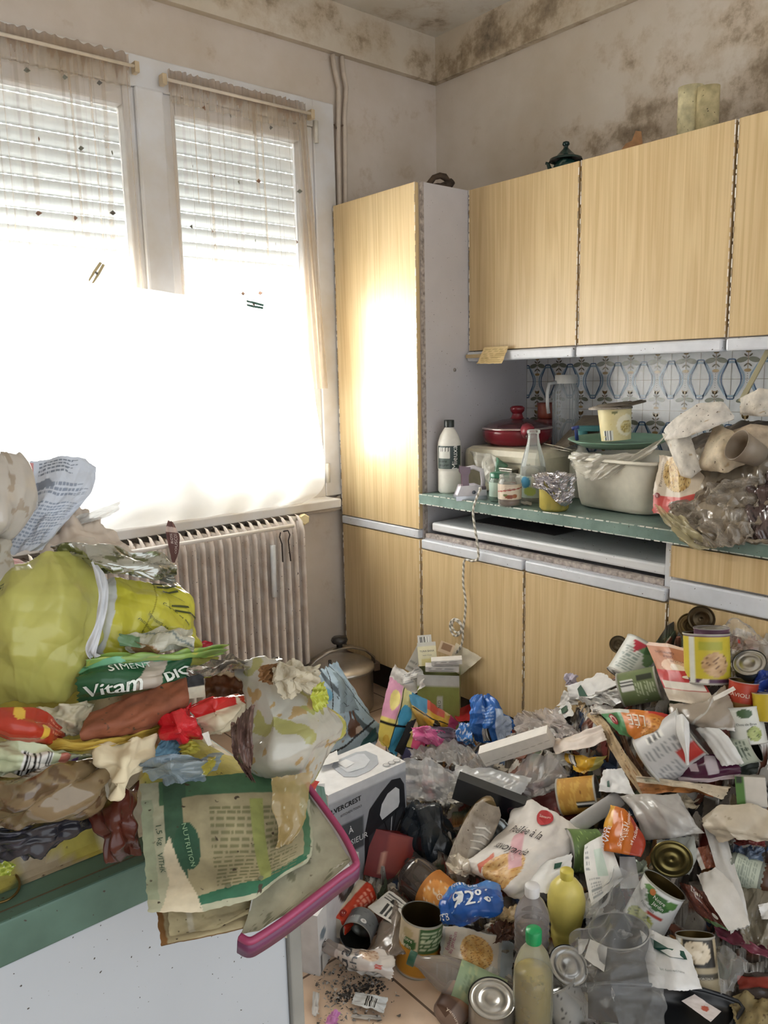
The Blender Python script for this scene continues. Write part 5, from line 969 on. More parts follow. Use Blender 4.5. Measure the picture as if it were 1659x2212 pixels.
fs('barcode_tray', 'clear brownish meal tray with a white barcode label', 'tray', [[(806, 1958, .02), (850, 1920, .05), (880, 1945, .05)], [(815, 2010, .03), (855, 2000, .07), (885, 2000, .05)], [(800, 2050, .02), (840, 2070, .05), (880, 2060, .04)]], '#8d7f72', [('n', 3, .8, '#6b5d50')], 'film', 40, 40, .004, 2, base=FL(.03), alpha=.6, bulge=.01)
fs('barcode_label', 'crooked white label with bold black bars on the clear brown tray', 'label', [[(841, 1923, .075), (880, 1952, .075)], [(794, 1960, .07), (855, 2002, .07)]], '#d9d8d4', [('r', .35, .1, .45, .55, '#1c1c1c'), ('r', .52, .1, .6, .55, '#1c1c1c'), ('r', .68, .1, .76, .55, '#1c1c1c'), ('ln', .1, .65, .9, .95, 3, '#4a4a4a'), ('r', .4, .62, .6, .8, '#1c1c1c')], 'paper', 50, 40, .002, 2, base=FL(.03), edge=0)
bottle('squashed brown plastic bottle with an orange label lying under the blue packs', (lambda P: (frame(P, -38, 25)[0], P))(heap(880, 1878, .06)), [(1e-4, 0), (.036, .002), (.047, .02), (.05, .05), (.05, .19), (.04, .22), (.018, .25)], '#4a403a', 'glass', alpha=.75, lab=(.075, .18, '#b3712f', [('food', .5, .5, .12, .4, '#d2873a', '#e3a65a', '#e9d9c0'), ('r', .55, .6, .75, 1, '#8fa9b8'), ('n', 3, .9, '#dcd6c9')]), pr=lambda K: K.text('Orange', .5, .75, .2, '#f3ead8', 90), name='juice_bottle')
for rows, lab, sd in (([[(955, 1928, .10), (1000, 1915, .13), (1050, 1905, .12), (1080, 1912, .1)], [(955, 1960, .12), (1000, 1950, .16), (1045, 1945, .16), (1088, 1945, .12)], [(955, 1995, .1), (1000, 2002, .12), (1040, 1985, .12), (1080, 1970, .1)]], 'plump blue foil pack with white lettering above the open corn tin', 3),):
    hs('blue_biscuit_pack', lab, 'wrapper', rows, '#2456a4', [('r', 0, .7, 1, 1, '#3c78be'), ('n', 3.4, .75, '#9fc3e6'), ('n', 5, 1.1, '#e2ecf5')], 'gloss', 90, 60, .008, sd, 4, .02, bulge=.025, pr=lambda K: K.text('92%', .55, .5, .34, '#eef3f8', 8, bold=True).text('Petit Dej', .45, .82, .13, '#eef3f8', 6).text('PTB', .1, .2, .2, '#eef3f8', 10, bold=True))
bgd = dict(col='#d9a24a')
cc('big open corn tin standing with its ribbed inside showing', 907, 2030, 82, 34, 46, 120, base=FL(.06), col='#cdbfa2', L=[('r', 0, 0, 1, .5, '#c48a2e'), ('n', 3, .9, '#a56a26'), ('e', .42, .62, .06, .12, '#3e6b36'), ('e', .40, .8, .05, .09, '#b9a97f'), ('r', .5, .5, .72, .95, '#3f6238'), ('ln', .51, .55, .71, .92, 6, '#c7d2b0'), ('n', 5, 1.2, '#e8e3d3')], inner='#6b5836', kind='satin', pr=lambda K: K.text('Notre', .40, .68, .09, '#f0ecd8').text('Jardin', .4, .58, .09, '#f0ecd8'))
hs('endives_tray', 'ready-meal tray with an endive and ham picture on its film', 'tray', [[(955, 1998, .05), (1010, 2004, .07), (1085, 2026, .06), (1110, 2040, .05)], [(952, 2040, .05), (1010, 2050, .08), (1070, 2070, .07), (1108, 2080, .05)], [(950, 2075, .02), (1000, 2090, .04), (1060, 2115, .03), (1105, 2130, .02)]], '#b8b9b6', [('r', .06, .1, .8, .95, '#cdc4b6'), ('food', .52, .5, .22, .36, '#c08a3e', '#dcb978', '#7c4f22'), ('r', .0, .0, 1, .08, '#8aa7c0'), ('r', .84, .0, 1, 1, '#a9b4bd'), ('r', .7, .12, .78, .3, '#d9d3c6')], 'satin', 80, 60, .004, 6, base=FL(.04), pr=lambda K: K.text('Endives', .13, .55, .12, '#a0486a', 80).text('au jambon', .19, .55, .12, '#a0486a', 80))
bottle('clear bottle with a green paper label and green cap lying on its side', (lambda P: (frame(P, 163, 5)[0], P))(on(1105, 2168, z=.05)), [(1e-4, 0), (.03, .0), (.036, .01), (.037, .12), (.034, .15), (.022, .18), (.012, .2), (.0115, .225)], '#a39a90', 'glass', (.0145, .21, .226, '#2c5442'), alpha=.5, lab=(.02, .12, '#93a886', [('n', 2.5, .3, '#a9b48a'), ('n', 5, .9, '#c3c6ae'), ('ln', .42, .1, .6, .9, 9, '#7d9472')]))
bottle('brown-topped yoghurt tub printed with a cocoa pod lying on the floor', (lambda P: (frame(P, 50, -30)[0], P))(on(962, 2198, z=.035)), [(1e-4, 0), (.029, 0), (.031, .004), (.036, .055), (.036, .06)], '#8f7c72', 'satin', L=[('r', .35, .4, .75, 1, '#c9956f'), ('r', .3, 0, .5, .4, '#5c4236'), ('n', 4, .9, '#e0c7ae')], name='yoghurt_tub', cat='tub', pr=lambda K: K.text('AU', .5, .8, .16, '#3b2a22').text('yaourt', .56, .3, .2, '#e9dccb'))
cc('silver tin standing upside down with its ringed base up', 1062, 2190, 88, 52, 50, 95, P=on(1062, 2190, z=.06), lid='base', col='#a9aaa6', L=[('n', 4, .8, '#8d8a80')], kind='metal')
bottle('clear oil bottle with a bright green cap and yellowish oil', upright(on(1150, 2262, z=.0), 0), [(1e-4, 0), (.034, 0), (.038, .008), (.037, .05), (.039, .055), (.037, .075), (.039, .08), (.039, .15), (.037, .18), (.028, .21), (.016, .228), (.0125, .232), (.0125, .25)], '#d9d8c0', 'glass', (.0155, .236, .262, '#1f9a5c'), alpha=.25, liquid=(.17, '#c9b044', .5), name='oil_bottle', ribs=.004)
bottle('ribbed clear water bottle with a white cap, half full', upright(heap(1148, 2080, .0)*[1, 1, 0]+[0, 0, .02], 0), [(1e-4, 0), (.034, 0), (.037, .008)]+[(.037-.0022*(i % 2)-(.005 if i in (8, 9) else 0), .02+.0085*i) for i in range(19)]+[(.034, .19), (.026, .21), (.014, .226), (.0125, .23), (.0125, .24)], '#c4bdba', 'glass', (.0155, .228, .25, '#e6e6e8'), alpha=.30, liquid=(.15, '#8d7a74', .45), name='water_bottle')
bottle('yellow lemon-juice bottle with a round shoulder and flat cap', upright(heap(1222, 2010, .0)*[1, 1, 0]+[0, 0, .03], 0), [(1e-4, 0), (.03, 0), (.034, .01)]+[(.033-.001*(i % 2), .02+.01*i) for i in range(8)]+[(.036, .11), (.041, .14), (.041, .16), (.035, .185), (.024, .2), (.014, .208)], '#e0d272', 'plastic', (.0145, .205, .226, '#d2c45a'), name='lemon_juice_bottle', alpha=1)
cc('silver tin base with bright rings between the bottles', 1222, 2098, 60, 62, 42, 60, lift=.03, lid='base', col='#b5b5b2', kind='metal')
cc('speckled grey tin lying beside the oil bottle', 1228, 2180, 120, 20, 44, 110, P=on(1228, 2180, z=.06), lid='base', col='#a9aaa6', L=[('n', 7, .55, '#4b4c4a')], kind='satin')
# --- middle of the heap
u_ = heap
hs('black_bin_bag', 'glossy black plastic bag slumped beside the sandwich-maker box', 'bag', [[(880, 1738, .02), (905, 1728, .04), (935, 1745, .05), (955, 1760, .02)], [(873, 1775, .03), (910, 1770, .08), (950, 1775, .1), (975, 1800, .03)], [(885, 1830, .03), (925, 1835, .1), (965, 1830, .1), (990, 1850, .03)], [(925, 1875, .02), (955, 1890, .06), (985, 1885, .05), (1003, 1890, .02)], [(965, 1905, 0), (980, 1920, .02), (995, 1915, .02), (1003, 1905, 0)]], '#1c242c', [('n', 3, .8, '#2f3d49')], 'gloss', 90, 100, .012, 12, 2.5, .02, base=plane((1.42, 1.45, .12), (-.45, -.7, .55)), bulge=.03, smooth=False)
# sneaker
P = heap(1022, 1800, .06); s = mpp(P); F = frame(P, 62, 25, 25); t = thing('sneaker', 'worn beige and grey trainer lying on its side with a brown sole', 'shoe', P); nu, nv = 30, 24
u, v = np.meshgrid(np.linspace(0, 1, nu), np.linspace(0, 1, nv)); L_ = .20; a = u*np.pi
wd_ = .034+.008*np.sin(v*3.1)-.012*(v > .92)*(v-.92)/.08; hh = .06-.03*np.clip((v-.35)/.4, 0, 1)+.01*np.clip((.25-v)/.25, 0, 1); hh = hh*np.clip((1-v)/.1, .35, 1)
PP = np.stack([wd_*np.cos(a), -.012-hh*np.sin(a)**.7+.0*v, (v-.5)*L_], 2); MB().grid(PP, paint(u, v, '#b5a99a', [('n', 3, .6, '#8f8474'), ('r', 0, .8, 1, 1, '#9b8f7f'), ('r', .35, .3, .65, .75, '#c9c2b6')])).build('upper', 'dirty', t, frame=F)
q = [(.036*math.sin(k)*(1.0 if math.cos(k) > 0 else .85), .105*math.cos(k)) for k in np.linspace(0, 2*math.pi, 28, endpoint=False)]; m = prism(q, -.014, .008, '#7d6846'); m.v[0] = m.v[0]; m.build('sole', 'satin', t, True, .003, frame=F)
for i in range(4): z = .0+.016*i; MB().tube([(-.022, -.055+.004*i, z-.01), (0, -.066+.006*i, z), (.022, -.055+.004*i, z-.01)], .0028, '#e5e0d6').build('lace', 'cloth', t, frame=F)
loose('grey ridged tin end leaning between trainer and meal bag', (frame(heap(1068, 1800, .05), 60, 15)[0]@np.array([[1, 0, 0], [0, 0, 1.], [0, -1, 0]]), heap(1068, 1800, .05)), .042, '#8d9496')
small('flat black gift box with a small round emblem under the clear film', 1050, 1745, 150, 60, 72, 45, '#3c3d3e', 0, lift=.05, L=[('r', .66, 0, 1, 1, '#15141a'), ('r', .65, 0, .66, 1, '#d8d8d6')], prs={'front': lambda K: K.circ(.85, .5, .16, '#5a2e3c').circ(.85, .5, .13, '#15141a', .0012)}, dd=.03)
hs('clear_tray', 'frosted clear plastic tray lying across the black box', 'tray', [[(985, 1655, .06), (1060, 1660, .09), (1150, 1680, .09)], [(975, 1690, .07), (1060, 1700, .1), (1110, 1735, .08)]], '#c8cacb', [], 'film', 60, 30, .006, 4, alpha=.62, bulge=.012)
hs('crinkled_film', 'bright crinkled clear film left of the frosted tray', 'film', [[(872, 1640, .05), (930, 1640, .08), (985, 1665, .07)], [(875, 1690, .05), (935, 1690, .1), (1000, 1700, .08)], [(880, 1735, .03), (945, 1730, .07), (1010, 1745, .05)]], '#e3e4e5', [('n', 3, .9, '#ffffff')], 'film', 80, 60, .016, 14, 4, .03, alpha=.45, smooth=False, base=plane((1.5, 1.5, .14), (-.4, -.6, .7)))
hs('crinkled_film', 'loose clear film under the long white carton', 'film', [[(880, 1600, .04), (980, 1600, .07), (1060, 1640, .06)], [(890, 1640, .05), (980, 1650, .08), (1060, 1680, .06)]], '#d9d8d8', [], 'film', 70, 40, .016, 24, 4, .03, alpha=.35, smooth=False)
hs('crinkled_film', 'clear film with a serrated silver edge over the rusty tin', 'film', [[(1130, 1640, .06), (1190, 1630, .08), (1225, 1665, .06)], [(1105, 1690, .06), (1170, 1690, .09), (1225, 1690, .06)], [(1130, 1730, .04), (1180, 1715, .06), (1222, 1700, .05)]], '#cfcac9', [('r', .9, 0, 1, .4, '#f2f2f2')], 'film', 60, 50, .014, 34, 4, .02, alpha=.4, smooth=False)
P = heap(1040, 1640, .08); A, B = heap(1046, 1640, .09), heap(1195, 1602, .10)
def bar_carton(label, p0, p1, wpx, dpx, c, L=(), lifts=(.08, .08), name='carton', prs=None, n=30, top=None):
    """Carton whose long side runs from p0 to p1 (lower front edge)."""
    A, B = heap(*p0, lifts[0]), heap(*p1, lifts[1]); x = B-A; l = np.linalg.norm(x); x /= l; s = mpp(A); z = UP-x*(UP@x); z = z*.75-fw*.35; z -= x*(z@x); z /= np.linalg.norm(z); y = np.cross(z, x); return carton(label, (np.stack([x, y, z], 1), (A+B)/2+y*dpx*s/2), l, dpx*s, wpx*s, {'front': (c, L), 'top': (top or c, [])}, c, name, 'carton', prs=prs, n=n)
bar_carton('long narrow white carton lying across the heap below the blue pack', (1050, 1656), (1198, 1612), 36, 26, '#ddd6cb', [('b', .04, .2, .3, .28, .012, '#9c8f84'), ('n', 6, 1.3, '#8d7f72')], (.10, .10), top='#e9e6e0')
# meal bag
hs('potato_meal_bag', 'big white frozen-meal bag with round red logo and fried potatoes', 'bag', [[(1108, 1735, .05), (1150, 1728, .07), (1200, 1755, .07), (1252, 1790, .05)], [(1090, 1790, .06), (1140, 1790, .1), (1190, 1800, .1), (1245, 1825, .06)], [(1030, 1845, .06), (1085, 1850, .11), (1150, 1860, .12), (1200, 1870, .08)], [(1004, 1866, .05), (1060, 1885, .09), (1115, 1915, .1), (1150, 1915, .07)], [(1020, 1880, .03), (1065, 1905, .05), (1100, 1935, .06), (1130, 1950, .05)]], '#e9e4df', [('food', .56, .30, .2, .24, '#c9974f', '#e0bd86', '#9b5f2a'), ('p', [(.34, .66), (.42, .7), (.72, .42), (.64, .34)], '#d8a9b1'), ('p', [(.24, .3), (.30, .5), (.38, .45), (.34, .2)], '#c86a52'), ('n', 4, 1.25, '#d5cfc8')], 'satin', 100, 100, .006, 17, 2.5, .01, bulge=.02,
   pr=lambda K: K.circ(.56, .85, .085, '#a8242c', .003).text('Saveurs', .56, .85, .04, '#f3e3dc', 8, off=.0045).text('Poêlée à la', .44, .69, .085, '#2f2a2a', -8, off=.003).text('savoyarde', .46, .55, .09, '#2f2a2a', -8, off=.003).text('aux lardons', .53, .50, .035, '#f2e6e4', -45, off=.003))
hs('potato_meal_bag', 'second frozen-meal bag printed in the same way, tucked behind the first', 'bag', [[(1212, 1790, .05), (1250, 1800, .05)], [(1205, 1845, .06), (1235, 1848, .05)]], '#dcd8d4', [], 'satin', 30, 30, .004, 18, pr=lambda K: K.circ(.62, .84, .14, '#a8242c', .003).text('Poêl', .42, .5, .17, '#2f2a2a', off=.003).text('savo', .42, .3, .15, '#2f2a2a', off=.003))
def packet(label, rows, mark, seed=1, base=heap, txt=True, c='#e9eaea', **k):
    def pr(K):
        K.poly(mark, '#1f4f43', .002)
        if txt: K.text('lait demi-ecreme', .5, .3, .05, '#8f9a98', 0)
    return sheet('white_packet', label, 'packet', rows, base, c, [('n', 5, 1.4, '#c9c9c6')], 'satin', 30, 30, .004, seed, pr=pr, **k)
packet('white card with a small dark green square behind the yellow bottle', [[(1140, 1872, .1), (1190, 1858, .11), (1236, 1846, .1)], [(1138, 1925, .1), (1180, 1930, .11), (1232, 1900, .1)]], [(.58, .62), (.6, .8), (.78, .8), (.74, .6)], txt=False, bulge=.004)
cc('green pea tin with a grey lid end between meal bag and orange carton', 1258, 1838, 185, 20, 44, 70, lift=.03, lid='base', col='#6f8a52', L=[('n', 6, .5, '#a9c47c'), ('n', 8, .9, '#3d5a2e')])
roll('grey_tube', 'dull grey plastic tube lying slantwise behind the orange carton', 'tube', (1240, 1788), (1340, 1722), 17, '#aaa8a6', (), heap, (.05, .05), squash=.5)
cc('rusty yellow tin lying under the clear film', 1250, 1718, 10, 10, 38, 84, lift=.04, col='#b98a3c', L=[('n', 3, .2, '#c9a04c'), ('n', 5, .8, '#7c4a1e'), ('bar', .55, .5, .62, .95)], lid='closed', spin=0)
hs('dark_red_panel', 'dark red-brown cardboard panel under the rusty tin', 'card', [[(1145, 1725, .0), (1215, 1700, .01), (1300, 1730, .0)], [(1180, 1760, .0), (1220, 1780, .01), (1240, 1780, .0)]], '#6a2724', amp=.004)
# orange croque-monsieur carton with its white panel
hs('croque_carton', 'white side panel of the frozen-toast carton with small print', 'card', [[(1262, 1825, .10), (1310, 1800, .12)], [(1262, 1880, .10), (1340, 1880, .12)], [(1278, 1958, .08), (1345, 1900, .09)]], '#eaebea', [('ln', .1, .1, .4, .4, 6, '#9aa0a4'), ('r', .35, .4, .65, .8, '#c3d6cc'), ('ln', .05, .5, .18, .95, 5, '#8d9398')], 'satin', 50, 50, .002, 2, bulge=0, edge=0)
hs('croque_carton', 'bright orange front of a frozen-toast carton with white lettering', 'carton', [[(1318, 1738, .12), (1345, 1745, .14), (1362, 1770, .13)], [(1305, 1790, .12), (1350, 1790, .16), (1394, 1815, .13)], [(1302, 1838, .12), (1345, 1845, .15), (1384, 1852, .13)]], '#c4691f', [('r', 0, .5, .3, 1, '#d9a23c'), ('r', .75, 0, 1, 1, '#a8381d')], 'gloss', 50, 50, .003, 5, edge=0, bulge=.015,
   pr=lambda K: K.text('BISTRO', .10, .25, .15, '#f2eef4', 78, bold=True, off=.004).text('VITE', .24, .35, .16, '#f2eef4', 78, bold=True, off=.004).text('Croque-Monsieur', .62, .52, .105, '#f4e8d8', 78, off=.004).text('x4 raclines', .76, .42, .09, '#f4e8d8', 78, off=.004))
hs('white_board', 'plain light grey carton side below the orange carton', 'card', [[(1338, 1850, .10), (1372, 1852, .10)], [(1340, 1920, .09), (1383, 1918, .09)]], '#c9cacb', mat='satin', amp=.002, edge=0, nu=10, nv=10)
# peas and beans tins right of it
cc('white flageolet bean tin with its olive lid bent up', 1412, 1955, 62, 18, 46, 104, lift=.06, lid='hinged', lid_ang=-78, lid_dir=20, lidcol='#7f7448', col='#e3e4e2', L=[('e', .52, .72, .10, .16, '#3f6a38'), ('e', .43, .86, .06, .07, '#5f8a4c'), ('e', .62, .80, .05, .09, '#5f8a4c'), ('food', .45, .22, .11, .2, '#8a9446', '#b5b868', '#4f5a26'), ('r', .48, .43, .6, .49, '#b0483c')],
   pr=lambda K: K.text('Notre', .52, .77, .10, '#f2f2e8', -6).text('Jardin', .53, .67, .10, '#f2f2e8', -6).circ(.455, .84, .06, '#b9733f').text('Flageolets', .47, .55, .075, '#5a5f5a', -6))
cc('mushroom tin with a picture of button mushrooms', 1508, 2080, 97, 12, 40, 112, lift=.04, lid='open', col='#b9ac8e', L=[('r', .38, .5, .66, .96, '#2f2c26'), ('food', .5, .74, .12, .2, '#e2d6bf', '#cfc0a5', '#8a7a5e'), ('e', .5, .7, .035, .07, '#e9dfcb'), ('r', 0, .88, .36, 1, '#dcdcd8'), ('r', .3, .28, .7, .4, '#4f4a3c'), ('n', 4, 1.2, '#9a8d68')], pr=lambda K: K.text('PIEDS ET MORCEAUX', .5, .34, .05, '#e9e2cf'))
packet('white packet with a broad dark green stripe in front of the mushroom tin', [[(1382, 2002, .08), (1430, 2018, .1), (1488, 2038, .09)], [(1392, 2060, .09), (1450, 2072, .12), (1500, 2085, .09)], [(1404, 2130, .08), (1460, 2140, .1), (1516, 2138, .08)]], [(.22, .76), (.55, .66), (.84, .70), (.86, .54), (.55, .5), (.24, .6)], 4, bulge=.006)
hs('grey_cloth_strip', 'long pale grey strip of card running down the near heap', 'card', [[(1520, 1785, .06), (1565, 1790, .06)], [(1545, 1870, .08), (1590, 1880, .08)], [(1560, 1930, .09), (1605, 1925, .09)], [(1578, 2016, .08), (1620, 2000, .08)]], '#c9c8c5', [('n', 2, .9, '#b3b1ad')], 'paper', 20, 40, .004, 3)
hs('white_card', 'folded off-white card crossing over the long grey strip', 'card', [[(1505, 1890, .08), (1548, 1875, .1)], [(1528, 1940, .1), (1590, 1920, .11)], [(1575, 2012, .09), (1620, 2000, .09)]], '#d3d1cc', [], 'paper', 16, 30, .004, 5)
hs('bacon_pack', 'dark brown bacon pack with a green stripe left of the grey card strip', 'wrapper', [[(1465, 1905, .06), (1500, 1915, .08), (1535, 1935, .07)], [(1490, 1950, .06), (1530, 1965, .08), (1560, 1985, .07)], [(1520, 1990, .05), (1550, 2002, .06), (1575, 2012, .05)]], '#5a2e24', [('r', 0, 0, 1, .2, '#56714a'), ('n', 4, .6, '#8c4f38'), ('n', 6, 1, '#cdbfae')], 'gloss', 50, 50, .005, 6, pr=lambda K: K.text('L\'air', .5, .8, .16, '#efe6da', -25).circ(.75, .4, .07, '#ddd8ce'))
bottle('glass jar with a rusty brown lid lying at the right side of the heap', (lambda P: (frame(P, -12, 5)[0], P))(heap(1575, 1872, .04)), [(1e-4, 0), (.03, 0), (.034, .006), (.034, .07), (.03, .08), (.03, .084)], '#a5aea4', 'glass', (.034, .068, .092, '#4f3324'), alpha=.5, lab=(.012, .062, '#b9c3b4', [('ln', .35, .1, .65, .9, 8, '#8d988c')]), name='glass_jar', cat='jar')
hs('beige_tray_film', 'torn beige film lid spread over the middle right of the heap', 'film', [[(1515, 1768, .08), (1560, 1740, .1), (1620, 1735, .1), (1690, 1760, .08)], [(1525, 1790, .09), (1570, 1790, .12), (1630, 1790, .1), (1690, 1800, .08)], [(1552, 1820, .08), (1590, 1815, .1), (1640, 1815, .08), (1690, 1820, .08)]], '#c3b8a4', [('n', 3, .7, '#a3967f'), ('n', 7, 1.3, '#5f4a38')], 'satin', 60, 40, .008, 7, edge=.02)
hs('clear_pouch', 'milky clear pouch lying below the brown card tray', 'pouch', [[(1338, 1720, .08), (1400, 1712, .12), (1465, 1715, .1)], [(1372, 1760, .1), (1430, 1755, .14), (1500, 1775, .1)], [(1392, 1815, .08), (1450, 1812, .11), (1520, 1798, .08)]], '#d6d3ce', [], 'film', 60, 50, .008, 9, 3, .01, alpha=.6, bulge=.015)
hs('brown_card_tray', 'long brown stained cardboard tray edge sweeping round the big tin', 'card', [[(1240, 1520, .02), (1262, 1512, .02)], [(1290, 1570, .06), (1310, 1560, .06)], [(1330, 1640, .08), (1350, 1625, .08)], [(1385, 1718, .09), (1402, 1695, .09)]], '#c9b08a', [('n', 3, .5, '#96673a')], 'dirty', 16, 60, .006, 8)
hs('brown_card_tray', 'orange-brown stained cardboard tray below the big grey tin', 'card', [[(1375, 1690, .09), (1420, 1682, .1), (1500, 1698, .1), (1545, 1715, .08)], [(1390, 1718, .09), (1440, 1712, .1), (1500, 1712, .1), (1540, 1722, .08)]], '#a86d34', [('n', 3, .6, '#7a4a22'), ('r', .9, 0, 1, 1, '#cf7b4a')], 'dirty', 60, 20, .006, 9)
hs('cream_cardboard_scrap', 'cream torn cardboard rim lying over the orange-brown tray', 'card', [[(1373, 1676, .11), (1420, 1680, .12), (1480, 1690, .11), (1580, 1700, .09)], [(1376, 1690, .11), (1420, 1694, .12), (1500, 1705, .11), (1560, 1728, .09)]], '#d9cbb2', [('n', 4, 1, '#8a7a5c'), ('r', .1, .3, .3, .8, '#b9b59c')], 'dirty', 50, 12, .005, 10)
hs('brown_card_strip', 'dark brown card strip standing behind the long brown tray edge', 'card', [[(1335, 1580, .05), (1345, 1578, .05)], [(1360, 1640, .06), (1372, 1636, .06)], [(1400, 1695, .06), (1415, 1688, .06)]], '#6f4f38', [('n', 3, .5, '#a1815c')], 'dirty', 10, 40, .005, 11)
packet('white lasagne carton flap with a small round red logo', [[(1302, 1662, .08), (1345, 1660, .09)], [(1292, 1708, .08), (1372, 1718, .09)]], [(.26, .2), (.24, .45), (.32, .5), (.34, .2)], 6, txt=False)
hs('yellow_pack', 'crumpled mustard yellow soup pack with a barcode', 'wrapper', [[(1222, 1628, .06), (1270, 1635, .08), (1312, 1630, .06)], [(1225, 1648, .06), (1270, 1655, .09), (1300, 1648, .06)], [(1235, 1662, .05), (1262, 1672, .07), (1285, 1658, .05)]], '#c99e32', [('bar', .12, .3, .28, .9), ('n', 4, .7, '#b3a24c'), ('r', .8, 0, 1, 1, '#a9a05a')], 'gloss', 50, 30, .008, 12, base=heap)
hs('cream_meal_tray', 'empty cream plastic tray with thin walls above the mustard yellow pack', 'tray', [[(1192, 1600, .08), (1240, 1585, .1), (1300, 1565, .1)], [(1198, 1628, .1), (1250, 1618, .12), (1312, 1600, .1)]], '#dccfc4', [], 'satin', 30, 20, .006, 13, bulge=.01)
hs('clear_film_heap', 'greyish clear film heaped against the base cabinet', 'film', [[(1110, 1548, .0), (1160, 1535, .03), (1215, 1530, .03)], [(1115, 1585, .02), (1170, 1570, .06), (1225, 1560, .05)], [(1180, 1612, .04), (1220, 1600, .08), (1260, 1585, .06)]], '#dfd8d6', [], 'film', 60, 50, .015, 15, 4, .03, alpha=.5, smooth=False)
packet('white packet with a purple mark under the white card packets', [[(1195, 1535, .05), (1230, 1515, .07)], [(1192, 1560, .06), (1240, 1545, .08)]], [(.55, .3), (.5, .7), (.8, .85), (.85, .4)], 8, txt=False)
# --- upper slope by the cabinets
packet('flat white packet with a dark green rectangle on top of the heap slope', [[(1222, 1482, .05), (1270, 1465, .08), (1300, 1452, .06)], [(1228, 1498, .06), (1275, 1502, .08), (1332, 1474, .06)], [(1232, 1512, .05), (1275, 1508, .07), (1330, 1480, .05)]], [(.36, .30), (.30, .72), (.46, .82), (.52, .38)], 9, txt=False, bulge=.004)
hs('white_packet_pile', 'stack of folded white packets below the green-marked packet', 'packet', [[(1218, 1490, .03), (1240, 1500, .05)], [(1205, 1525, .04), (1250, 1522, .06)]], '#e6e4e0', amp=.008, nu=20, nv=20)
hs('silver_film', 'grey glassy film stretched below the green olive tin', 'film', [[(1245, 1510, .07), (1310, 1490, .1), (1350, 1480, .08)], [(1270, 1520, .07), (1330, 1520, .1), (1400, 1512, .08)]], '#b7b7b5', [('n', 3, .9, '#e6e6e6')], 'film', 50, 24, .01, 21, alpha=.7, smooth=False)
cc('open green-bean tin with leaf drawings tilted on its side', 1372, 1430, 240, 10, 42, 88, lift=.05, lid='base', col='#d9dcd6', L=[('e', .42, .35, .05, .2, '#6f9160'), ('e', .5, .22, .07, .1, '#4f7a48'), ('ln', .5, .3, .65, .9, 9, '#8d9a94'), ('p', [(.48, .1), (.6, .1), (.55, .4)], '#b3283c')])
cc('green olive tin with barcode and nutrition table', 1382, 1483, 15, 8, 36, 84, lift=.08, lid='closed', col='#6f7d54', L=[('bar', .42, .1, .52, .42), ('ln', .46, .45, .6, .95, 7, '#b9c3a0'), ('r', .38, .5, .45, .9, '#2d3326')])
loose('dark stained tin lid poking up beside the green-bean tin', (frame(heap(1336, 1392, .04), 110, 10)[0]@np.array([[1, 0, 0], [0, 0, 1.], [0, -1, 0]]), heap(1336, 1392, .04)), .026, '#5b5140')
hs('mushroom_soup_carton', 'flattened red mushroom soup carton lying upside down on the tins', 'carton', [[(1394, 1386, .12), (1440, 1390, .13), (1478, 1400, .12)], [(1420, 1450, .13), (1470, 1455, .14), (1510, 1455, .13)], [(1445, 1512, .12), (1490, 1520, .13), (1552, 1528, .12)]], '#a8322c', [('r', 0, .9, 1, 1, '#e3c9b8'), ('r', 0, .55, 1, .9, '#b07452'), ('e', .55, .6, .35, .10, '#d8b294'), ('e', .62, .58, .18, .06, '#e9dcc9'), ('r', 0, .38, 1, .55, '#b02b2c'), ('r', .04, .25, .96, .37, '#e3dccf'), ('r', 0, 0, 1, .24, '#c9bca9'), ('r', 0, .245, .04, .37, '#b02b2c')], 'satin', 60, 90, .002, 3, edge=0, base=heap,
   pr=lambda K: K.text('CHAMPIGNONS', .46, .80, .05, '#4a1d16', 178).text('SAVEUR', .52, .735, .05, '#4a1d16', 178).text('VELOUTE', .68, .67, .045, '#4a1d16', 178).ell(.75, .44, .12, .025, '#e3d5bd'))
cc('yellow cassoulet tin with a bean picture and purple base band', 1527, 1420, 92, 6, 47, 106, lift=.12, lid='open', col='#c9b83a', L=[('food', .56, .4, .10, .24, '#b08a5a', '#d6b48a', '#6f4a2c'), ('r', 0, 0, 1, .1, '#5a3a56'), ('e', .48, .06, .03, .07, '#e9e3dc'), ('r', .36, 0, .42, 1, '#dfe2d8'), ('r', .44, .7, .62, .84, '#a9a93a'), ('r', 0, .94, 1, 1, '#6a4668'), ('n', 5, 1.3, '#b5a42e')])
cc('short purple-rimmed tin stacked upside down in the yellow cassoulet tin', 1537, 1372, 92, 8, 36, 34, lift=.13, lid='base', col='#6a4b5e', L=[('n', 5, 1.1, '#8d7a84')])
loose('brown ridged tin lid standing behind the purple-rimmed tin, lower of two', (frame(heap(1492, 1352, .10), 125, 5)[0]@np.array([[1, 0, 0], [0, 0, 1.], [0, -1, 0]]), heap(1492, 1352, .10)), .034, '#6f5f42')
loose('dark upright tin lid above the purple-rimmed tin, upper of two', (frame(heap(1515, 1337, .11), 60, 5)[0]@np.array([[1, 0, 0], [0, 0, 1.], [0, -1, 0]]), heap(1515, 1337, .11)), .034, '#463b2a')
cc('red ravioli tin behind the clear box', 1605, 1500, 85, 10, 30, 60, lift=.10, lid='open', col='#b5402a', L=[('r', .3, .0, .7, .25, '#8f6a3a'), ('n', 4, 1, '#c9703f')], pr=lambda K: K.text('RAVIOLI', .45, .55, .2, '#efe3d2'))
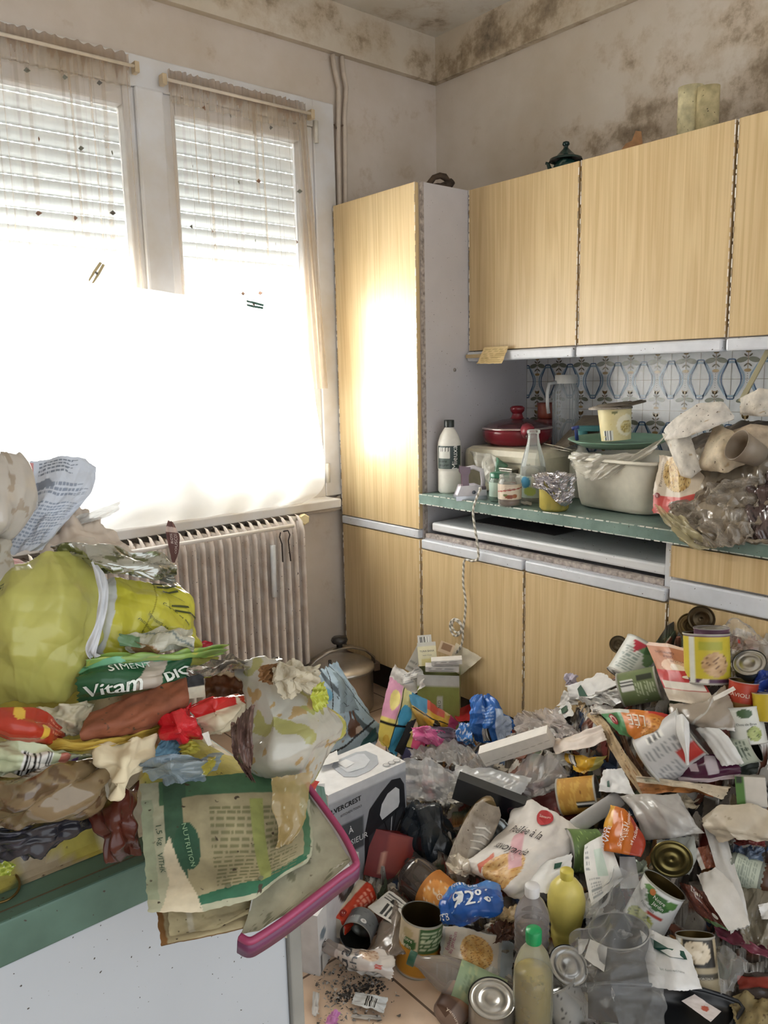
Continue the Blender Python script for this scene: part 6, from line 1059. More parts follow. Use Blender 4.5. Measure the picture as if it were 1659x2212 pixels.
cc('white brussels-sprout tin with sprouts picture', 1612, 1565, 100, 5, 36, 78, lift=.09, lid='open', col='#d3d6d0', L=[('e', .5, .82, .07, .12, '#3f5a38'), ('food', .56, .28, .07, .2, '#8a9a52', '#b3bd78', '#4f5a2c')], pr=lambda K: K.text('Chou de Brux', .5, .55, .09, '#5a5f5a'))
cc('pale green tin with a dark open mouth beside the white plastic tub', 1600, 1622, 25, 15, 32, 66, lift=.08, lid='open', inner='#26241f', col='#b9c3b4', L=[('ln', .4, .1, .62, .9, 7, '#6f7d70')], pr=lambda K: K.text('Test', .5, .8, .14, '#3b4a3c', 90))
cc('grey tin end with a matt lid at the cabinet side of the heap', 1622, 1440, 110, 50, 34, 30, lift=.08, lid='base', col='#9aa3a6', kind='metal')
hs('clear_plastic_bag', 'large clear plastic bag rising behind the yellow cassoulet tin', 'bag', [[(1560, 1350, .02), (1590, 1340, .03), (1640, 1370, .03), (1700, 1420, .02)], [(1570, 1390, .04), (1610, 1390, .07), (1650, 1410, .06), (1700, 1450, .04)], [(1578, 1430, .05), (1610, 1440, .08), (1650, 1460, .06), (1700, 1480, .04)]], '#d6cfc4', [('n', 3, 1, '#bfae98')], 'film', 60, 50, .014, 22, 4, .03, alpha=.35, smooth=False)
hs('blue_bag', 'dark blue plastic bag at the edge of the heap beside the grey tin end', 'bag', [[(1630, 1455, .09), (1700, 1440, .08)], [(1625, 1500, .1), (1700, 1500, .09)]], '#2b3f86', [('n', 3, .8, '#5f74b0')], 'gloss', 30, 30, .014, 23, smooth=False, bulge=.02)
cc('plain yellow tin beyond the red ravioli tin', 1655, 1525, 95, 10, 26, 60, lift=.10, lid='base', col='#c4ac2e')
hs('brown_wrapper', 'small brown printed wrapper beside the yellow cassoulet tin', 'wrapper', [[(1580, 1372, .12), (1602, 1378, .12)], [(1578, 1402, .12), (1605, 1405, .12)]], '#8c7a74', [('n', 5, .5, '#4a3c3a'), ('r', .6, .5, .8, .8, '#b3423a')], nu=20, nv=20, amp=.003)
hs('clear_meal_box', 'clear ribbed plastic meal box lid tilted on the heap', 'box', [[(1446, 1520, .12), (1520, 1518, .13), (1565, 1480, .12)], [(1450, 1550, .13), (1530, 1555, .15), (1585, 1530, .13)], [(1490, 1560, .12), (1550, 1575, .13), (1588, 1580, .12)]], '#b9ac9c', [('r', 0, .0, 1, .12, '#efece6'), ('b', .2, .2, .8, .9, .02, '#dedad2')], 'film', 50, 40, .004, 24, alpha=.6, bulge=.012)
hs('white_strip', 'narrow white card strip pointing up beside the ravioli tin', 'card', [[(1540, 1505, .15), (1585, 1483, .14)], [(1542, 1515, .15), (1590, 1490, .14)]], '#e6e2da', amp=.002, nu=14, nv=6)
cc('big grey-white tin on its side with a long barcode and shiny dark end', 1455, 1615, 38, 12, 60, 120, lift=.09, lid='base', col='#c3c4c4', L=[('bar', .36, .25, .42, .58, 1), ('ln', .44, .1, .52, .95, 10, '#8a8c8e'), ('r', .52, .6, .62, 1, '#b3352e'), ('ln', .56, .1, .68, .55, 6, '#8f9194')], pr=None)
hs('cutlet_bag', 'orange and green frozen-food bag with a round red badge', 'bag', [[(1290, 1535, .13), (1340, 1530, .15), (1400, 1535, .15), (1455, 1545, .13)], [(1315, 1560, .13), (1360, 1565, .16), (1410, 1570, .16), (1450, 1590, .13)], [(1340, 1585, .12), (1380, 1600, .14), (1410, 1612, .14), (1420, 1618, .13)]], '#c5752e', [('r', 0, 0, .38, 1, '#4f8a58'), ('r', 0, .8, .5, 1, '#d6d6d0'), ('food', .82, .35, .2, .4, '#b96f2e', '#d9a055', '#7f3f1c'), ('r', .75, .85, 1, 1, '#b3271f')], 'satin', 70, 40, .006, 25, edge=.01, bulge=.01,
   pr=lambda K: K.circ(.2, .62, .16, '#a8303c', .003).circ(.2, .62, .12, '#e9e0d6', .0035).circ(.2, .62, .085, '#a8303c', .004).text('LÉE', .58, .62, .36, '#f0e6d6', 180, off=.003))
tag(MB().grid(loft([[(1460, 1545, .17), (1475, 1542, .18), (1488, 1560, .17)], [(1462, 1585, .17), (1478, 1585, .19), (1490, 1590, .17)], [(1478, 1625, .17), (1484, 1626, .18), (1488, 1628, .17)], [(1482, 1652, .16), (1485, 1653, .165), (1488, 1652, .16)]], heap, 14, 30, 0).P, '#e2e3e2').build('plastic_spoon', 'plastic', solid=.0015), 'white plastic spoon bowl resting on the big grey-white tin', 'spoon')
hs('white_plastic_tub', 'white ribbed plastic tub lid lying slantwise at the side of the heap', 'tub', [[(1502, 1575, .12), (1530, 1560, .13)], [(1530, 1610, .13), (1572, 1590, .14)], [(1560, 1655, .12), (1608, 1650, .12)]], '#dbdcdb', [], 'plastic', 30, 40, .004, 26, bulge=.014)
hs('purple_pack', 'dark purple food pack with little white panels', 'wrapper', [[(1450, 1648, .10), (1520, 1625, .12), (1590, 1640, .10)], [(1460, 1665, .10), (1530, 1668, .12), (1600, 1660, .10)], [(1470, 1690, .09), (1530, 1690, .1), (1595, 1682, .09)]], '#4a1f3c', [('r', .55, .4, .7, .9, '#b9b0b8'), ('r', .25, .5, .4, .75, '#cdbfca'), ('r', 0, 0, 1, .25, '#d6c9d0')], 'gloss', 50, 30, .004, 27)
small('green-edged white carton at the edge of the heap by the torn beige film', 1625, 1738, 60, 60, 95, 10, '#cfcac0', 0, lift=.06, L=[('r', 0, 0, .3, 1, '#4f7a34'), ('r', .05, .8, .25, 1, '#20301c')], dd=.04)
hs('dark_torn_card', 'dark green torn card above the green-edged carton', 'card', [[(1590, 1652, .08), (1640, 1648, .08)], [(1600, 1675, .08), (1635, 1672, .08)]], '#2c3330', amp=.006, nu=14, nv=10)
hs('label_sleeve', 'grey-white ingredients label with a nutrition table in the near heap', 'label', [[(1418, 1815, .05), (1500, 1805, .06)], [(1425, 1860, .06), (1505, 1850, .06)], [(1445, 1885, .04), (1490, 1890, .04)]], '#bcc0ba', [('ln', .1, .3, .45, .9, 9, '#6b7874'), ('r', .55, .1, .85, .3, '#b99a82')], 'satin', 60, 50, .004, 28)
hs('meat_wrapper', 'clear wrapper with reddish-brown food picture behind the ingredients label', 'wrapper', [[(1498, 1835, .06), (1530, 1825, .06)], [(1515, 1880, .06), (1548, 1872, .06)]], '#8c4f3a', [('n', 4, .6, '#b06a4c'), ('r', 0, 0, .3, 1, '#d0ccc6')], 'gloss', 20, 30, .004, 29)
# black tray and the big clear bag at the bottom
P = on(1440, 2190, z=.135); T1 = plane(P, (-.15, -.35, .93))
o = hs('black_meal_tray', 'large shallow black plastic tray under the clear bag', 'tray', [[(1268, 2130, .0), (1400, 2130, .0), (1520, 2140, .0), (1604, 2172, .0)], [(1270, 2160, -.01), (1400, 2165, -.02), (1520, 2180, -.02), (1590, 2190, -.01)], [(1270, 2200, .0), (1380, 2220, .0), (1500, 2240, .0), (1560, 2240, .0)]], '#15171b', [('e', .45, .8, .2, .2, '#0a0a0c')], 'plastic', 50, 30, .0, 3, edge=0, base=T1)
m = MB(); m.tube([T1(*q, .004) for q in ((1266, 2128), (1330, 2124), (1400, 2128), (1470, 2130), (1520, 2138), (1560, 2150), (1596, 2164), (1606, 2178), (1590, 2200), (1560, 2240))], .004, '#22252a', 8); m.build('tray_rim', 'plastic', o)
hs('meat_label', 'small white sticker with a red picture on the black tray', 'sticker', [[(1500, 2148, .012), (1558, 2185, .012)], [(1472, 2162, .012), (1535, 2208, .012)]], '#d9cfcb', [('e', .6, .55, .12, .2, '#b3553f'), ('n', 5, .8, '#9aa0b3')], 'paper', 30, 20, .001, 4, base=T1, edge=0)
hs('big_clear_bag', 'large clear plastic bag with sharp folds spread over the black tray', 'bag', [[(1320, 1890, .12), (1350, 1878, .13), (1400, 1895, .12)], [(1268, 1970, .14), (1330, 1960, .18), (1400, 1990, .15)], [(1228, 2060, .14), (1320, 2040, .22), (1420, 2060, .18)], [(1230, 2130, .12), (1320, 2130, .2), (1440, 2150, .15)], [(1262, 2212, .08), (1340, 2230, .14), (1440, 2240, .1)]], '#cfd2d4', [], 'film', 80, 90, .014, 31, 3, .02, alpha=.16, smooth=False)
hs('clear_bag_corner', 'stiff clear plastic wrapper corner beside the mushroom tin', 'wrapper', [[(1545, 2040, .07), (1580, 2050, .08), (1618, 2075, .07)], [(1550, 2090, .08), (1590, 2100, .09), (1605, 2105, .08)], [(1555, 2150, .06), (1570, 2145, .06), (1578, 2138, .06)]], '#c9cccc', [], 'film', 40, 40, .008, 32, alpha=.22, smooth=False)
hs('frosted_label', 'grey frosted label square inside the big clear bag', 'label', [[(1275, 2028, .2), (1312, 2048, .2)], [(1262, 2070, .2), (1305, 2100, .2)]], '#b5b4b0', amp=.002, nu=12, nv=12, edge=0)
hs('white_paper_corner', 'small pure white paper corner under the frosted label', 'paper', [[(1248, 2028, .16), (1272, 2030, .16)], [(1250, 2062, .16), (1258, 2060, .16)]], '#ecebe8', amp=.002, nu=8, nv=8)
cc('dark stained round tin under the big clear bag', 1340, 2060, 95, 35, 62, 110, lift=.05, lid='open', col='#2b2622', L=[('n', 5, .5, '#453d36')], inner='#1d1916', kind='satin')
hs('pink_film', 'dull pink film strip behind the mushroom tin', 'film', [[(1540, 1990, .03), (1659, 2040, .03)], [(1550, 2025, .03), (1659, 2075, .03)]], '#7d3f50', [('n', 3, .8, '#a9808a')], 'gloss', 40, 20, .01, 36)
hs('red_black_tray', 'dark tray with a red band beside the stiff clear wrapper', 'tray', [[(1590, 2100, .03), (1700, 2100, .03)], [(1600, 2160, .03), (1700, 2150, .03)]], '#2a1f1c', [('r', 0, .4, 1, .8, '#7d2a22')], 'gloss', 20, 16, .006, 37)
hs('food_waste_wrapper', 'yellow-brown smeared wrapper beyond the black tray', 'wrapper', [[(1570, 2150, .03), (1700, 2150, .03)], [(1600, 2250, .03), (1700, 2250, .03)]], '#8f7f55', [('n', 3, .5, '#5c4a30'), ('n', 4, .9, '#b7a878')], 'dirty', 40, 40, .014, 38)
hs('grey_film_patch', 'smoky grey film over the near side of the heap', 'film', [[(1600, 1900, .04), (1700, 1890, .04)], [(1590, 1980, .05), (1700, 1990, .05)], [(1610, 2040, .04), (1700, 2050, .04)]], '#8c8573', [('n', 3, .7, '#6d6656')], 'film', 40, 40, .014, 39, alpha=.7, smooth=False)
packet('white packet corner at the outer edge of the near heap', [[(1638, 1955, .07), (1700, 1940, .07)], [(1645, 1985, .07), (1700, 1990, .07)]], [(.6, .1), (.6, .3), (.9, .3), (.9, .1)], 12, txt=False)
# small filler scraps, each told by its colour and neighbours
FIL = [('torn_wrapper', 'wrapper', '#d8d5cf', 'crumpled white wrapper between black bag and trainer', (985, 1720), 30, 18), ('torn_wrapper', 'wrapper', '#c9bfae', 'creased beige wrapper below the trainer', (1000, 1870), 26, 16),
       ('torn_card', 'card', '#b9a27c', 'tan cardboard scrap below the speckled blue pack', (1090, 1975), 26, 18), ('torn_wrapper', 'wrapper', '#5a3d33', 'dark brown wrapper between blue pack and water bottle', (1090, 2010), 24, 24),
       ('torn_card', 'card', '#cfcdc8', 'pale grey torn card behind the lemon-juice bottle', (1275, 1960), 26, 30), ('torn_wrapper', 'wrapper', '#7c7468', 'taupe wrapper beside the silver tin base', (1290, 2085), 24, 24),
       ('torn_wrapper', 'wrapper', '#a9b3a0', 'pale green wrapper scrap above the flageolet tin lid', (1370, 1880), 22, 16), ('torn_card', 'card', '#dad6cd', 'off-white card scrap beside the milky clear pouch', (1340, 1775), 18, 22),
       ('torn_wrapper', 'wrapper', '#5f6f86', 'slate blue wrapper near the glass jar', (1620, 1850), 30, 22), ('torn_wrapper', 'wrapper', '#7b3b37', 'maroon wrapper scrap behind the glass jar', (1620, 1815), 30, 12),
       ('torn_card', 'card', '#e0ddd6', 'white torn card above the rusty yellow tin', (1205, 1640), 26, 14), ('torn_wrapper', 'wrapper', '#c8c2d2', 'lilac tinted film scrap beside the white packets', (1235, 1470), 14, 14),
       ('torn_card', 'card', '#8d7a5f', 'brown card scrap under the lasagne flap', (1290, 1735), 22, 10), ('torn_wrapper', 'wrapper', '#d9d9d6', 'white film ball beside the cream meal tray', (1170, 1590), 26, 16),
       ('torn_wrapper', 'wrapper', '#efece8', 'bright white wrapper at the foot of the green olive tin', (1300, 1535), 24, 10), ('torn_wrapper', 'wrapper', '#9d968c', 'grey wrapper between the ravioli and sprout tins', (1570, 1550), 20, 22),
       ('torn_card', 'card', '#c2b49a', 'sand coloured card scrap below the purple pack', (1480, 1735), 26, 12), ('torn_wrapper', 'wrapper', '#37423c', 'blackish green wrapper under the beige torn film', (1560, 1850), 22, 22),
       ('torn_wrapper', 'wrapper', '#b8b5ae', 'light grey wrapper right under the endive tray', (1040, 2110), 30, 12), ('torn_wrapper', 'wrapper', '#d0c6b4', 'ivory wrapper by the ringed silver tin', (1120, 2150), 16, 16),
       ('torn_wrapper', 'wrapper', '#e4e2de', 'white wrapper between big clear bag and flageolet tin', (1350, 2010), 26, 14), ('torn_wrapper', 'wrapper', '#8e8171', 'brownish film between the strip and the glass jar', (1590, 1960), 22, 30)]
r_ = np.random.RandomState(77)
for i, (nm, ct, c, lab, (x, y), a, b) in enumerate(FIL):
    j = lambda: r_.uniform(-.35, .35); rows = [[(x+(k-1)*a*(1+j()*.4)+j()*a*.5, y+(q-1)*b+j()*b, .035+.03*(k == 1)*(q == 1)) for k in range(3)] for q in range(3)]
    hs(nm, lab, ct, rows, c, [('n', 4, 1.0, tuple(rgba(c)[:3]*.7)), ('ln', .2, .2, .7, .6, 4, tuple(rgba(c)[:3]*.6))], 'satin' if ct == 'card' else 'gloss', 24, 24, .012, 50+i, 3.5, .05, smooth=False)

# ================================================================ THE NEAR COUNTER AND ITS RUBBISH
XE = .415
ct = thing('near_counter', 'green-topped white counter heaped with rubbish near the window side', 'counter', (-.3, .95, 0))
MB().box(-1.3, XE, .65, 1.25, .845, .885).build('counter_slab', plain('shaded_green_top', '#557467', .5, grime=.25, scale=14, speck=170, stain='#415c50'), ct, False, .002)  # darker green than the far worktop: shade painted into the slab colour
M_white = plain('speckled_white_panel', '#b6bdc4', .55, grime=.06, scale=5, speck=240)
MB().box(-1.3, .398, .654, 1.22, .0, .845).build('front_panel', M_white, ct, False, .003)
MB().box(.398, .4135, .648, 1.22, .0, .845).build('end_trim', plain('end_trim', '#90918c', .6, grime=.25), ct, False, .002)
P = on(620, 2015, y=.6538); t_ = np.linspace(0, 6.283, 24, endpoint=False)
m = MB().add([P+[.0045*math.cos(k), -.0008, .0052*math.sin(k)] for k in t_], [tuple(range(24))], '#b9b39c'); m.build('screw_cap', 'satin', ct, False, solid=.001)
m = MB(); m.box(-1.3, XE, .664, .6655, .8851, .8856, '#5a4e3a'); m.build('dirt_line', 'paper', ct, False)
def Hl(x, y):
    t = np.interp(x, [-1, .16, .26, .31, .35, .385, .41], [.27, .27, .24, .18, .12, .05, 0]); return .885+t*np.clip((y-.70)/.12, 0, 1)*np.clip((1.15-y)/.12, 0, 1)
tcl = ['#b8ad52', '#c9bb55', '#8f8a66', '#6e5a42', '#cfc5ae', '#a34434', '#5f6f4a', '#3f3a33', '#b3a58c', '#e2dccb', '#6f8a5a', '#8a5a3a']
rr = np.random.RandomState(9); nx, ny = 130, 70; XX, YY = np.meshgrid(np.linspace(-.75, .412, nx), np.linspace(.69, 1.16, ny)); S = np.stack([rr.uniform(-.75, .41, 300), rr.uniform(.68, 1.2, 300)], 1)
Z = np.zeros_like(XX); K = np.zeros(XX.shape+(4,)); cc_ = np.array([rgba(tcl[i]) for i in rr.choice(len(tcl), 300)]); G = rr.randn(300, 2)*.4; of = rr.uniform(-.012, .0, 300)
for j in range(ny):
    d = (XX[j][:, None]-S[:, 0])**2+(YY[j][:, None]-S[:, 1])**2; k = d.argmin(1); h = Hl(XX[j], YY[j][0]); q = (XX[j]-S[k, 0])*G[k, 0]+(YY[j]-S[k, 1])*G[k, 1]
    Z[j] = h+(of[k]+np.clip(q, -.02, .0)-.01)*np.clip((h-.885)/.03, 0, 1)+.0005; K[j] = cc_[k]
o = tag(MB().grid(np.stack([XX, YY, Z], 2), K).build('rubbish_layer', 'dirty', smooth=False), 'compressed layer of greasy wrappers under the yellow bag on the near counter', 'rubbish'); o['kind'] = 'stuff'
LP = plane((.2, .66, .9), (0, -1, .45))
def ls(name, label, cat, rows, *a, **k):
    if 'bulge' in k: k['bulge'] *= .6
    a = list(a)
    if len(a) < 8: k.setdefault('sc', 5.5)
    return sheet(name, label, cat, rows, k.pop('base', LP), *a, **k)
# back layers: papers and bags rising at the top
ls('printed_paper', 'tall white paper covered in small print leaning on top of the yellow bag', 'paper', [[(60, 1000, -.05), (115, 986, -.05), (185, 990, -.05), (204, 1012, -.05)], [(55, 1060, -.04), (120, 1060, -.03), (200, 1060, -.04)], [(30, 1130, -.03), (90, 1125, -.02), (150, 1120, -.03)], [(10, 1195, -.02), (60, 1192, -.01), (95, 1188, -.02)]], '#c9d0dc',
   [('ln', .15, .82, .7, .97, 4, '#76808f'), ('ln', .1, .62, .9, .76, 3, '#8a94a5'), ('p', [(.12, .66), (.4, .7), (.3, .78), (.12, .75)], '#7f8897'), ('ln', .05, .1, .9, .55, 14, '#8f9aac'), ('r', 0, .84, .08, .97, '#c98a8a')], 'paper', 90, 110, .004, 2, edge=.005)
ls('beige_fabric_bag', 'thin beige cloth bag slumped between the white paper and the silver foil', 'bag', [[(150, 1100, -.08), (185, 1105, -.07), (215, 1135, -.07)], [(110, 1150, -.06), (180, 1150, -.04), (250, 1165, -.05)], [(85, 1200, -.03), (180, 1195, -.02), (300, 1198, -.03)]], '#cdbfb0', [], 'cloth', 50, 30, .008, 3, bulge=.015)
ls('twisted_film', 'twisted end of white translucent film sticking out beyond the printed paper', 'film', [[(120, 1130, -.06), (190, 1108, -.05), (235, 1092, -.05), (260, 1084, -.05)], [(125, 1150, -.06), (195, 1130, -.05), (240, 1112, -.05), (258, 1102, -.05)]], '#dcdcd8', [], 'film', 50, 12, .008, 5, sc=5, alpha=.55)
ls('cloudy_bag', 'cloudy beige plastic bag bulging at the top of the counter heap', 'bag', [[(-60, 985, .0), (0, 990, .0), (40, 978, .0), (66, 1000, .0)], [(-60, 1060, .02), (0, 1060, .04), (50, 1060, .03), (76, 1075, .0)], [(-60, 1120, .02), (-10, 1125, .04), (30, 1120, .02), (66, 1110, .0)], [(-60, 1170, .0), (-30, 1175, .01), (0, 1165, .0), (22, 1150, .0)]], '#bfb9b0', [('n', 2, .4, '#a89c8c')], 'film', 60, 60, .008, 6, 2, alpha=.93, bulge=.02)
ls('cloudy_bag', 'lower lobe of greyish cloudy film hanging left of the yellow bag', 'bag', [[(-60, 1130, .02), (-10, 1150, .03), (20, 1170, .02)], [(-60, 1250, .02), (-20, 1240, .04), (20, 1215, .02)], [(-60, 1320, .02), (-20, 1300, .03), (5, 1270, .02)]], '#a9a498', [('n', 2, .4, '#948a78')], 'film', 40, 40, .008, 8, 2, alpha=.9, bulge=.01)
# the big yellow bag
yl = [('n', 2, .9, '#bfbe6a'), ('ln', .02, .62, .22, .88, 12, '#4f5a2c'), ('r', 0, .22, .19, .42, '#9fb59a'), ('ln', .03, .24, .17, .41, 6, '#4f6650'), ('p', [(.93, 1), (1, 1), (1, 0), (.80, 0), (.95, .5)], '#c6cac8'), ('g_', 0)]
ls('yellow_bag', 'big yellow-green plastic food bag printed with small dark text', 'bag', [[(-60, 1215, .0), (30, 1215, .02), (110, 1192, .03), (170, 1192, .02), (205, 1225, .01)], [(-60, 1290, .02), (30, 1280, .05), (130, 1270, .06), (190, 1270, .04), (232, 1262, .02)], [(-60, 1370, .02), (30, 1370, .06), (120, 1360, .06), (180, 1360, .05), (222, 1345, .02)], [(-60, 1450, .02), (30, 1440, .05), (120, 1420, .05), (170, 1415, .04), (192, 1408, .02)], [(-60, 1530, .0), (40, 1525, .02), (120, 1515, .02), (165, 1490, .02), (200, 1440, .01)]], '#b3b160', yl[:-1], 'gloss', 120, 120, .007, 7, 4, .01, bulge=.012)
ls('yellow_bag', 'bright yellow side of the bag with slanting lines of dark text', 'bag', [[(226, 1252, .02), (290, 1253, .03), (350, 1255, .03), (385, 1262, .01)], [(228, 1290, .03), (300, 1300, .05), (370, 1295, .05), (418, 1312, .02)], [(215, 1350, .03), (290, 1355, .05), (370, 1350, .05), (432, 1370, .02)], [(190, 1410, .02), (260, 1420, .04), (360, 1410, .04), (430, 1400, .01)]], '#bdb83f', [('n', 2, .8, '#b5ae2c'), ('b', .30, .1, .55, 1.0, .006, '#8f8a20'), ('p', [(0, 0), (.12, 0), (.10, 1), (0, 1)], '#c5c9c8')], 'gloss', 110, 90, .006, 9, 4, .01, bulge=.006,
   pr=lambda K: [K.rect(.50+.028*i, .90-.05*i-l, .505+.028*i+w_, .925-.05*i-l, '#3d441c', .002, 3) for i, (w_, l) in enumerate(((.22, 0), (.26, 0), (.2, .02), (.0, .2), (.18, .12), (.30, .14)))] and K.text('Conserver au sec', .62, .50, .06, '#2f351a', -38, bold=True, off=.003).text('Ingredients et valeurs', .50, .34, .06, '#3d441c', -38, off=.003).text('nutritionnelles moyennes', .45, .25, .06, '#3d441c', -38, off=.003).text('pour 100 g : energie', .42, .20, .04, '#3d441c', -38).text('Sans conservateur', .70, .74, .04, '#3d441c', -38))
ls('silver_foil_wrapper', 'crumpled silver foil wrapper lying across the top of the yellow bag', 'wrapper', [[(110, 1180, .02), (180, 1182, .04), (250, 1190, .04), (320, 1200, .04), (362, 1215, .03)], [(160, 1200, .03), (200, 1215, .06), (260, 1222, .07), (330, 1235, .06), (378, 1240, .04)], [(185, 1205, .03), (215, 1238, .05), (270, 1250, .05), (340, 1254, .05), (386, 1264, .03)]], '#b5b7b0', [('n', 2.2, .3, '#6f7456'), ('n', 3, .9, '#e9eae6')], 'foil', 90, 40, .010, 10, 3, .02, smooth=False)
ls('grey_film_band', 'pale grey translucent band folded down the middle of the yellow bag', 'film', [[(196, 1215, .07), (214, 1222, .07)], [(213, 1262, .08), (232, 1265, .08)], [(210, 1330, .08), (230, 1330, .08)], [(185, 1400, .07), (208, 1408, .07)], [(195, 1425, .06), (213, 1410, .06)]], '#c9ccd0', [], 'satin', 12, 50, .003, 11, edge=.0)
ls('diamond_pack', 'small white and brown pack with folded creases under the yellow bag', 'wrapper', [[(262, 1378, .05), (330, 1365, .06), (420, 1348, .06)], [(258, 1395, .06), (330, 1392, .08), (415, 1385, .07)], [(270, 1412, .05), (340, 1412, .06), (416, 1400, .05)]], '#b9b8a8', [('r', 0, .2, .25, .8, '#5f7f5c'), ('e', .3, .2, .2, .3, '#8f6f4c'), ('b', .3, .9, 1, .4, .02, '#6d7a78')], 'gloss', 60, 30, .008, 12, 3, smooth=False)
ls('green_bag_edge', 'thin green and yellow plastic hem running under the diamond pack', 'wrapper', [[(195, 1420, .05), (300, 1412, .06), (400, 1402, .06), (488, 1392, .04)], [(180, 1440, .05), (300, 1432, .07), (400, 1420, .07), (490, 1412, .04)]], '#8fae5c', [('n', 3, .4, '#b9bd58'), ('n', 3, 1, '#4f9a6a')], 'gloss', 70, 14, .008, 13, 3)
ls('organic_food_bag', 'green food bag with white brush lettering above the brown block', 'bag', [[(170, 1445, .04), (250, 1425, .06), (340, 1425, .06), (385, 1415, .05), (470, 1420, .03)], [(170, 1480, .05), (250, 1470, .07), (340, 1462, .07), (400, 1450, .05), (470, 1440, .03)], [(168, 1512, .03), (250, 1500, .05), (340, 1488, .05), (400, 1475, .04), (460, 1462, .03)]], '#2c5a3c', [('r', 0, .85, .6, 1, '#6fae8a'), ('p', [(.30, .3), (.42, .95), (.56, .9), (.48, .2)], '#b3a89a'), ('r', .74, 0, 1, 1, '#9fa04c'), ('n', 3, 1.1, '#8aa06a')], 'gloss', 100, 50, .006, 14, 2, .02, bulge=.008,
   pr=lambda K: K.text('SIMENT', .30, .78, .2, '#dfe6dc', 12).text('Vitam', .20, .40, .34, '#e9eee6', 6, bold=True).text('BIO', .63, .5, .38, '#e9eee6', 8, bold=True))
ls('white_tag', 'white and black label corner beside the brown box', 'label', [[(404, 1462, .06), (440, 1455, .06)], [(406, 1510, .06), (444, 1505, .06)]], '#d6cfbb', [('r', 0, .52, 1, 1, '#1b1a1c')], 'paper', 14, 20, .001, 15, edge=0)
ls('brown_food_tray', 'brown plastic food tray with a pale rim behind the red and white wrapper', 'tray', [[(444, 1450, .02), (480, 1448, .02), (520, 1460, .02)], [(444, 1490, -.01), (480, 1490, -.01), (540, 1500, .0)], [(448, 1545, .0), (490, 1560, .0), (545, 1540, .0)]], '#6b4228', [('r', 0, .88, 1, 1, '#c9b79a'), ('n', 2, .8, '#8a5a36')], 'satin', 40, 30, .004, 16)
roll_ = ls('brown_block', 'rust-brown rectangular sponge-like block lying across the counter heap', 'block', [[(194, 1540, .06), (290, 1500, .06), (402, 1462, .06)], [(172, 1585, .08), (290, 1550, .09), (408, 1505, .08)], [(188, 1608, .06), (290, 1585, .07), (405, 1540, .06)]], '#8f5236', [('n', 3, .8, '#74412a'), ('n', 8, 1.3, '#4a2a1a')], 'dirty', 80, 40, .002, 17, edge=.0, bulge=.006)
ls('yellow_wrapper', 'long yellow wrapper with fly specks below the brown block', 'wrapper', [[(60, 1600, .05), (130, 1590, .06), (180, 1595, .07), (260, 1585, .07), (350, 1555, .06)], [(60, 1620, .05), (130, 1622, .07), (200, 1622, .08), (270, 1610, .08), (345, 1590, .06)]], '#c9a944', [('n', 5, 1.2, '#5a4a1c'), ('n', 3, .9, '#dcc98a')], 'dirty', 80, 20, .006, 18)
ls('cream_wrapper', 'cream mouldy wrapper between the yellow bag and the red pack', 'wrapper', [[(80, 1530, .03), (150, 1520, .05), (205, 1515, .04)], [(90, 1560, .04), (150, 1560, .05), (190, 1555, .05)], [(120, 1590, .04), (155, 1590, .05), (180, 1585, .04)]], '#d3cbb0', [('n', 4, .8, '#a99f7c')], 'dirty', 40, 30, .006, 19)
ls('red_snack_pack', 'bright red snack pack with two round yellow marks at the end of the heap', 'wrapper', [[(-60, 1525, .05), (0, 1525, .06), (70, 1532, .07), (115, 1548, .06), (142, 1580, .04)], [(-60, 1560, .06), (0, 1560, .08), (70, 1572, .09), (110, 1585, .07), (140, 1595, .05)], [(-60, 1590, .05), (0, 1592, .06), (60, 1600, .06), (100, 1610, .06), (130, 1614, .04)]], '#b03a28', [('e', .38, .7, .05, .13, '#e3b94a'), ('e', .62, .5, .05, .14, '#e3b94a'), ('ln', .7, .5, .92, .95, 4, '#e08a6a'), ('r', 0, 0, 1, .1, '#8f2620')], 'gloss', 80, 50, .006, 20, 2, bulge=.008)
ls('red_shiny_wrapper', 'glossy red wrapper crumpled between the blue card and the white-red wrapper', 'wrapper', [[(340, 1545, .06), (375, 1535, .08), (410, 1522, .07)], [(345, 1575, .07), (385, 1575, .1), (430, 1560, .08)], [(375, 1590, .06), (405, 1605, .08), (438, 1590, .06)]], '#c4202a', [('n', 4, .9, '#e0646a')], 'gloss', 50, 40, .006, 21, 4, smooth=False, bulge=.01)
ls('red_white_wrapper', 'red and cream wrapper folded in front of the brown food tray', 'wrapper', [[(405, 1525, .07), (460, 1502, .09), (510, 1498, .07), (532, 1500, .06)], [(425, 1560, .08), (470, 1545, .1), (515, 1530, .08), (538, 1535, .06)], [(445, 1590, .07), (480, 1588, .09), (515, 1570, .07), (532, 1552, .06)]], '#d6cab0', [('r', 0, .62, .7, 1, '#c02a28'), ('p', [(.7, 1), (.82, .6), (.9, 1)], '#b3402a'), ('n', 4, 1.1, '#bfae88')], 'gloss', 60, 50, .007, 22, 3, smooth=True)
ls('white_card_corner', 'small sharp white card corner poking down from the red wrapper', 'card', [[(436, 1585, .09), (450, 1580, .09)], [(450, 1612, .09), (458, 1608, .09)]], '#e4dfd6', amp=.001, nu=8, nv=8, edge=0)
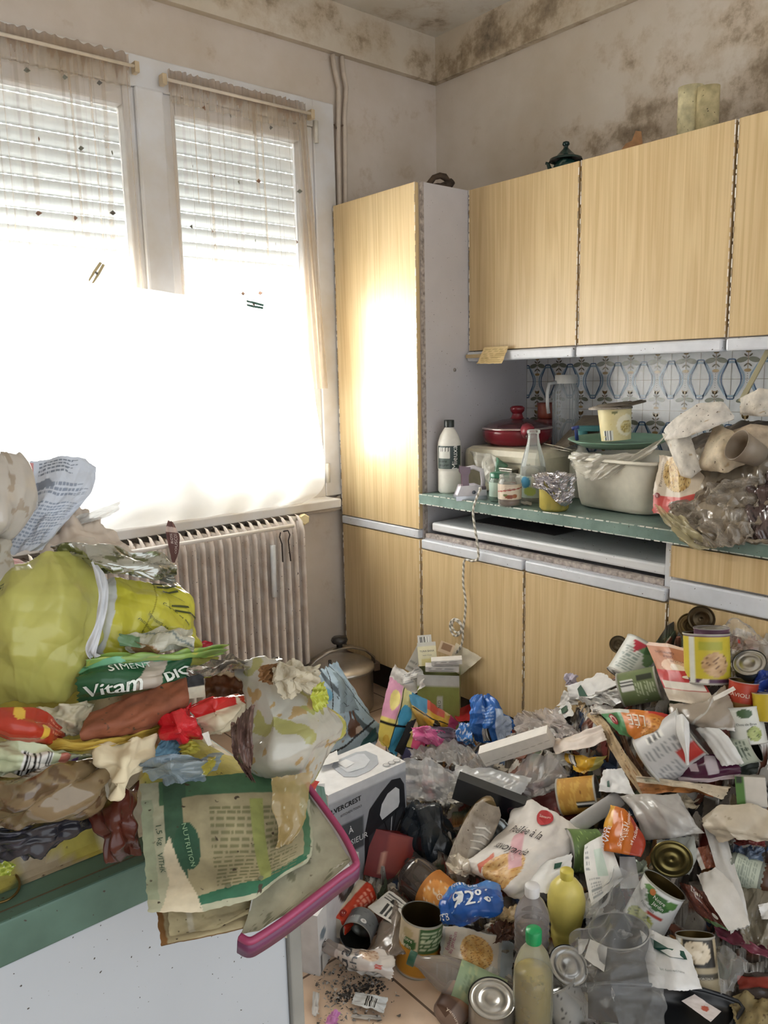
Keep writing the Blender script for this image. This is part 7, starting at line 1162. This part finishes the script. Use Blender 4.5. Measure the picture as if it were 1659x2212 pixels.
ls('barcode_wrapper', 'pale green wrapper strip printed with a barcode and tiny pictures', 'wrapper', [[(-60, 1600, .05), (40, 1600, .07), (130, 1618, .07), (205, 1628, .06)], [(-60, 1640, .06), (40, 1645, .08), (120, 1655, .08), (190, 1650, .06)], [(-60, 1665, .05), (30, 1668, .06), (90, 1668, .06), (150, 1675, .05)]], '#c3cba8', [('bar', .38, .1, .6, .8), ('e', .72, .7, .06, .2, '#b06a5a'), ('e', .86, .6, .05, .2, '#7d5a8f'), ('n', 3, 1, '#8fb07a')], 'gloss', 100, 40, .006, 23)
ls('cream_cloth', 'limp cream cloth hanging in a point over the brown glossy bag', 'cloth', [[(200, 1612, .07), (270, 1600, .08), (340, 1585, .07)], [(205, 1645, .08), (265, 1650, .1), (325, 1630, .07)], [(225, 1680, .07), (255, 1690, .09), (300, 1660, .07)], [(238, 1715, .06), (250, 1722, .07), (265, 1705, .06)]], '#ddd0b0', [('n', 2, .9, '#c9b78e')], 'cloth', 50, 60, .008, 24, 3, bulge=.006)
ls('light_blue_card', 'light blue card with fly specks under the red shiny wrapper', 'card', [[(352, 1590, .06), (375, 1582, .06), (400, 1592, .06)], [(322, 1645, .07), (352, 1650, .07), (392, 1632, .06)]], '#7fb0cc', [('n', 7, 1.2, '#1f2a33')], 'dirty', 40, 30, .003, 25)
ls('grey_film_triangle', 'bluish clear film triangle with shiny highlights above the green pack', 'film', [[(300, 1650, .08), (370, 1630, .1), (430, 1640, .1), (482, 1625, .08)], [(310, 1668, .08), (370, 1665, .11), (430, 1662, .1), (470, 1655, .08)], [(360, 1685, .08), (400, 1690, .1), (425, 1690, .09), (440, 1680, .08)]], '#7d8f9c', [('e', .8, .6, .14, .3, '#b3a93c'), ('n', 3, 1, '#3f4648')], 'film', 60, 30, .008, 26, 3, alpha=.72, smooth=False)
ls('yellow_fly_wrapper', 'small yellow wrapper spotted with flies above the light blue card', 'wrapper', [[(385, 1600, .07), (415, 1596, .08), (432, 1612, .07)], [(390, 1625, .07), (410, 1630, .08), (425, 1625, .07)]], '#c4b94a', [('n', 7, 1, '#2a2615')], 'dirty', 20, 16, .005, 27)
ls('brown_film_bag', 'brown translucent bag of waste sagging onto the green counter', 'bag', [[(-60, 1665, .05), (60, 1668, .06), (160, 1660, .07), (240, 1640, .06), (262, 1648, .05)], [(-60, 1700, .07), (60, 1700, .1), (160, 1690, .1), (225, 1685, .07)], [(-60, 1750, .07), (60, 1755, .1), (150, 1738, .08), (215, 1738, .06)], [(-60, 1800, .05), (40, 1792, .06), (110, 1768, .05), (150, 1760, .04)]], '#7c6a4e', [('n', 2, .3, '#5c4832'), ('n', 4, 1, '#9a8c6c')], 'film', 90, 60, .010, 28, 2.5, .02, alpha=.92, bulge=.012)
ls('dark_waste_bag', 'dark bluish bag squashed flat on the green counter under the brown film bag', 'bag', [[(-60, 1790, .03), (40, 1788, .04), (120, 1765, .04), (205, 1745, .03)], [(-60, 1825, .03), (40, 1825, .04), (110, 1812, .04), (190, 1780, .02)], [(-60, 1850, .01), (20, 1852, .02), (55, 1848, .01), (85, 1822, .01)]], '#2c2c33', [('n', 3, .6, '#454350')], 'gloss', 60, 30, .010, 29, bulge=.008)
ls('brown_glossy_bag', 'dark reddish-brown glossy bag hanging over the counter beside the green pack', 'bag', [[(205, 1750, .02), (250, 1700, .04), (302, 1682, .04)], [(212, 1785, .04), (255, 1760, .07), (303, 1745, .05)], [(225, 1825, .04), (260, 1815, .06), (303, 1805, .05)], [(245, 1856, .02), (275, 1850, .03), (305, 1832, .03)]], '#4f2218', [('n', 3, 1, '#6f3424')], 'gloss', 50, 50, .010, 30, 3, .0, bulge=.012)
A, B = on(96, 1850, z=.892), on(212, 1792, z=.894); m = MB().tube([A, A*.8+B*.2, A*.4+B*.6, B], [.0012, .0045, .005, .003], '#3a2a58', 10); tag(m.build('purple_pen', 'gloss'), 'slim dark purple plastic handle lying on the green counter', 'pen')
m = MB(); c0 = on(0, 1912, z=.888); m.tube([c0+[.017*math.cos(k)-.002, .026*math.sin(k), .0] for k in np.linspace(0, 6.283, 40)], .0012, '#6f5a34', 6, cap=False); tag(m.build('rusty_ring', 'metal'), 'rusty wire ring mark lying on the green counter edge', 'ring')
sheet('green_leaf_wrapper', 'small green and white torn wrapper standing by the wire ring', 'wrapper', [[(-10, 1862, .01), (5, 1862, .01), (14, 1855, .02), (34, 1868, .01)], [(-10, 1895, .0), (5, 1892, .01), (16, 1890, .01), (20, 1892, .0)]], flat(z=.889), '#a9b34c', [('n', 4, .6, '#d6dccb')], amp=.004, nu=20, nv=12, base=None) if 0 else ls('green_leaf_wrapper', 'small green and white torn wrapper standing by the wire ring', 'wrapper', [[(-10, 1862, .02), (5, 1862, .02), (14, 1858, .02), (34, 1868, .02)], [(-10, 1895, .02), (5, 1892, .02), (16, 1890, .02), (20, 1892, .02)]], '#a9b34c', [('n', 4, .6, '#d6dccb')], amp=.004, nu=20, nv=12)
# slimy clear bag over the end of the counter
slm = [('n', 1.6, .35, '#a9a86a'), ('n', 2.2, .5, '#b59a6c'), ('n', 8, 1.25, '#4a3c26'), ('r', .85, .3, 1, 1, '#b3b64a')]
ls('slimy_clear_bag', 'large stained clear bag full of rotten leaves over the counter end', 'bag', [[(500, 1442, .05), (560, 1422, .06), (640, 1425, .06), (690, 1475, .05), (712, 1500, .03)], [(530, 1500, .07), (580, 1500, .1), (650, 1510, .1), (700, 1520, .08), (718, 1530, .05)], [(535, 1570, .08), (590, 1570, .12), (660, 1575, .12), (710, 1580, .09), (742, 1578, .06)], [(525, 1640, .08), (590, 1640, .12), (650, 1640, .12), (700, 1620, .08), (730, 1600, .06)], [(545, 1690, .06), (600, 1700, .08), (640, 1700, .08), (665, 1690, .06), (680, 1660, .05)]], '#bfbdb2', slm, 'film', 120, 120, .008, 31, 2, .02, alpha=.84, bulge=.014)
ls('wilted_leaf', 'wrinkled cream wilted leaf on top of the stained clear bag', 'leaf', [[(590, 1445, .12), (630, 1422, .13), (688, 1440, .12)], [(588, 1475, .13), (640, 1460, .15), (690, 1465, .13)], [(610, 1500, .12), (640, 1502, .13), (670, 1485, .12)]], '#c6bda6', [('n', 3, .5, '#aea386')], 'dirty', 60, 50, .010, 32, 4, .04, smooth=False)
ls('yellow_green_leaf', 'yellow-green leaf showing through at the side of the stained clear bag', 'leaf', [[(680, 1460, .11), (700, 1478, .11)], [(672, 1500, .12), (708, 1500, .12)], [(682, 1540, .11), (706, 1522, .11)]], '#b9bf4c', [('n', 3, .7, '#d2cc6a')], 'gloss', 20, 30, .006, 33)
ls('silver_torn_edge', 'torn shiny silver-white packet edge above the brown food tray', 'wrapper', [[(425, 1450, .05), (470, 1432, .07), (495, 1420, .07), (555, 1432, .06), (600, 1418, .05)], [(400, 1465, .05), (460, 1458, .07), (500, 1450, .08), (540, 1458, .07), (600, 1445, .05)]], '#c9c3ba', [('n', 3, .5, '#8a7f72'), ('n', 4, 1, '#f2f0ec')], 'foil', 70, 20, .010, 34, 4, .04, smooth=False)
ls('brown_food_scrap', 'brown bread-like scrap at the top of the stained clear bag', 'scrap', [[(556, 1440, .12), (600, 1432, .12)], [(560, 1470, .12), (588, 1480, .12)]], '#8a6238', [('n', 4, .6, '#6a4726')], 'dirty', 20, 16, .006, 35)
ls('dark_slimy_strand', 'dark reddish slimy strand hanging below the brown food tray', 'waste', [[(500, 1560, .14), (550, 1520, .15)], [(500, 1600, .15), (545, 1580, .16)], [(505, 1635, .15), (548, 1620, .16)], [(525, 1665, .14), (545, 1660, .14)], [(542, 1688, .13), (550, 1686, .13)]], '#5b4640', [('n', 4, .4, '#7d625a'), ('n', 5, 1, '#3a2a28')], 'gloss', 30, 60, .005, 36, 4, .03, smooth=False)
ls('slime_streak', 'brownish translucent streak of film hanging down over the green frozen pack', 'film', [[(585, 1680, .13), (672, 1668, .12)], [(588, 1740, .14), (665, 1730, .13)], [(600, 1790, .14), (655, 1780, .13)], [(596, 1835, .13), (630, 1820, .13)]], '#a8905c', [('n', 2.5, .7, '#cfc6a8')], 'film', 30, 60, .003, 37, 3, alpha=.6)
# pink tray, packs hanging over the edge
PT = plane((.40, .52, .90), (-.15, -.35, .93))
o = sheet('pink_tray', 'shallow tray with a magenta-pink rim sticking out past the counter corner', 'tray', [[(560, 1700, .0), (620, 1690, .0), (668, 1700, .0)], [(560, 1830, .0), (650, 1820, .0), (745, 1840, .0)], [(540, 1960, .0), (650, 1920, .0), (755, 1862, .0)], [(520, 2018, .0), (560, 2010, .0), (640, 1960, .0)]], PT, '#b9b59c', [('n', 2, .4, '#8a8a70'), ('n', 4, .9, '#5f5f50'), ('r', 0, .3, .0, 1, '#ffffff')], 'dirty', 60, 60, .001, 38, edge=0, pr=lambda K: K.text('-24', .86, .36, .05, '#e6e6e0'))
rim = [(660, 1692), (700, 1745), (742, 1805), (768, 1858), (764, 1874), (735, 1895), (690, 1930), (645, 1965), (600, 1998), (560, 2024), (538, 2034), (518, 2024)]
R_ = smooth_rows(np.array([PT(a, b, .006) for a, b in rim])[:, None, :], 60)[:, 0]; nrm = np.array([-.15, -.35, .93]); nrm /= np.linalg.norm(nrm); T_ = np.gradient(R_, axis=0); T_ /= np.linalg.norm(T_, axis=1)[:, None]; sd = np.cross(T_, nrm)
w_ = .0030; sec = [(-w_, 0), (-w_*.6, .003), (w_*.6, .003), (w_, 0), (w_*.8, -.018), (w_*.3, -.022)]
MB().grid(np.array([[r+s*a+nrm*b for a, b in sec[:4]] for r, s in zip(R_, sd)])[:, ::-1], '#a03f66').build('tray_rim', 'plastic', o, solid=.0008)
for sg, cN, nm in ((-1, '#6a3357', 'inner_wall'), (1, '#c9c0c2', 'outer_wall')): MB().grid(np.array([[r+s*sg*w_+nrm*0, r+s*sg*w_*(1.3 if sg < 0 else .6)-nrm*.016] for r, s in zip(R_, sd)]), cN).build(nm, 'plastic', o, solid=.0006)
sheet('purple_card', 'purple and green card corner standing between the slimy bag and the appliance box', 'card', [[(662, 1690, .0), (700, 1700, .0)], [(672, 1790, .0), (715, 1790, .0)], [(680, 1840, .0), (690, 1840, .0)]], plane((.55, .60, .9), (0, -1, .2)), '#5c2f4c', [('r', .5, .3, 1, 1, '#4f6f60'), ('r', 0, .6, .5, 1, '#c9c3c0')], 'satin', 16, 30, .002, 39, edge=0)
sheet('red_card_corner', 'small red card corner above the pink tray', 'card', [[(662, 1682, .01), (690, 1688, .01)], [(666, 1705, .01), (680, 1706, .01)]], plane((.52, .60, .9), (0, -1, .2)), '#b5382a', [], 'paper', 8, 8, .001, 40, edge=0)
GP = plane((.25, .60, .905), (-.05, -.62, .78))
sheet('cream_cardboard', 'cream cardboard sheet with a browned edge jutting out lowest over the counter edge', 'cardboard', [[(336, 1900, .0), (450, 1880, .0), (640, 1850, .0)], [(338, 1965, .012), (450, 1965, .012), (640, 1915, .012)], [(349, 2042, .03), (470, 2018, .03), (560, 2004, .03), (655, 1935, .012)]], GP, '#d8caa2', [('r', 0, 0, .035, 1, '#a97a48'), ('r', 0, 0, 1, .03, '#8a6a44'), ('e', .36, .42, .05, .07, '#7f9a9c'), ('n', 3, .9, '#bfae84'), ('n', 8, 1.4, '#5c4a30')], 'dirty', 90, 60, .002, 41, edge=.008)
sheet('cream_cardboard', 'second cream card layer with a white peeled strip above the browned one', 'cardboard', [[(350, 1880, .01), (500, 1870, .01), (640, 1850, .01)], [(360, 1950, .02), (500, 1950, .02), (622, 1905, .02)], [(366, 2018, .035), (470, 2008, .035), (560, 1960, .03), (618, 1925, .02)]], GP, '#d2c49c', [('r', .14, .0, .18, .5, '#e4dcc4'), ('n', 3, .7, '#b5a67c'), ('n', 5, 1.2, '#b98a5a')], 'dirty', 70, 50, .002, 42, edge=.01)
gl = [('r', 0, 0, 1, 1, '#b5b59a'), ('r', .10, .80, 1, 1, '#49704f'), ('r', .12, .05, .24, 1, '#3d5f48'), ('r', .22, .20, .95, .84, '#a89e7c'), ('p', [(.22, .10), (.22, .19), (.95, .34), (.97, .24), (.6, .12)], '#2f6a4c'), ('r', .93, .3, .98, .85, '#4f7a58'), ('ln', .36, .26, .88, .78, 16, '#7d7a56'), ('r', .60, .25, .68, .8, '#9aa05c'),
      ('e', .23, .55, .07, .13, '#2f5a42'), ('p', [(.10, .52), (.14, .62), (.17, .5), (.26, .2), (.30, 0), (.06, 0), (.12, .3)], '#d8ccb0'), ('r', 0, .15, .06, .85, '#9fa88c'), ('n', 3, .95, '#7d7562'), ('n', 2.2, 1.05, '#cfc9b5'), ('n', 9, 1.35, '#3a3020')]
sheet('frozen_meal_pack', 'large mouldy frozen-food pack with a dark green border drooping over the counter edge', 'packaging', [[(303, 1692, .02), (400, 1680, .03), (540, 1668, .03), (668, 1668, .02)], [(306, 1760, .03), (430, 1750, .04), (560, 1745, .04), (672, 1740, .03)], [(311, 1850, .04), (430, 1850, .05), (560, 1845, .05), (677, 1800, .04)], [(316, 1920, .05), (430, 1925, .06), (560, 1905, .06), (670, 1850, .04)], [(320, 1966, .06), (430, 1972, .06), (545, 1945, .06), (640, 1872, .04)]], GP, '#b5b59a', gl, 'dirty', 140, 120, .003, 43, 2, .008,
      pr=lambda K: K.text('NUTRITION', .235, .55, .045, '#8fae8a', -80).text('1,5 kg', .09, .62, .05, '#2f4a38', -85).text('VITHK', .085, .45, .05, '#2f4a38', -85).circ(.42, .235, .02, '#6f7258').circ(.60, .27, .02, '#6f7258'))
